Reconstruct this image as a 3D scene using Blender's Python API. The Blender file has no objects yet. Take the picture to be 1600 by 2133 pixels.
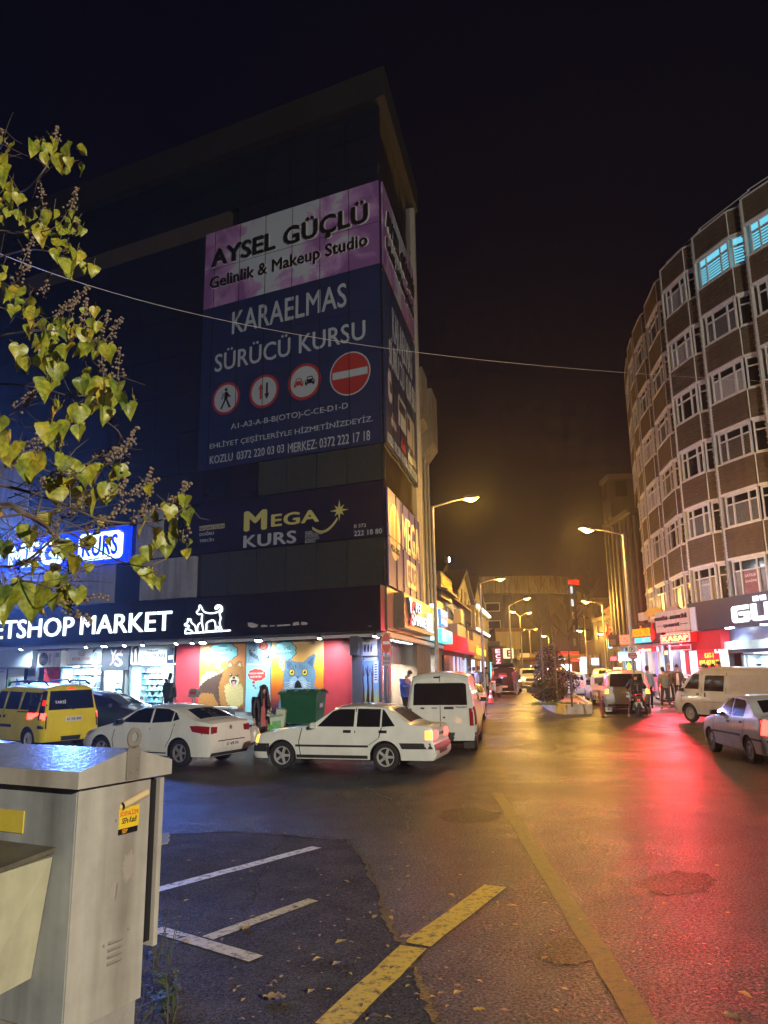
import bpy,bmesh,math,random
from mathutils import Vector,Matrix,noise as mnoise
from math import sin,cos,tan,pi,radians,atan2,sqrt,hypot,floor,exp
sc=bpy.context.scene
col=sc.collection
rnd=random.Random(7)

# ---------------------------------------------------------------- camera
FOC,PITCH,ROLL,EYE=1578.7,radians(12.04),radians(.843),1.98
FW=Vector((0,cos(PITCH),sin(PITCH)))
_rt=Vector((1,0,0))
_dn=FW.cross(_rt)
RT=cos(ROLL)*_rt+sin(ROLL)*_dn
DN=-sin(ROLL)*_rt+cos(ROLL)*_dn
cam=bpy.data.cameras.new('camera')
cam.sensor_fit='VERTICAL'
cam.sensor_height=24
cam.sensor_width=18
cam.lens=FOC/2133*24
cam.clip_end=2000
camo=bpy.data.objects.new('camera',cam)
col.objects.link(camo)
camo.matrix_world=Matrix(((RT.x,-DN.x,-FW.x,0),(RT.y,-DN.y,-FW.y,0),(RT.z,-DN.z,-FW.z,EYE),(0,0,0,1)))
sc.camera=camo

# ---------------------------------------------------------------- night sky
w=bpy.data.worlds.new('World')
sc.world=w
w.use_nodes=True
nt=w.node_tree
bgn=nt.nodes['Background']
sky=nt.nodes.new('ShaderNodeTexSky')
sky.sky_type='NISHITA'
sky.sun_disc=False
sky.sun_elevation=radians(-7)
sky.sun_rotation=radians(200)
mxs=nt.nodes.new('ShaderNodeMix')
mxs.data_type='RGBA'
mxs.blend_type='ADD'
mxs.inputs[0].default_value=1
nt.links.new(sky.outputs[0],mxs.inputs[6])
mxs.inputs[7].default_value=(.003,.0032,.010,1)
nt.links.new(mxs.outputs[2],bgn.inputs[0])
bgn.inputs[1].default_value=.085
vs=sc.view_settings
vs.view_transform='Standard'
vs.look='None'
vs.exposure=2.6
vs.gamma=1
cy=sc.cycles
cy.use_denoising=True
cy.max_bounces=5
cy.diffuse_bounces=2
cy.glossy_bounces=3
cy.transmission_bounces=4
cy.transparent_max_bounces=8
cy.volume_bounces=0
cy.sample_clamp_indirect=4
cy.sample_clamp_direct=30
cy.use_light_tree=True
cy.caustics_reflective=False
cy.caustics_refractive=False
cy.use_adaptive_sampling=True
cy.adaptive_threshold=0.015

# ---------------------------------------------------------------- helpers
def gz(y):
	"""height of the gently rising street"""
	t=min(y,120)-18
	if t<-3:
		return 0.0
	if t<3:
		return .015*(t+3)**2/12
	return .015*t
def ray(px,py):
	return RT*((px-800)/FOC)+DN*((py-1066.5)/FOC)+FW
def g(px,py,dz=0.0):
	"""ground point measured at a pixel of the photograph"""
	d=ray(px,py)
	z=dz
	y=20
	for _ in range(30):
		t=(z-EYE)/d.z
		y=max(2,min(118,d.y*t))
		z=gz(y)*.6+(z-dz)*.4+dz if _<20 else gz(y)+dz
	t=(z-EYE)/d.z
	return Vector((d.x*t,d.y*t,z))
def at(px,py,depth):
	d=ray(px,py)
	return Vector((0,0,EYE))+d*(depth/d.y)
MATS={}
def pm(name,c=(.5,.5,.5),r=.5,metal=0.,var=.14,vs=5.,bump=0.,bs=60.,coat=0.,em=None,es=0.,spec=.5,stain=0.,trans=0.,rvar=.0):
	"""procedural painted / plain surface with a little unevenness"""
	if name in MATS:
		return MATS[name]
	m=bpy.data.materials.new(name)
	m.use_nodes=True
	t=m.node_tree
	b=t.nodes['Principled BSDF']
	L=t.links.new
	tc=t.nodes.new('ShaderNodeTexCoord')
	b.inputs['Roughness'].default_value=r
	b.inputs['Metallic'].default_value=metal
	b.inputs['Specular IOR Level'].default_value=spec
	b.inputs['Coat Weight'].default_value=coat
	b.inputs['Coat Roughness'].default_value=.04
	b.inputs['Base Color'].default_value=(*c,1)
	if trans:
		b.inputs['Transmission Weight'].default_value=trans
	if var:
		n=t.nodes.new('ShaderNodeTexNoise')
		n.inputs['Scale'].default_value=vs
		n.inputs['Detail'].default_value=5
		n.inputs['Roughness'].default_value=.65
		L(tc.outputs['Object'],n.inputs['Vector'])
		x=t.nodes.new('ShaderNodeMix')
		x.data_type='RGBA'
		x.inputs[6].default_value=(*[max(0,k*(1-2*var))for k in c],1)
		x.inputs[7].default_value=(*[min(1,k*(1+1.6*var))for k in c],1)
		L(n.outputs[0],x.inputs[0])
		src=x.outputs[2]
		if stain:
			mp=t.nodes.new('ShaderNodeMapping')
			mp.inputs['Scale'].default_value=(3.2,3.2,.22)
			L(tc.outputs['Object'],mp.inputs['Vector'])
			n2=t.nodes.new('ShaderNodeTexNoise')
			n2.inputs['Scale'].default_value=1.3
			n2.inputs['Detail'].default_value=6
			L(mp.outputs[0],n2.inputs['Vector'])
			cr=t.nodes.new('ShaderNodeValToRGB')
			cr.color_ramp.elements[0].position=.42
			cr.color_ramp.elements[1].position=.7
			L(n2.outputs[0],cr.inputs[0])
			x2=t.nodes.new('ShaderNodeMix')
			x2.data_type='RGBA'
			x2.blend_type='MULTIPLY'
			L(src,x2.inputs[6])
			sf=t.nodes.new('ShaderNodeMath')
			sf.operation='MULTIPLY'
			sf.inputs[1].default_value=stain
			L(cr.outputs[0],sf.inputs[0])
			L(sf.outputs[0],x2.inputs[0])
			x2.inputs[7].default_value=(.28,.25,.22,1)
			src=x2.outputs[2]
		L(src,b.inputs['Base Color'])
		if rvar:
			mr=t.nodes.new('ShaderNodeMapRange')
			mr.inputs[1].default_value=.3
			mr.inputs[2].default_value=.7
			mr.inputs[3].default_value=max(.02,r-rvar)
			mr.inputs[4].default_value=min(1,r+rvar)
			L(n.outputs[0],mr.inputs[0])
			L(mr.outputs[0],b.inputs['Roughness'])
	if bump:
		n3=t.nodes.new('ShaderNodeTexNoise')
		n3.inputs['Scale'].default_value=bs
		n3.inputs['Detail'].default_value=3
		L(tc.outputs['Object'],n3.inputs['Vector'])
		bp=t.nodes.new('ShaderNodeBump')
		bp.inputs['Strength'].default_value=bump
		bp.inputs['Distance'].default_value=.02
		L(n3.outputs[0],bp.inputs['Height'])
		L(bp.outputs[0],b.inputs['Normal'])
	if em:
		b.inputs['Emission Color'].default_value=(*em,1)
		b.inputs['Emission Strength'].default_value=es
	MATS[name]=m
	return m
def glow(name,c,s):
	return pm(name,tuple(k*.5 for k in c),.4,var=0,em=c,es=s)
class MB:
	"""collects shapes into one mesh"""
	def __init__(self,M=None):
		self.v,self.f,self.m,self.c,self.M=[],[],[],0,M
	def add(self,vs_,fs,c=None):
		o=len(self.v)
		M=self.M
		self.v+=[tuple(M@Vector(p))if M else tuple(p)for p in vs_]
		self.f+=[tuple(i+o for i in q)for q in fs]
		self.m+=[self.c if c is None else c]*len(fs)
		return self
	def bx(self,x0,x1,y0,y1,z0,z1,c=None):
		return self.add([(x0,y0,z0),(x1,y0,z0),(x1,y1,z0),(x0,y1,z0),(x0,y0,z1),(x1,y0,z1),(x1,y1,z1),(x0,y1,z1)],[(0,3,2,1),(4,5,6,7),(0,1,5,4),(1,2,6,5),(2,3,7,6),(3,0,4,7)],c)
	def hexa(self,p,c=None):
		return self.add(p,[(0,3,2,1),(4,5,6,7),(0,1,5,4),(1,2,6,5),(2,3,7,6),(3,0,4,7)],c)
	def quad(self,a,b,c_,d,c=None):
		return self.add([a,b,c_,d],[(0,1,2,3)],c)
	def plate(self,pts,y0,y1,c=None):
		"""polygon given in (x,z), solid between y0 (front) and y1 (back)"""
		n=len(pts)
		A=sum(pts[i][0]*pts[(i+1)%n][1]-pts[(i+1)%n][0]*pts[i][1]for i in range(n))
		if A<0:
			pts=pts[::-1]
		vs_=[(x,y0,z)for x,z in pts]+[(x,y1,z)for x,z in pts]
		fs=[tuple(range(n)),tuple(range(2*n-1,n-1,-1))]+[(i,i+n,(i+1)%n+n,(i+1)%n)for i in range(n)]
		return self.add(vs_,fs,c)
	def slab(self,pts,z0,z1,c=None):
		"""polygon in (x,y), solid between z0 and z1"""
		n=len(pts)
		A=sum(pts[i][0]*pts[(i+1)%n][1]-pts[(i+1)%n][0]*pts[i][1]for i in range(n))
		if A<0:
			pts=pts[::-1]
		vs_=[(x,y,z0)for x,y in pts]+[(x,y,z1)for x,y in pts]
		fs=[tuple(range(n-1,-1,-1)),tuple(range(n,2*n))]+[(i,(i+1)%n,(i+1)%n+n,i+n)for i in range(n)]
		return self.add(vs_,fs,c)
	def tube(self,pts,r,n=8,c=None,caps=True):
		pts=[Vector(p)for p in pts]
		k=len(pts)
		rs=r if isinstance(r,(list,tuple))else[r]*k
		vs_,fs=[],[]
		ref=None
		for i,p in enumerate(pts):
			d=(pts[min(i+1,k-1)]-pts[max(i-1,0)])
			if d.length<1e-9:
				d=Vector((0,0,1))
			d.normalize()
			if ref is None:
				ref=Vector((0,0,1))if abs(d.z)<.9 else Vector((1,0,0))
			a=(ref-d*ref.dot(d))
			if a.length<1e-6:
				a=d.orthogonal()
			a.normalize()
			ref=a
			b=d.cross(a)
			for j in range(n):
				t=2*pi*j/n
				vs_.append(p+(a*cos(t)+b*sin(t))*rs[i])
		for i in range(k-1):
			for j in range(n):
				fs.append((i*n+j,i*n+(j+1)%n,(i+1)*n+(j+1)%n,(i+1)*n+j))
		if caps:
			fs.append(tuple(range(n-1,-1,-1)))
			fs.append(tuple(range((k-1)*n,k*n)))
		return self.add(vs_,fs,c)
	def lathe(self,prof,ctr=(0,0,0),n=16,axis='z',c=None,caps=True):
		"""profile of (radius, height)"""
		vs_,fs=[],[]
		k=len(prof)
		for r,h in prof:
			for j in range(n):
				t=2*pi*j/n
				x,y=r*cos(t),r*sin(t)
				p=(x,y,h)if axis=='z' else((h,x,y)if axis=='x' else(y,h,x))
				vs_.append((p[0]+ctr[0],p[1]+ctr[1],p[2]+ctr[2]))
		for i in range(k-1):
			for j in range(n):
				fs.append((i*n+j,i*n+(j+1)%n,(i+1)*n+(j+1)%n,(i+1)*n+j))
		if caps:
			fs.append(tuple(range(n-1,-1,-1)))
			fs.append(tuple(range((k-1)*n,k*n)))
		return self.add(vs_,fs,c)
	def ball(self,ctr,r,n=8,c=None):
		rx,ry,rz=r if isinstance(r,(tuple,list))else(r,r,r)
		vs_,fs=[],[]
		h=n//2+1
		for i in range(h+1):
			a=pi*i/h-pi/2
			for j in range(n):
				t=2*pi*j/n
				vs_.append((ctr[0]+rx*cos(a)*cos(t),ctr[1]+ry*cos(a)*sin(t),ctr[2]+rz*sin(a)))
		for i in range(h):
			for j in range(n):
				fs.append((i*n+j,i*n+(j+1)%n,(i+1)*n+(j+1)%n,(i+1)*n+j))
		return self.add(vs_,fs,c)
	def build(self,name,mats,parent=None,smooth=None,loc=None):
		me=bpy.data.meshes.new(name)
		me.from_pydata(self.v,[],self.f)
		for m in(mats if isinstance(mats,(list,tuple))else[mats]):
			me.materials.append(m)
		me.polygons.foreach_set('material_index',self.m)
		me.validate()
		if smooth is not None:
			me.polygons.foreach_set('use_smooth',[True]*len(me.polygons))
			me.set_sharp_from_angle(angle=radians(smooth))
		me.update()
		o=bpy.data.objects.new(name,me)
		col.objects.link(o)
		if parent:
			o.parent=parent
		if loc is not None:
			o.location=loc
		return o
def tag(o,label=None,cat=None,group=None,kind=None):
	if label:
		o['label']=label
	if cat:
		o['category']=cat
	if group:
		o['group']=group
	if kind:
		o['kind']=kind
	return o
def thing(name,label,cat,loc=(0,0,0),rz=0.,group=None,rot=None):
	o=bpy.data.objects.new(name,None)
	o.empty_display_size=.2
	col.objects.link(o)
	o.location=loc
	o.rotation_euler=rot if rot is not None else(0,0,rz)
	return tag(o,label,cat,group)
def copy_tree(o,parent=None):
	c=o.copy()
	col.objects.link(c)
	if parent:
		c.parent=parent
	for ch in list(o.children):
		copy_tree(ch,c)
	return c
_TX={}
def textmesh(s,bold=0.,shear=0.):
	k=(s,bold,shear)
	if k in _TX:
		return _TX[k]
	cu=bpy.data.curves.new('t','FONT')
	cu.body=s
	cu.extrude=.05
	cu.shear=shear
	cu.resolution_u=3
	cu.space_character=1.0+bold*2.5
	o=bpy.data.objects.new('t',cu)
	col.objects.link(o)
	dg=bpy.context.evaluated_depsgraph_get()
	ev=o.evaluated_get(dg)
	me=ev.to_mesh()
	vs_=[tuple(v.co)for v in me.vertices]
	fs=[tuple(p.vertices)for p in me.polygons]
	ev.to_mesh_clear()
	bpy.data.objects.remove(o)
	bpy.data.curves.remove(cu)
	if bold:
		V0,F0=vs_,fs
		n_=len(V0)
		vs_,fs=list(V0),list(F0)
		for i,(dx,dy)in enumerate(((bold,0),(-bold,0),(0,bold*.7),(0,-bold*.7))):
			q=.97-.03*i
			fs=fs+[tuple(j+n_*(i+1)for j in f)for f in F0]
			vs_=vs_+[(x+dx,y+dy,z*q)for x,y,z in V0]
	_TX[k]=(vs_,fs)
	return vs_,fs
def addtext(mb,s,x0,z0,x1,z1,y=0.,d=.02,bold=0.,shear=0.,c=None,fn=None):
	"""lettering filling the box x0..x1, z0..z1 (front face at y-d)"""
	vs_,fs=textmesh(s,bold,shear)
	if not vs_:
		return mb
	ax,bx_=min(v[0]for v in vs_),max(v[0]for v in vs_)
	az,bz=min(v[1]for v in vs_),max(v[1]for v in vs_)
	kx,kz=(x1-x0)/max(1e-6,bx_-ax),(z1-z0)/max(1e-6,bz-az)
	out=[]
	for v in vs_:
		p=(x0+(v[0]-ax)*kx,y-d*(v[2]+.05)/.1,z0+(v[1]-az)*kz)
		out.append(fn(p)if fn else p)
	return mb.add(out,fs,c)
def text(parent,s,x0,z0,x1,z1,m,y=0.,d=.02,bold=0.,shear=0.,name='lettering'):
	return addtext(MB(),s,x0,z0,x1,z1,y,d,bold,shear).build(name,m,parent)
class Frame:
	"""a wall plane: x runs along it to the viewer's right, z up, -y out of the wall"""
	def __init__(self,O,ang):
		self.O=Vector(O)
		self.rz=ang
		self.u=Vector((cos(ang),sin(ang),0))
		self.n=Vector((sin(ang),-cos(ang),0))
	def w(self,s,z,off=0.):
		return self.O+self.u*s+Vector((0,0,z))+self.n*off
	def px(self,x,y,off=0.):
		d=ray(x,y)
		o=self.O+self.n*off-Vector((0,0,EYE))
		t=o.dot(self.n)/d.dot(self.n)
		p=d*t+Vector((0,0,EYE))-self.O-self.n*off
		return p.dot(self.u),p.z
	def rect(self,a,b,off=0.):
		"""(left-bottom pixel, right-top pixel) -> s0, z0, s1, z1"""
		s0,z0=self.px(*a,off)
		s1,z1=self.px(*b,off)
		return s0,z0,s1,z1
	def thing(self,name,label,cat,s,z,off=0.,group=None):
		return thing(name,label,cat,self.w(s,z,off),self.rz,group)
def frame_from(p,q):
	"""frame through two ground points, viewer sees p on the left"""
	d=Vector(q)-Vector(p)
	return Frame((p[0],p[1],0),atan2(d.y,d.x))
def lamp(parent,kind,loc,power,colr,size=.2,rot=(0,0,0),spot=None,name='light'):
	L=bpy.data.lights.new(name,kind)
	L.energy=power
	L.color=colr
	if kind=='AREA':
		L.shape='DISK'
		L.size=size
	elif kind=='SPOT':
		L.spot_size=radians(spot or 120)
		L.spot_blend=1
		L.shadow_soft_size=size
	else:
		L.shadow_soft_size=size
	o=bpy.data.objects.new(name,L)
	col.objects.link(o)
	o.location=loc
	o.rotation_euler=rot
	if parent:
		o.parent=parent
	return o
def face_mesh(fn,nu,nv):
	"""grid of fn(u,v) for u,v in 0..1"""
	vs_=[fn(i/nu,j/nv)for j in range(nv+1)for i in range(nu+1)]
	fs=[(j*(nu+1)+i,j*(nu+1)+i+1,(j+1)*(nu+1)+i+1,(j+1)*(nu+1)+i)for j in range(nv)for i in range(nu)]
	return vs_,fs
SODIUM=(1.0,.53,.09)
WHITE=pm('white paint',(.75,.75,.73),.45)
BLACK=pm('black plastic',(.012,.012,.013),.45)
DGREY=pm('dark grey metal',(.05,.05,.055),.45)
STEEL=pm('galvanised steel',(.34,.34,.33),.4,metal=.7,rvar=.15)

# ================================================================ GROUND
def asphalt(name,c,wet,tint=(1,1,1),grain=110.,puddle=.5,dry=.12):
	m=bpy.data.materials.new(name)
	m.use_nodes=True
	t=m.node_tree
	b=t.nodes['Principled BSDF']
	L=t.links.new
	tc=t.nodes.new('ShaderNodeTexCoord')
	def nz(scale,detail=4,rough=.6):
		n=t.nodes.new('ShaderNodeTexNoise')
		n.inputs['Scale'].default_value=scale
		n.inputs['Detail'].default_value=detail
		n.inputs['Roughness'].default_value=rough
		L(tc.outputs['Object'],n.inputs['Vector'])
		return n.outputs[0]
	def ramp(src,a,b_,v0=0.,v1=1.):
		r=t.nodes.new('ShaderNodeMapRange')
		r.inputs[1].default_value,r.inputs[2].default_value=a,b_
		r.inputs[3].default_value,r.inputs[4].default_value=v0,v1
		L(src,r.inputs[0])
		return r.outputs[0]
	big,mid,fine=nz(.32,5,.6),nz(2.2,6,.7),nz(grain,2,.7)
	gl=nz(26,5,.95)
	mx=t.nodes.new('ShaderNodeMix')
	mx.data_type='RGBA'
	mx.inputs[6].default_value=(*[k*.5 for k in c],1)
	mx.inputs[7].default_value=(*[k*1.5 for k in c],1)
	L(ramp(mid,.3,.7),mx.inputs[0])
	m2=t.nodes.new('ShaderNodeMix')
	m2.data_type='RGBA'
	m2.blend_type='MULTIPLY'
	m2.inputs[0].default_value=.85
	L(mx.outputs[2],m2.inputs[6])
	cr=t.nodes.new('ShaderNodeCombineColor')
	gr=ramp(fine,.35,.65,.15,2.1)
	for i in range(3):
		L(gr,cr.inputs[i])
	L(cr.outputs[0],m2.inputs[7])
	L(m2.outputs[2],b.inputs['Base Color'])
	rg=ramp(big,.38,.62,wet[0],wet[1])
	ad=t.nodes.new('ShaderNodeMath')
	ad.operation='ADD'
	L(rg,ad.inputs[0])
	L(ramp(gl,.3,.7,.16,-.1),ad.inputs[1])
	L(ad.outputs[0],b.inputs['Roughness'])
	b.inputs['Specular IOR Level'].default_value=.5
	L(ramp(gl,.36,.66,.06,1.0),b.inputs['Specular IOR Level'])
	gb=nz(75,3,.9)
	b1=t.nodes.new('ShaderNodeBump')
	b1.inputs['Strength'].default_value=puddle
	b1.inputs['Distance'].default_value=.012
	L(gb,b1.inputs['Height'])
	b2=t.nodes.new('ShaderNodeBump')
	b2.inputs['Strength'].default_value=.12
	b2.inputs['Distance'].default_value=.02
	L(mid,b2.inputs['Height'])
	L(b1.outputs[0],b2.inputs['Normal'])
	L(b2.outputs[0],b.inputs['Normal'])
	df=t.nodes.new('ShaderNodeBsdfDiffuse')
	L(m2.outputs[2],df.inputs[0])
	ms=t.nodes.new('ShaderNodeMixShader')
	gm2=nz(44,4,.85)
	L(ramp(gm2,.4,.62,dry,1.0),ms.inputs[0])
	L(df.outputs[0],ms.inputs[1])
	L(b.outputs[0],ms.inputs[2])
	L(ms.outputs[0],t.nodes['Material Output'].inputs[0])
	return m
M_ROAD=asphalt('wet asphalt',(.034,.033,.032),(.2,.36),puddle=.9)
M_APRON=asphalt('old asphalt',(.046,.041,.035),(.6,.85),puddle=.85)
M_PAVE=pm('paving concrete',(.16,.155,.15),.45,var=.25,vs=3,bump=.15,bs=40,rvar=.15)
M_KERB=pm('kerb concrete',(.3,.29,.27),.7,var=.3,vs=4,bump=.2)
mb=MB()
ys=[-30,-10,0,4,8,12]+[14+i*.75 for i in range(17)]+[28,34,40,50,60,75,90,105,120,160,260,600]
xs=[-300,-120,-60,-30,-15,-8,-4,0,4,8,12,16,22,30,60,120,300]
vs_=[(x,y,gz(y))for y in ys for x in xs]
nx=len(xs)
mb.add(vs_,[(j*nx+i,j*nx+i+1,(j+1)*nx+i+1,(j+1)*nx+i)for j in range(len(ys)-1)for i in range(nx-1)])
tag(mb.build('road',M_ROAD,smooth=40),kind='structure')
def ground_sheet(name,pix,mat,dz,world=False,sub=1):
	pts=[Vector(p)if world else g(*p)for p in pix]
	m_=MB()
	m_.add([(p.x,p.y,gz(p.y)+dz)for p in pts],[tuple(range(len(pts)))])
	o=m_.build(name,mat)
	return tag(o,kind='structure')
SEAM=[(360,1737),(480,1733),(600,1740),(690,1750),(722,1748),(735,1770),(760,1797),(775,1830),(792,1870),(803,1905),(812,1937),(835,1965),(852,1988),(868,2030),(880,2060),(900,2112),(930,2200)]
sp=[g(*p)for p in SEAM]
poly=[(p.x,p.y)for p in sp]+[(.6,2.5),(.6,-8),(-14,-8),(-14,10.6)]
ground_sheet('parking_apron',[(x,y,0)for x,y in poly],M_APRON,.004,world=True)
mb=MB()
rr=random.Random(3)
pts=[]
for a,b in zip(sp[:-1],sp[1:]):
	for k in range(5):
		p=a.lerp(b,k/5)
		pts.append(Vector((p.x+rr.uniform(-.03,.03),p.y+rr.uniform(-.03,.03),0)))
L_,R_=[],[]
for i,p in enumerate(pts):
	d=(pts[min(i+1,len(pts)-1)]-pts[max(i-1,0)]).normalized()
	n_=Vector((-d.y,d.x,0))
	wd=rr.uniform(.008,.035)
	L_.append(p+n_*wd)
	R_.append(p-n_*wd)
k=len(pts)
mb.add([(p.x,p.y,.0085)for p in L_+R_],[(i,i+1,k+i+1,k+i)for i in range(k-1)])
tag(mb.build('road_crack',pm('tar crack',(.006,.006,.006),.35,bump=.5,bs=50)),kind='structure')
def worn_paint(name,c):
	m=bpy.data.materials.new(name)
	m.use_nodes=True
	t=m.node_tree
	b=t.nodes['Principled BSDF']
	L=t.links.new
	tc=t.nodes.new('ShaderNodeTexCoord')
	n=t.nodes.new('ShaderNodeTexNoise')
	n.inputs['Scale'].default_value=14
	n.inputs['Detail'].default_value=9
	n.inputs['Roughness'].default_value=.8
	L(tc.outputs['Object'],n.inputs['Vector'])
	cr=t.nodes.new('ShaderNodeValToRGB')
	cr.color_ramp.elements[0].position=.38
	cr.color_ramp.elements[0].color=(.035,.033,.03,1)
	cr.color_ramp.elements[1].position=.5
	cr.color_ramp.elements[1].color=(*c,1)
	L(n.outputs[0],cr.inputs[0])
	L(cr.outputs[0],b.inputs['Base Color'])
	b.inputs['Roughness'].default_value=.5
	vo=t.nodes.new('ShaderNodeTexVoronoi')
	vo.inputs['Scale'].default_value=90
	L(tc.outputs['Object'],vo.inputs['Vector'])
	b1=t.nodes.new('ShaderNodeBump')
	b1.inputs['Strength'].default_value=.6
	b1.inputs['Distance'].default_value=.006
	L(vo.outputs['Distance'],b1.inputs['Height'])
	L(b1.outputs[0],b.inputs['Normal'])
	return m
M_YEL=worn_paint('worn yellow road paint',(.62,.42,.03))
M_WHT=worn_paint('worn white road paint',(.8,.8,.78))
M_YFADE=worn_paint('faded yellow road paint',(.14,.105,.02))
M_YPALE=worn_paint('pale yellow road paint',(.62,.54,.28))
def strip(name,a,b,wa,mat,dz=.009):
	a,b=g(*a),g(*b)
	d=(b-a)
	n=max(2,int(d.length/.25))
	e=d.normalized()
	nn=Vector((-e.y,e.x,0))
	m_=MB()
	L_,R_=[],[]
	r_=random.Random(len(name)+n)
	for i in range(n+1):
		p=a+d*(i/n)
		j=r_.uniform(-.008,.008)
		L_.append(p+nn*(wa/2+j))
		R_.append(p-nn*(wa/2-j))
	k=n+1
	m_.add([(p.x,p.y,gz(p.y)+dz)for p in L_+R_],[(i,k+i,k+i+1,i+1)for i in range(n)])
	return tag(m_.build(name,mat),kind='structure')
strip('parking_line',(690,2140),(862,1975),.21,M_YEL)
strip('parking_line',(868,1968),(1032,1846),.22,M_YEL,dz=.004)
strip('edge_line',(1036,1652),(1345,2140),.17,M_YFADE,dz=.003)
strip('parking_line',(318,1858),(660,1766),.15,M_WHT)
strip('parking_line',(432,1956),(652,1876),.13,M_YPALE)
strip('parking_line',(325,1938),(534,2000),.14,M_YPALE,dz=.011)
a=g(318,1765);b=g(322,1742);c=g(382,1752)
mb=MB()
u=(c-a);v=(b-a)
for i in range(12):
	for j in range(5):
		s0,t0=(i+.05+(.5 if j%2 else 0))/12,(j+.06)/5
		s1,t1=s0+.9/12,t0+.88/5
		P=[a+u*s+v*t for s,t in((s0-.5,t0),(s1-.5,t0),(s1-.5,t1),(s0-.5,t1))]
		mb.add([(p.x,p.y,.004)for p in P]+[(p.x,p.y,.016)for p in P],[(4,5,6,7),(0,1,5,4),(1,2,6,5),(2,3,7,6),(3,0,4,7)])
tag(mb.build('paver_patch',pm('paver bricks',(.3,.3,.3),.35)),kind='structure')
M_PATCH=asphalt('patched asphalt',(.022,.021,.02),(.3,.5),puddle=.8)
r_=random.Random(15)
for cx,cy,rx,ry,sd in((1120,1556,46,9,1),(1330,1532,60,6,2),(980,1700,70,16,3),(1420,1840,80,26,4),(1180,1985,60,30,5)):
	q=random.Random(sd)
	n_=22
	ground_sheet('road_patch',[(cx+rx*cos(2*pi*i/n_)*q.uniform(.75,1.1),cy+ry*sin(2*pi*i/n_)*q.uniform(.75,1.1))for i in range(n_)],M_PATCH,.0025)
for pts_ in([(1020,1560),(1100,1548),(1180,1556),(1300,1540),(1420,1546)],[(930,1640),(1010,1625),(1120,1632),(1260,1618)],[(760,1640),(820,1668),(850,1690),(846,1740)],[(1240,1800),(1330,1850),(1500,1880)],[(600,1740),(560,1790),(540,1850),(500,1900)]):
	q=random.Random(len(pts_)+pts_[0][0])
	P_=[g(*p)for p in pts_]
	L_,R_=[],[]
	for a,b in zip(P_[:-1],P_[1:]):
		for k in range(8):
			p=a.lerp(b,k/8)
			d=(b-a).normalized()
			n_=Vector((-d.y,d.x,0))
			p=p+n_*q.uniform(-.06,.06)
			wd=q.uniform(.003,.014)
			L_.append(p+n_*wd)
			R_.append(p-n_*wd)
	k=len(L_)
	mb=MB()
	mb.add([(p.x,p.y,gz(p.y)+.0085)for p in L_+R_],[(i,i+1,k+i+1,k+i)for i in range(k-1)])
	tag(mb.build('road_crack',MATS['tar crack']),kind='structure')

# ================================================================ DARK OFFICE BUILDING
CX,CY=.0424,28.0
F1=Frame((CX,CY,0),radians(-25.44))
F2=Frame((CX,CY,0),radians(78.24))
def mat_of(F):
	return Matrix.Translation(F.O)@Matrix.Rotation(F.rz,4,'Z')
M12=mat_of(F1).inverted()@mat_of(F2)
M_GLASS=pm('tinted curtain glass',(.008,.013,.028),.16,var=.3,vs=.8,bump=.03,bs=1.2,spec=.55)
M_GLASSB=pm('brown tinted glass',(.03,.026,.02),.12,var=.3,vs=.8,bump=.05,bs=1.5,spec=.8)
M_CORE=pm('black cladding',(.012,.013,.018),.4)
M_BLIND=pm('window blinds',(.03,.04,.042),.35,var=.3)
M_GPANEL=pm('grey stained cladding',(.3,.31,.34),.5,var=.12,stain=.5)
M_CREAM=pm('cream cladding strip',(.055,.047,.042),.5,var=.2)
M_PARA=pm('grey parapet',(.018,.02,.025),.55,var=.2,stain=.4)
M_WEDGE=pm('white edge strip',(.3,.28,.26),.5,var=.15)
office=F1.thing('office_building','dark glass clad corner office block carrying the big banners','building',0,0)
mb=MB()
o2=M12@Vector((7.75,0,0))
core=[(-27,.25),(-.12,.25),(o2.x-.1,o2.y),(-27+o2.x,o2.y+3)]
mb.slab([(x,y)for x,y in core],3.3,26.0)
mb.build('wall',M_CORE,office)
edges=[0,-1.62,-3.02,-4.42,-5.82,-7.22,-8.62]
while edges[-1]>-26:
	edges.append(edges[-1]-1.45)
rows=[5.2,7.03,9.22,10.69,12.6,14.5,16.4,18.27,20.2,22.06,22.96,24.4,25.7]
def panels(es,M,skip,mb_,col_of):
	r_=random.Random(5)
	for i in range(len(es)-1):
		x1,x0=max(es[i],es[i+1]),min(es[i],es[i+1])
		for j in range(len(rows)-1):
			z0,z1=rows[j],rows[j+1]
			if skip(x0,x1,z0,z1):
				continue
			t=r_.uniform(-.012,.012),r_.uniform(-.012,.012)
			P=[(x0+.02,0+t[0],z0+.02),(x1-.02,0-t[0],z0+.02),(x1-.02,t[1],z1-.02),(x0+.02,-t[1],z1-.02)]
			P+=[(p[0],.12,p[2])for p in P]
			P=[M@Vector(p)for p in P]if M else P
			mb_.add(P,[(0,1,2,3),(0,4,5,1),(1,5,6,2),(2,6,7,3),(3,7,4,0)],col_of(x0,z0))
mb=MB()
panels(edges,None,lambda x0,x1,z0,z1:(22<z0<22.5 and x1<-7.2)or(z0<7 and(-12.2<x0 and x1<-8.4 or-16.5<x0 and x1<-13.1 or-20.9<x0 and x1<-17.4)),mb,lambda x,z:1 if(z<7 and x>-8.7 or 9<z<10 and x>-6)else 0)
mb.build('curtain_wall',[M_GLASS,M_BLIND],office)
mb=MB()
panels([0,1.55,3.05,4.55,6.05,7.5],M12,lambda x0,x1,z0,z1:False,mb,lambda x,z:0)
mb.build('curtain_wall',M_GLASSB,office)
mb=MB()
x=-7.66
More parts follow.
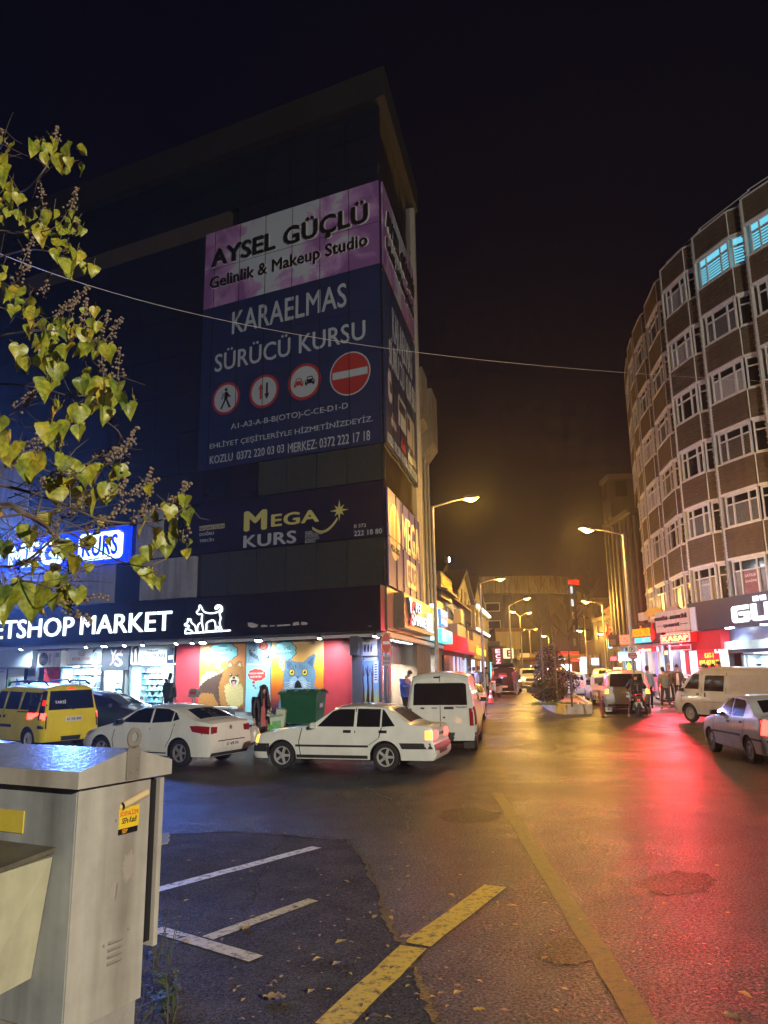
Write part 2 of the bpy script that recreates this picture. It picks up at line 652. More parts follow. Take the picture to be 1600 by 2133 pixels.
while x>-26:
	mb.bx(x-1.43,x,-.05,.2,22.02,22.94)
	x-=1.45
mb.build('cladding_strip',M_CREAM,office)
for x0,x1 in((-11.9,-8.95),(-16.35,-13.4),(-20.8,-17.85),(-25.2,-22.3)):
	mb=MB()
	mid=(x0+x1)/2
	mb.bx(x0,mid-.015,-.06,.2,5.24,6.98)
	mb.bx(mid+.015,x1,-.06,.2,5.24,6.98)
	mb.build('cladding_panel',M_GPANEL,office)
mb=MB()
mb.bx(-12.25,-10.75,-.06,.1,7.05,9.2)
mb.build('cladding_panel',M_GPANEL,office)
mb=MB()
mb.bx(-21.9,-19.4,-.06,.1,9.3,13.2)
mb.build('cladding_panel',M_GPANEL,office)
mb=MB()
p0=M12@Vector((8.0,-.35,0))
q0=M12@Vector((0,-.35,0))
e=M12@Vector((1,0,0))-M12@Vector((0,0,0))
kx=(-.45-q0.y)/e.y
cx_=q0.x+e.x*kx
mb.slab([(-27,-.45),(cx_,-.45),(p0.x,p0.y),(p0.x-.9,p0.y),(-27,1.0)],25.7,27.12)
mb.build('parapet',M_PARA,office)
mb=MB(M12)
mb.bx(7.52,7.86,-.22,.6,5.15,25.7)
mb.build('edge_strip',M_WEDGE,office)
mb=MB(M12)
for k_ in range(9):
	mb.bx(7.86,7.98,-.1,.5,6+k_*2.2,6.5+k_*2.2)
mb.build('edge_bracket',M_PARA,office)
mb=MB()
q1=M12@Vector((16.2,0,0))
mb.slab([(-27,.02),(-.02,.02),(q1.x-.05,q1.y),(q1.x-6,q1.y),(-27,7)],3.32,3.5)
mb.build('soffit',pm('white soffit',(.55,.56,.58),.5),office)

# ---------------------------------------------------------------- banners
M_NAVY=pm('navy banner print',(.009,.022,.085),.5,var=.25,vs=.6)
M_NAVYS=pm('navy violet banner print',(.05,.048,.26),.5,var=.2,vs=.6)
M_PRINTW=pm('printed pale lettering',(.33,.38,.44),.55,var=.05)
M_INK=pm('black raised lettering',(.008,.008,.01),.4,var=0)
M_RED=pm('sign red',(.3,.025,.025),.5,var=.05)
M_SEAM=pm('panel seam',(.004,.004,.005),.6,var=0)
M_SILVER=pm('letter outline',(.5,.5,.52),.4,var=0)
def banner_purple():
	m=bpy.data.materials.new('purple watercolour print')
	m.use_nodes=True
	t=m.node_tree
	b=t.nodes['Principled BSDF']
	L=t.links.new
	tc=t.nodes.new('ShaderNodeTexCoord')
	n=t.nodes.new('ShaderNodeTexNoise')
	n.inputs['Scale'].default_value=.75
	n.inputs['Detail'].default_value=7
	n.inputs['Roughness'].default_value=.55
	n.inputs['Distortion'].default_value=.6
	L(tc.outputs['Object'],n.inputs['Vector'])
	sp_=t.nodes.new('ShaderNodeSeparateXYZ')
	L(tc.outputs['Generated'],sp_.inputs[0])
	a=t.nodes.new('ShaderNodeMath')
	a.operation='SUBTRACT'
	L(sp_.outputs[0],a.inputs[0])
	a.inputs[1].default_value=.45
	ab=t.nodes.new('ShaderNodeMath')
	ab.operation='ABSOLUTE'
	L(a.outputs[0],ab.inputs[0])
	s=t.nodes.new('ShaderNodeMath')
	s.operation='MULTIPLY_ADD'
	L(ab.outputs[0],s.inputs[0])
	s.inputs[1].default_value=.85
	L(n.outputs[0],s.inputs[2])
	z=t.nodes.new('ShaderNodeMath')
	z.operation='MULTIPLY_ADD'
	L(sp_.outputs[2],z.inputs[0])
	z.inputs[1].default_value=-.12
	L(s.outputs[0],z.inputs[2])
	cr=t.nodes.new('ShaderNodeValToRGB')
	E_=cr.color_ramp.elements
	E_[0].position,E_[0].color=.6,(.36,.41,.5,1)
	E_[1].position,E_[1].color=.84,(.19,.085,.26,1)
	e2=E_.new(.66)
	e2.color=(.36,.22,.45,1)
	L(z.outputs[0],cr.inputs[0])
	L(cr.outputs[0],b.inputs['Base Color'])
	b.inputs['Roughness'].default_value=.5
	return m
M_PURP=banner_purple()
def seams(mb_,xs_,z0,z1,zz=()):
	for x in xs_:
		mb_.bx(x-.012,x+.012,-.004,.0,z0,z1)
def big_banner(F,x0,x1,label,w_,front):
	"""upper purple advertisement"""
	t=F.thing('banner',label,'banner',x0,18.27,.04)
	W_=x1-x0
	MB().bx(0,W_,-.05,.02,0,3.79).build('panel',M_PURP,t)
	sm=MB()
	k_=1
	while k_*W_/6.4<W_-.2:
		xx=W_-k_*W_/6.4
		sm.bx(xx-.014,xx+.014,-.054,-.05,0,3.79)
		k_+=1
	sm.bx(0,W_,-.054,-.05,1.88,1.9)
	sm.build('panel_seam',M_SEAM,t)
	text(t,'AYSEL GÜÇLÜ',W_*.045,1.72,W_*.955,3.05,M_SILVER,-.052,.05,.035,name='lettering')
	text(t,'AYSEL GÜÇLÜ',W_*.05,1.76,W_*.95,3.01,M_INK,-.06,.1,.022,name='lettering')
	text(t,'Gelinlik & Makeup Studio',W_*.035,.7,W_*.95,1.52,M_SILVER,-.052,.03,.03)
	text(t,'Gelinlik & Makeup Studio',W_*.04,.73,W_*.945,1.49,M_INK,-.06,.06,.015)
	return t
def disc(mb_,x,z,r,y0,y1,c,n=28,sx=1.):
	mb_.plate([(x+r*sx*cos(2*pi*i/n),z+r*sin(2*pi*i/n))for i in range(n)],y0,y1,c)
def road_sign_print(t,kind,x,z,r):
	"""printed traffic sign: one part with its ring, face and symbol"""
	mb_=MB()
	if kind=='noentry':
		disc(mb_,x,z,r*1.03,-.056,-.05,1)
		disc(mb_,x,z,r*.97,-.06,-.056,0)
		mb_.plate([(x-r*.88,z-r*.17),(x+r*.88,z-r*.17),(x+r*.88,z+r*.17),(x-r*.88,z+r*.17)],-.064,-.06,1)
	else:
		disc(mb_,x,z,r,-.056,-.05,0)
		disc(mb_,x,z,r*.84,-.06,-.056,1)
		k_=r*.8
		P=lambda a:[(x+p*k_,z+q*k_)for p,q in a]
		if kind=='walk':
			disc(mb_,x,z+.68*k_,.13*k_,-.064,-.06,2,12)
			for a in([(-.12,.5),(.14,.5),(.2,.1),(.1,-.12),(-.14,-.12),(-.16,.2)],[(-.14,-.1),(.02,-.1),(-.2,-.5),(-.34,-.78),(-.5,-.74),(-.34,-.46)],[(0,-.1),(.14,-.1),(.3,-.42),(.46,-.72),(.3,-.78),(.14,-.46)],[(.12,.48),(.2,.36),(.34,.2),(.44,.08),(.36,.02),(.22,.14),(.1,.28)],[(-.1,.48),(-.22,.3),(-.26,.06),(-.36,-.04),(-.42,.04),(-.34,.14),(-.3,.36)]):
				mb_.plate(P(a),-.064,-.06,2)
		elif kind=='arrows':
			mb_.plate(P([(-.34,-.55),(-.18,-.55),(-.18,.2),(-.04,.2),(-.26,.62),(-.48,.2),(-.34,.2)]),-.064,-.06,0)
			mb_.plate(P([(.34,.6),(.18,.6),(.18,-.2),(.04,-.2),(.26,-.62),(.48,-.2),(.34,-.2)]),-.064,-.06,2)
		elif kind=='cars':
			for q,c_ in((-.42,0),(.42,2)):
				mb_.plate(P([(q-.36,-.2),(q-.36,.02),(q-.25,.08),(q-.18,.3),(q+.18,.3),(q+.25,.08),(q+.36,.02),(q+.36,-.2)]),-.064,-.06,c_)
				mb_.plate(P([(q-.18,.1),(q+.18,.1),(q+.13,.24),(q-.13,.24)]),-.068,-.064,1)
				mb_.plate(P([(q-.33,-.3),(q-.2,-.3),(q-.2,-.2),(q-.33,-.2)]),-.064,-.06,c_)
				mb_.plate(P([(q+.33,-.3),(q+.2,-.3),(q+.2,-.2),(q+.33,-.2)]),-.064,-.06,c_)
				for e_ in(-.25,.25):
					mb_.plate(P([(q+e_-.05,-.08),(q+e_+.05,-.08),(q+e_+.05,.0),(q+e_-.05,.0)]),-.068,-.064,1)
	o=mb_.build('sign_print',[M_RED,M_PRINTW,M_INK],t)
	return o
X0,X1=-8.95,-.06
big_banner(F1,X0,X1,'purple and white bridal studio banner on the front of the dark block',0,True)
big_banner(F2,.04,7.5,'purple bridal studio banner round the corner on the narrow side',0,False)
t=F1.thing('banner','navy driving school banner with four round traffic signs, front','banner',X0,10.69,.04)
W_=X1-X0
MB().bx(0,W_,-.05,.02,0,7.57).build('panel',M_NAVY,t)
sm=MB()
for k_ in range(1,7):
	xx=W_-k_*W_/6.4
	sm.bx(xx-.012,xx+.012,-.0705,-.05,0,7.57)
for z in(1.9,3.8,5.7):
	sm.bx(0,W_,-.0535,-.05,z,z+.02)
sm.build('panel_seam',M_SEAM,t)
def ft(s,a,b,bold=0.,m=M_PRINTW,tt=None,F=F1,off=.09,y=-.055,d=.008,shear=0.):
	"""lettering on banner tt, box given by measured left-bottom and right-top points"""
	s0,z0=F.px(*a,off)
	s1,z1=F.px(*b,off)
	return s0,z0,s1,z1
def btxt(t,F,base,s,a,b,m=M_PRINTW,bold=0.,y=-.05,d=.01,shear=0.):
	s0,z0=F.px(*a,.09)
	s1,z1=F.px(*b,.09)
	return text(t,s,s0-base[0],z0-base[1],s1-base[0],z1-base[1],m,y,d,bold,shear)
B0=(X0,10.69)
btxt(t,F1,B0,'KARAELMAS',(483,697),(722,588),bold=.012)
btxt(t,F1,B0,'SÜRÜCÜ KURSU',(447,776),(761,657),bold=.012)
for kd,px_,py_,r_ in(('walk',471,830,.74),('arrows',550,815,.75),('cars',634,795,.8),('noentry',729,778,.9)):
	s_,z_=F1.px(px_,py_,.09)
	road_sign_print(t,kd,s_-X0,z_-10.69,r_)
btxt(t,F1,B0,'A1-A2-A-B-B(OTO)-C-CE-D1-D',(481,898),(725,838))
btxt(t,F1,B0,'EHLİYET ÇEŞİTLERİYLE HİZMETİNİZDEYİZ.',(437,938),(777,862))
btxt(t,F1,B0,'KOZLU: 0372 220 03 03',(437,967),(592,925),bold=.006)
btxt(t,F1,B0,'MERKEZ: 0372 222 17 18',(600,944),(771,896),bold=.006)
t=F2.thing('banner','navy driving school banner with printed vehicles on the narrow side','banner',.04,10.69,.04)
W_=7.46
MB().bx(0,W_,-.05,.02,0,7.3).build('panel',M_NAVY,t)
text(t,'KARAELMAS',1.6,5.0,6.4,6.5,M_PRINTW,-.05,.01,.012)
text(t,'SÜRÜCÜ KURSU',.8,3.6,7.2,5.0,M_PRINTW,-.05,.01,.012)
text(t,'KOZLU: 0372 220 03 03 MERKEZ: 0372 222 17 18',.25,.15,7.2,.55,M_PRINTW,-.05,.01,.01)
vm=MB()
M_VPR=[M_PRINTW,pm('print dark',(.03,.03,.04),.5,var=0),M_RED,pm('print grey',(.25,.25,.27),.5,var=0)]
vm.plate([(.5,2.2),(.75,1.95),(1.1,1.95),(1.25,2.3),(1.25,2.9),(1.05,3.3),(.7,3.35),(.48,3.0)],-.055,-.05,0)
vm.plate([(.85,2.4),(1.22,2.4),(1.2,2.8),(.8,2.85)],-.06,-.055,1)
vm.plate([(2.6,1.6),(4.4,1.6),(4.4,3.0),(2.7,3.0)],-.055,-.05,0)
vm.plate([(2.75,2.3),(4.3,2.3),(4.3,2.8),(2.8,2.8)],-.06,-.055,1)
vm.plate([(4.7,1.4),(6.6,1.4),(6.6,2.9),(4.7,2.9)],-.055,-.05,3)
vm.plate([(4.8,2.1),(5.4,2.1),(5.4,2.7),(4.8,2.7)],-.06,-.055,1)
for xx,zz,c_ in((1.5,1.3,3),(3.6,.95,2),(5.3,.9,0),(6.4,1.0,3)):
	vm.plate([(xx-.55,zz-.25),(xx+.55,zz-.25),(xx+.55,zz+.05),(xx+.3,zz+.1),(xx+.2,zz+.35),(xx-.25,zz+.35),(xx-.4,zz+.1),(xx-.55,zz+.05)],-.062,-.057,c_)
	vm.plate([(xx-.2,zz+.08),(xx+.2,zz+.08),(xx+.14,zz+.3),(xx-.18,zz+.3)],-.068,-.062,1)
vm.build('vehicle_print',M_VPR,t)
sm=MB()
for k_ in range(1,5):
	sm.bx(k_*1.5-.012,k_*1.5+.012,-.0715,-.05,0,7.3)
sm.build('panel_seam',M_SEAM,t)

# ---------------------------------------------------------------- course sign behind the glass, front
t=F1.thing('shop_sign','dark unlit course sign with gold lettering and a star, above the pet shop','sign',-8.72,7.06,.03)
MB().bx(0,8.66,-.03,.0,0,2.12).build('panel',pm('dark navy film',(.01,.012,.035),.25,var=.2),t)
M_GOLD=pm('gold lettering',(.5,.48,.16),.45,var=.1)
B1=(-8.72,7.06)
for s,a,b,m_,bo in(('M',(508,1108),(557,1060),M_GOLD,.04),('EGA',(565,1098),(665,1060),M_GOLD,.03),('KURS',(507,1142),(618,1104),M_PRINTW,.03),('BAŞARI İÇİN',(416,1106),(466,1091),pm('sign ink',(.01,.01,.02),.5,var=0),.01),('DOĞRU',(416,1117),(446,1105),M_PRINTW,.02),('TERCİH',(416,1130),(446,1119),M_PRINTW,.02),('0 372',(738,1100),(763,1090),M_PRINTW,.01),('222 18 80',(738,1117),(796,1100),M_PRINTW,.02)):
	s0,z0=F1.px(*a,.06)
	s1,z1=F1.px(*b,.06)
	text(t,s,s0-B1[0],z0-B1[1],s1-B1[0],z1-B1[1],m_,-.036,.012,bo)
s0,z0=F1.px(415,1106,.06)
s1,z1=F1.px(468,1090,.06)
MB().bx(s0-B1[0],s1-B1[0],-.035,-.03,z0-B1[1],z1-B1[1]).build('label_bar',pm('label tan',(.4,.38,.25),.5),t)
for i_,w_ in enumerate(('ÖZEL','ZONGULDAK','KİŞİSEL','GELİŞİM','KURSU')):
	s0,z0=F1.px(636,1109+i_*5,.06)
	text(t,w_,s0-B1[0],z0-B1[1]-.05,s0-B1[0]+.1*len(w_)*.9,z0-B1[1]+.05,M_PRINTW,-.036,.006)
s_,z_=F1.px(707,1063,.06)
mb=MB()
P=[]
for i in range(16):
	r_=.42 if i%4==0 else(.3 if i%2==0 else .13)
	P.append((s_-B1[0]+r_*sin(pi*i/8),z_-B1[1]+r_*cos(pi*i/8)))
mb.plate(P,-.042,-.03)
for q in range(3):
	pts=[]
	for i in range(13):
		a_=i/12
		x_,y_=F1.px(703-52*a_**1.1,1078+28*sin(pi*a_*.75)+q*2,.06)
		pts.append((x_-B1[0],-.036,y_-B1[1]))
	mb.tube(pts,.018,5)
mb.build('star_emblem',M_GOLD,t)
t=F1.thing('lit_sign','lit blue and white course sign behind the tree branches','sign',-22.6,6.98,.05)
MB().bx(0,10.1,-.28,0,0,1.62).build('sign_box',glow('blue light box',(.0,.02,.6),.4),t)
mb=MB()
mb.bx(-.03,10.13,-.31,-.27,-.05,.0)
mb.bx(-.03,10.13,-.31,-.27,1.62,1.67)
mb.build('frame',pm('pink grey frame',(.4,.38,.45),.4),t)
lamp(t,'AREA',(5.5,-.6,.8),1900,(.1,.24,1),1.6,(radians(-70),0,0),name='sign_light').data.spread=radians(120)
EW=glow('white blue letter light',(.5,.82,1),.7)
text(t,'MEGA',2.6,.2,7.0,1.36,EW,-.28,.05,.03)
mb=MB()
pts=[]
for cx2,cz2,a0 in((9.6,.45,-90),(9.6,1.2,0),(7.45,1.2,90),(7.45,.45,180)):
	for k_ in range(6):
		a_=radians(a0+k_*18)
		pts.append((cx2+.25*cos(a_),cz2+.25*sin(a_)))
mb.plate(pts,-.33,-.28)
mb.build('letter_plate',EW,t)
text(t,'KURS',7.45,.36,9.6,1.3,glow('deep blue letter',(.0,.005,.35),.8),-.33,.02,.03)
mb=MB()
disc(mb,1.2,.8,.72,-.33,-.28,0)
mb.plate([(.9,.4),(1.1,.4),(1.1,1.1),(.9,1.0)],-.35,-.33,1)
mb.plate([(1.25,.4),(1.5,.4),(1.5,1.2),(1.25,1.1)],-.35,-.33,1)
mb.build('emblem',[EW,glow('red emblem',(.8,.05,.1),1.0)],t)
t=F2.thing('shop_sign','violet course sign with round emblem on the narrow side','sign',.04,5.2,.04)
MB().bx(0,7.4,-.06,0,0,3.75).build('panel',M_NAVYS,t)
M_CRM=pm('cream lettering',(.5,.46,.42),.5,var=.05)
mb=MB()
disc(mb,1.25,2.2,1.12,-.075,-.06,0)
for q in(.62,1.35):
	mb.plate([(q,1.75),(q+.42,1.75),(q+.42,2.95),(q+.2,3.05),(q,2.9)],-.085,-.075,1)
mb.build('emblem',[M_CRM,pm('emblem orange',(.6,.35,.1),.5)],t)
text(t,'MEGA KURS',.4,1.35,2.1,1.62,M_INK,-.075,.01,.01)
text(t,'MEGA',2.75,1.75,7.1,3.3,M_CRM,-.06,.03,.03)
mb=MB()
pts=[]
for cx2,cz2,a0 in((6.0,.55,-90),(6.0,1.3,0),(4.0,1.3,90),(4.0,.55,180)):
	for k_ in range(5):
		a_=radians(a0+k_*22.5)
		pts.append((cx2+.2*cos(a_),cz2+.2*sin(a_)))
mb.plate(pts,-.08,-.06)
mb.build('letter_plate',M_CRM,t)
text(t,'KURS',4.05,.55,5.95,1.3,M_NAVYS,-.08,.012,.02)
sm=MB()
for xx in(1.55,3.05,4.55,6.05):
	sm.bx(xx-.012,xx+.012,-.094,-.06,0,3.75)
sm.bx(0,7.4,-.0935,-.06,1.86,1.88)
sm.build('panel_seam',M_SEAM,t)

# ---------------------------------------------------------------- pet shop fascia
M_FASC=pm('black fascia',(.009,.011,.022),.32,var=.2,vs=1.5)
t=F1.thing('shop_fascia','long black pet shop fascia with white lit letters along the front','sign',-26.5,3.5,.0)
FB=(-26.5,3.5)
mb=MB()
mb.bx(0,17.42,-.42,-.02,0,1.66)
mb.bx(17.45,26.46,-.42,-.02,0,1.66)
mb.build('panel',M_FASC,t)
EL=glow('white letter light',(.75,.92,1),.5)
s0,z0=F1.px(166,1322,.45)
s1,z1=F1.px(358,1272,.45)
text(t,'MARKET',s0-FB[0],z0-FB[1],s1-FB[0],z1-FB[1],EL,-.42,.04,.008)
s0,z0=F1.px(-36,1333,.45)
s1,z1=F1.px(155,1284,.45)
text(t,'PETSHOP',s0-FB[0],z0-FB[1],s1-FB[0],z1-FB[1],EL,-.42,.04,.008)
def path(F,base,pts,ox,oy,k_,off,y):
	out=[]
	for a,b in pts:
		s_,z_=F.px(ox+a/k_,oy+b/k_,off)
		out.append((s_-base[0],y,z_-base[1]))
	return out
def smooth_pts(p,n=4):
	p=[Vector(q)for q in p]
	out=[]
	for i in range(len(p)-1):
		a,b,c,d=p[max(i-1,0)],p[i],p[i+1],p[min(i+2,len(p)-1)]
		for k_ in range(n):
			t_=k_/n
			out.append(.5*((2*b)+(c-a)*t_+(2*a-5*b+4*c-d)*t_**2+(3*b-a-3*c+d)*t_**3))
	out.append(p[-1])
	return out
DOG=[(240,540),(232,500),(225,450),(228,415),(205,415),(192,400),(205,385),(212,355),(222,365),(228,378),(245,400),(290,408),(335,398),(352,380),(352,365),(340,362),(332,375),(320,380),(316,368),(330,355),(352,358),(362,375),(358,395),(345,410),(352,440),(345,470),(352,500),(362,525),(345,525),(335,500),(328,500),(318,525),(328,525)]
DOG2=[(318,525),(318,495),(305,455),(262,470),(258,500),(262,526),(318,524)]
CAT=[(150,540),(120,540),(118,520),(135,505),(138,490),(118,490),(112,482),(130,470),(135,445),(142,455),(150,445),(158,470),(180,490),(188,520),(190,530)]
CAT2=[(200,535),(196,510),(205,480),(225,470)]
mb=MB()
for q in(DOG,DOG2,CAT,CAT2,[(115,543),(416,522)],[(120,510),(150,520),(165,535),(150,543)]):
	mb.tube(smooth_pts(path(F1,FB,q,350,1150,3.2,.45,-.46)),.028,6)
mb.build('neon_dog',glow('neon tube',(.8,.95,1),.6),t)
mb=MB()
for q in([(530,470),(560,470),(600,485),(590,500),(560,505),(535,495)],[(620,487),(640,485),(662,490),(662,497),(622,500)],[(680,488),(712,489),(710,495),(680,496)],[(726,486),(815,479),(815,490),(726,496)],[(832,470),(870,464),(875,485),(832,490)],[(887,466),(915,466),(930,473),(925,484),(890,486)],[(1330,494),(1345,490),(1360,493),(1345,497)]):
	s=[F1.px(350+a/3.2,1150+b/3.2,.43)for a,b in q]
	mb.plate([(a-FB[0],b-FB[1])for a,b in s],-.424,-.42)
mb.build('sticker_remnant',pm('sticker remnant',(.5,.5,.48),.5),t)

# ================================================================ PET SHOP FRONT (wall set back under the fascia)
OFFW=-.5
COOL=(.5,.84,1.0)
def clear_glass(name,tint=(.9,.95,1),gl=.12):
	m=bpy.data.materials.new(name)
	m.use_nodes=True
	t=m.node_tree
	t.nodes.clear()
	o=t.nodes.new('ShaderNodeOutputMaterial')
	a=t.nodes.new('ShaderNodeBsdfTransparent')
	a.inputs[0].default_value=(*tint,1)
	b=t.nodes.new('ShaderNodeBsdfGlossy')
	b.inputs['Roughness'].default_value=.04
	fr=t.nodes.new('ShaderNodeFresnel')
	fr.inputs[0].default_value=1.5
	mx=t.nodes.new('ShaderNodeMixShader')
	t.links.new(fr.outputs[0],mx.inputs[0])
	t.links.new(a.outputs[0],mx.inputs[1])
	t.links.new(b.outputs[0],mx.inputs[2])
	t.links.new(mx.outputs[0],o.inputs[0])
	return m
M_CLEAR=clear_glass('shop glass')
M_REDW=pm('red rendered pier',(.5,.045,.06),.5,var=.12,vs=2.5)
M_SHOPG=pm('grey shop frame',(.09,.1,.125),.4)
M_LIGHTB=pm('pale shop board',(.62,.68,.7),.4,var=.05)
M_FRAME=pm('white window frame',(.65,.65,.64),.4)
def FX(x,y,off=OFFW):
	return F1.px(x,y,off)
def shop_rect(px0,px1,ytop,ybot=None,off=OFFW):
	"""x range by measured columns at mid height, z by rows"""
	s0=FX(px0,1400,off)[0]
	s1=FX(px1,1400,off)[0]
	return s0,s1
def zat(px,py,off=OFFW):
	return FX(px,py,off)[1]
t=F1.thing('shop_wall','red rendered pier wall between the shop windows under the fascia','wall',0,0)
mb=MB()
for a,b in((92,127),(366,416),(673,736)):
	s0,s1=shop_rect(a,b,0)
	mb.bx(s0,s1,.5,.9,-.3,3.4)
mb.build('pier',M_REDW,t)
mb=MB()
mb.bx(-27,FX(92,1400)[0],.52,.75,-.3,.75)
s0,s1=FX(416,1400)[0],FX(673,1400)[0]
mb.bx(s0,s1,.52,.9,-.3,3.4)
mb.build('base_wall',pm('grey wall render',(.3,.31,.32),.6,var=.2),t)
mb=MB()
s0,s1=FX(787,1400)[0],FX(806,1400)[0]
mb.bx(s0,s0+.16,.48,.62,-.3,3.35)
mb.bx(s0+.32,s0+.55,.3,.5,-.3,3.35)
mb.build('corner_column',M_SHOPG,t)
def fur(pts,amp,n,seed):
	"""outline with hair tufts"""
	r_=random.Random(seed)
	out=[]
	k_=len(pts)
	cx=sum(p[0]for p in pts)/k_
	cz=sum(p[1]for p in pts)/k_
	for i in range(k_):
		a,b=pts[i],pts[(i+1)%k_]
		for j in range(n):
			q=j/n
			x,z=a[0]+(b[0]-a[0])*q,a[1]+(b[1]-a[1])*q
			dx,dz=x-cx,z-cz
			l_=hypot(dx,dz)or 1
			e_=amp*(r_.uniform(.4,1.3)if j%2 else r_.uniform(-.5,0))
			out.append((x+dx/l_*e_,z+dz/l_*e_))
	return out
class Poster:
	"""printed panel whose artwork is given in measured points of an enlarged crop"""
	def __init__(self,label,a,b,bg,ox=350,oy=1150,k=3.2,off=OFFW,F=F1,name='poster',cat='poster',th=.03):
		self.F,self.off,self.map=F,off,(ox,oy,k)
		s0,z0=F.px(ox+a[0]/k,oy+a[1]/k,off)
		s1,z1=F.px(ox+b[0]/k,oy+b[1]/k,off)
		self.o=(s0,z0)
		self.t=F.thing(name,label,cat,s0,z0,off)
		self.W,self.Hh=s1-s0,z1-z0
		MB().bx(0,self.W,-th,0,0,self.Hh).build('panel',bg,self.t)
		self.y=-th
		self.mb={}
	def P(self,pts):
		ox,oy,k=self.map
		return[tuple(c-d for c,d in zip(self.F.px(ox+x/k,oy+y/k,self.off),self.o))for x,y in pts]
	def poly(self,pts,mat,layer=1,furry=0,n=4,seed=1,part='artwork'):
		q=self.P(pts)
		q=[(min(max(x,.01),self.W-.01),min(max(z,.01),self.Hh-.01))for x,z in q]
		if furry:
			q=fur(q,furry,n,seed)
			q=[(min(max(x,.01),self.W-.01),min(max(z,.01),self.Hh-.01))for x,z in q]
		m_,ms=self.mb.setdefault(part,(MB(),[]))
		if mat not in ms:
			ms.append(mat)
		m_.plate(q,self.y-.003*layer,self.y-.003*(layer-1)-.0002,ms.index(mat))
	def ell(self,cx,cy,rx,ry,mat,layer=1,n=18,part='artwork',rot=0.):
		self.poly([(cx+rx*cos(2*pi*i/n)*cos(rot)-ry*sin(2*pi*i/n)*sin(rot),cy+rx*cos(2*pi*i/n)*sin(rot)+ry*sin(2*pi*i/n)*cos(rot))for i in range(n)],mat,layer,part=part)
	def txt(self,s,a,b,mat,layer=2,bold=.01,part='lettering'):
		(x0,z0),(x1,z1)=self.P([a,b])
		m_,ms=self.mb.setdefault(part,(MB(),[]))
		if mat not in ms:
			ms.append(mat)
		addtext(m_,s,x0,z0,x1,z1,self.y-.003*(layer-1),.004,bold,c=ms.index(mat))
	def done(self):
		for part,(m_,ms)in self.mb.items():
			m_.build(part,ms,self.t)
		return self.t
def grad(name,stops,axis=2,nz=.25,sc_=.8):
	"""printed colour blend along the panel"""
	m=bpy.data.materials.new(name)
	m.use_nodes=True
	t=m.node_tree
	b=t.nodes['Principled BSDF']
	tc=t.nodes.new('ShaderNodeTexCoord')
	sp_=t.nodes.new('ShaderNodeSeparateXYZ')
	t.links.new(tc.outputs['Generated'],sp_.inputs[0])
	n=t.nodes.new('ShaderNodeTexNoise')
	n.inputs['Scale'].default_value=sc_
	n.inputs['Detail'].default_value=3
	t.links.new(tc.outputs['Object'],n.inputs['Vector'])
	a=t.nodes.new('ShaderNodeMath')
	a.operation='MULTIPLY_ADD'
	t.links.new(n.outputs[0],a.inputs[0])
	a.inputs[1].default_value=nz
	t.links.new(sp_.outputs[axis],a.inputs[2])
	s=t.nodes.new('ShaderNodeMath')
	s.operation='SUBTRACT'
	t.links.new(a.outputs[0],s.inputs[0])
	s.inputs[1].default_value=nz/2
	cr=t.nodes.new('ShaderNodeValToRGB')
	el=cr.color_ramp.elements
	for i,(p,c)in enumerate(stops):
		e_=el[i]if i<2 else el.new(p)
		e_.position=p
		e_.color=(*c,1)
	t.links.new(s.outputs[0],cr.inputs[0])
	t.links.new(cr.outputs[0],b.inputs['Base Color'])
	b.inputs['Roughness'].default_value=.35
	return m
def fm(name,c,v=.45,vs_=22):
	return pm(name,c,.5,var=v,vs=vs_)
F_ORANGE=fm('print fox orange',(.4,.17,.04))
F_LIGHT=fm('print light fur',(.72,.46,.2))
F_CREAMY=fm('print cream fur',(.75,.6,.38))
F_BROWN=fm('print dark fur',(.09,.045,.03))
F_BLK=pm('print black',(.008,.008,.01),.4,var=0)
F_WHT=pm('print white',(.75,.78,.78),.4,var=0)
F_CLOUD=pm('print cloud blue',(.25,.68,.75),.4,var=0)
F_INKB=pm('print ink blue',(.02,.05,.12),.4,var=0)
F_PINK=pm('print pink',(.7,.25,.3),.4,var=0)
F_CYAN=pm('print pale blue',(.3,.62,.75),.4,var=.05)
F_GREYB=fm('print blue grey fur',(.15,.25,.37))
F_GREYD=fm('print dark blue grey fur',(.07,.13,.22))
F_GREYL=fm('print light blue grey fur',(.3,.42,.54))
F_AMBER=pm('print amber',(.7,.5,.04),.4,var=0)
F_RED=pm('print red',(.55,.07,.05),.4,var=0)
def cloud(p,cx,cy,rx,ry,mat,rim,seed=0,layer=3):
	for kx,m_,l_ in((1.06,rim,layer),(1,mat,layer+1)):
		n=9
		pts=[]
		for i in range(n*5):
			a_=2*pi*i/(n*5)
			q=.88+.12*abs(sin(n*a_/2))
			pts.append((cx+rx*kx*q*cos(a_),cy+ry*kx*q*sin(a_)))
		p.poly(pts,m_,l_,part='speech_cloud')

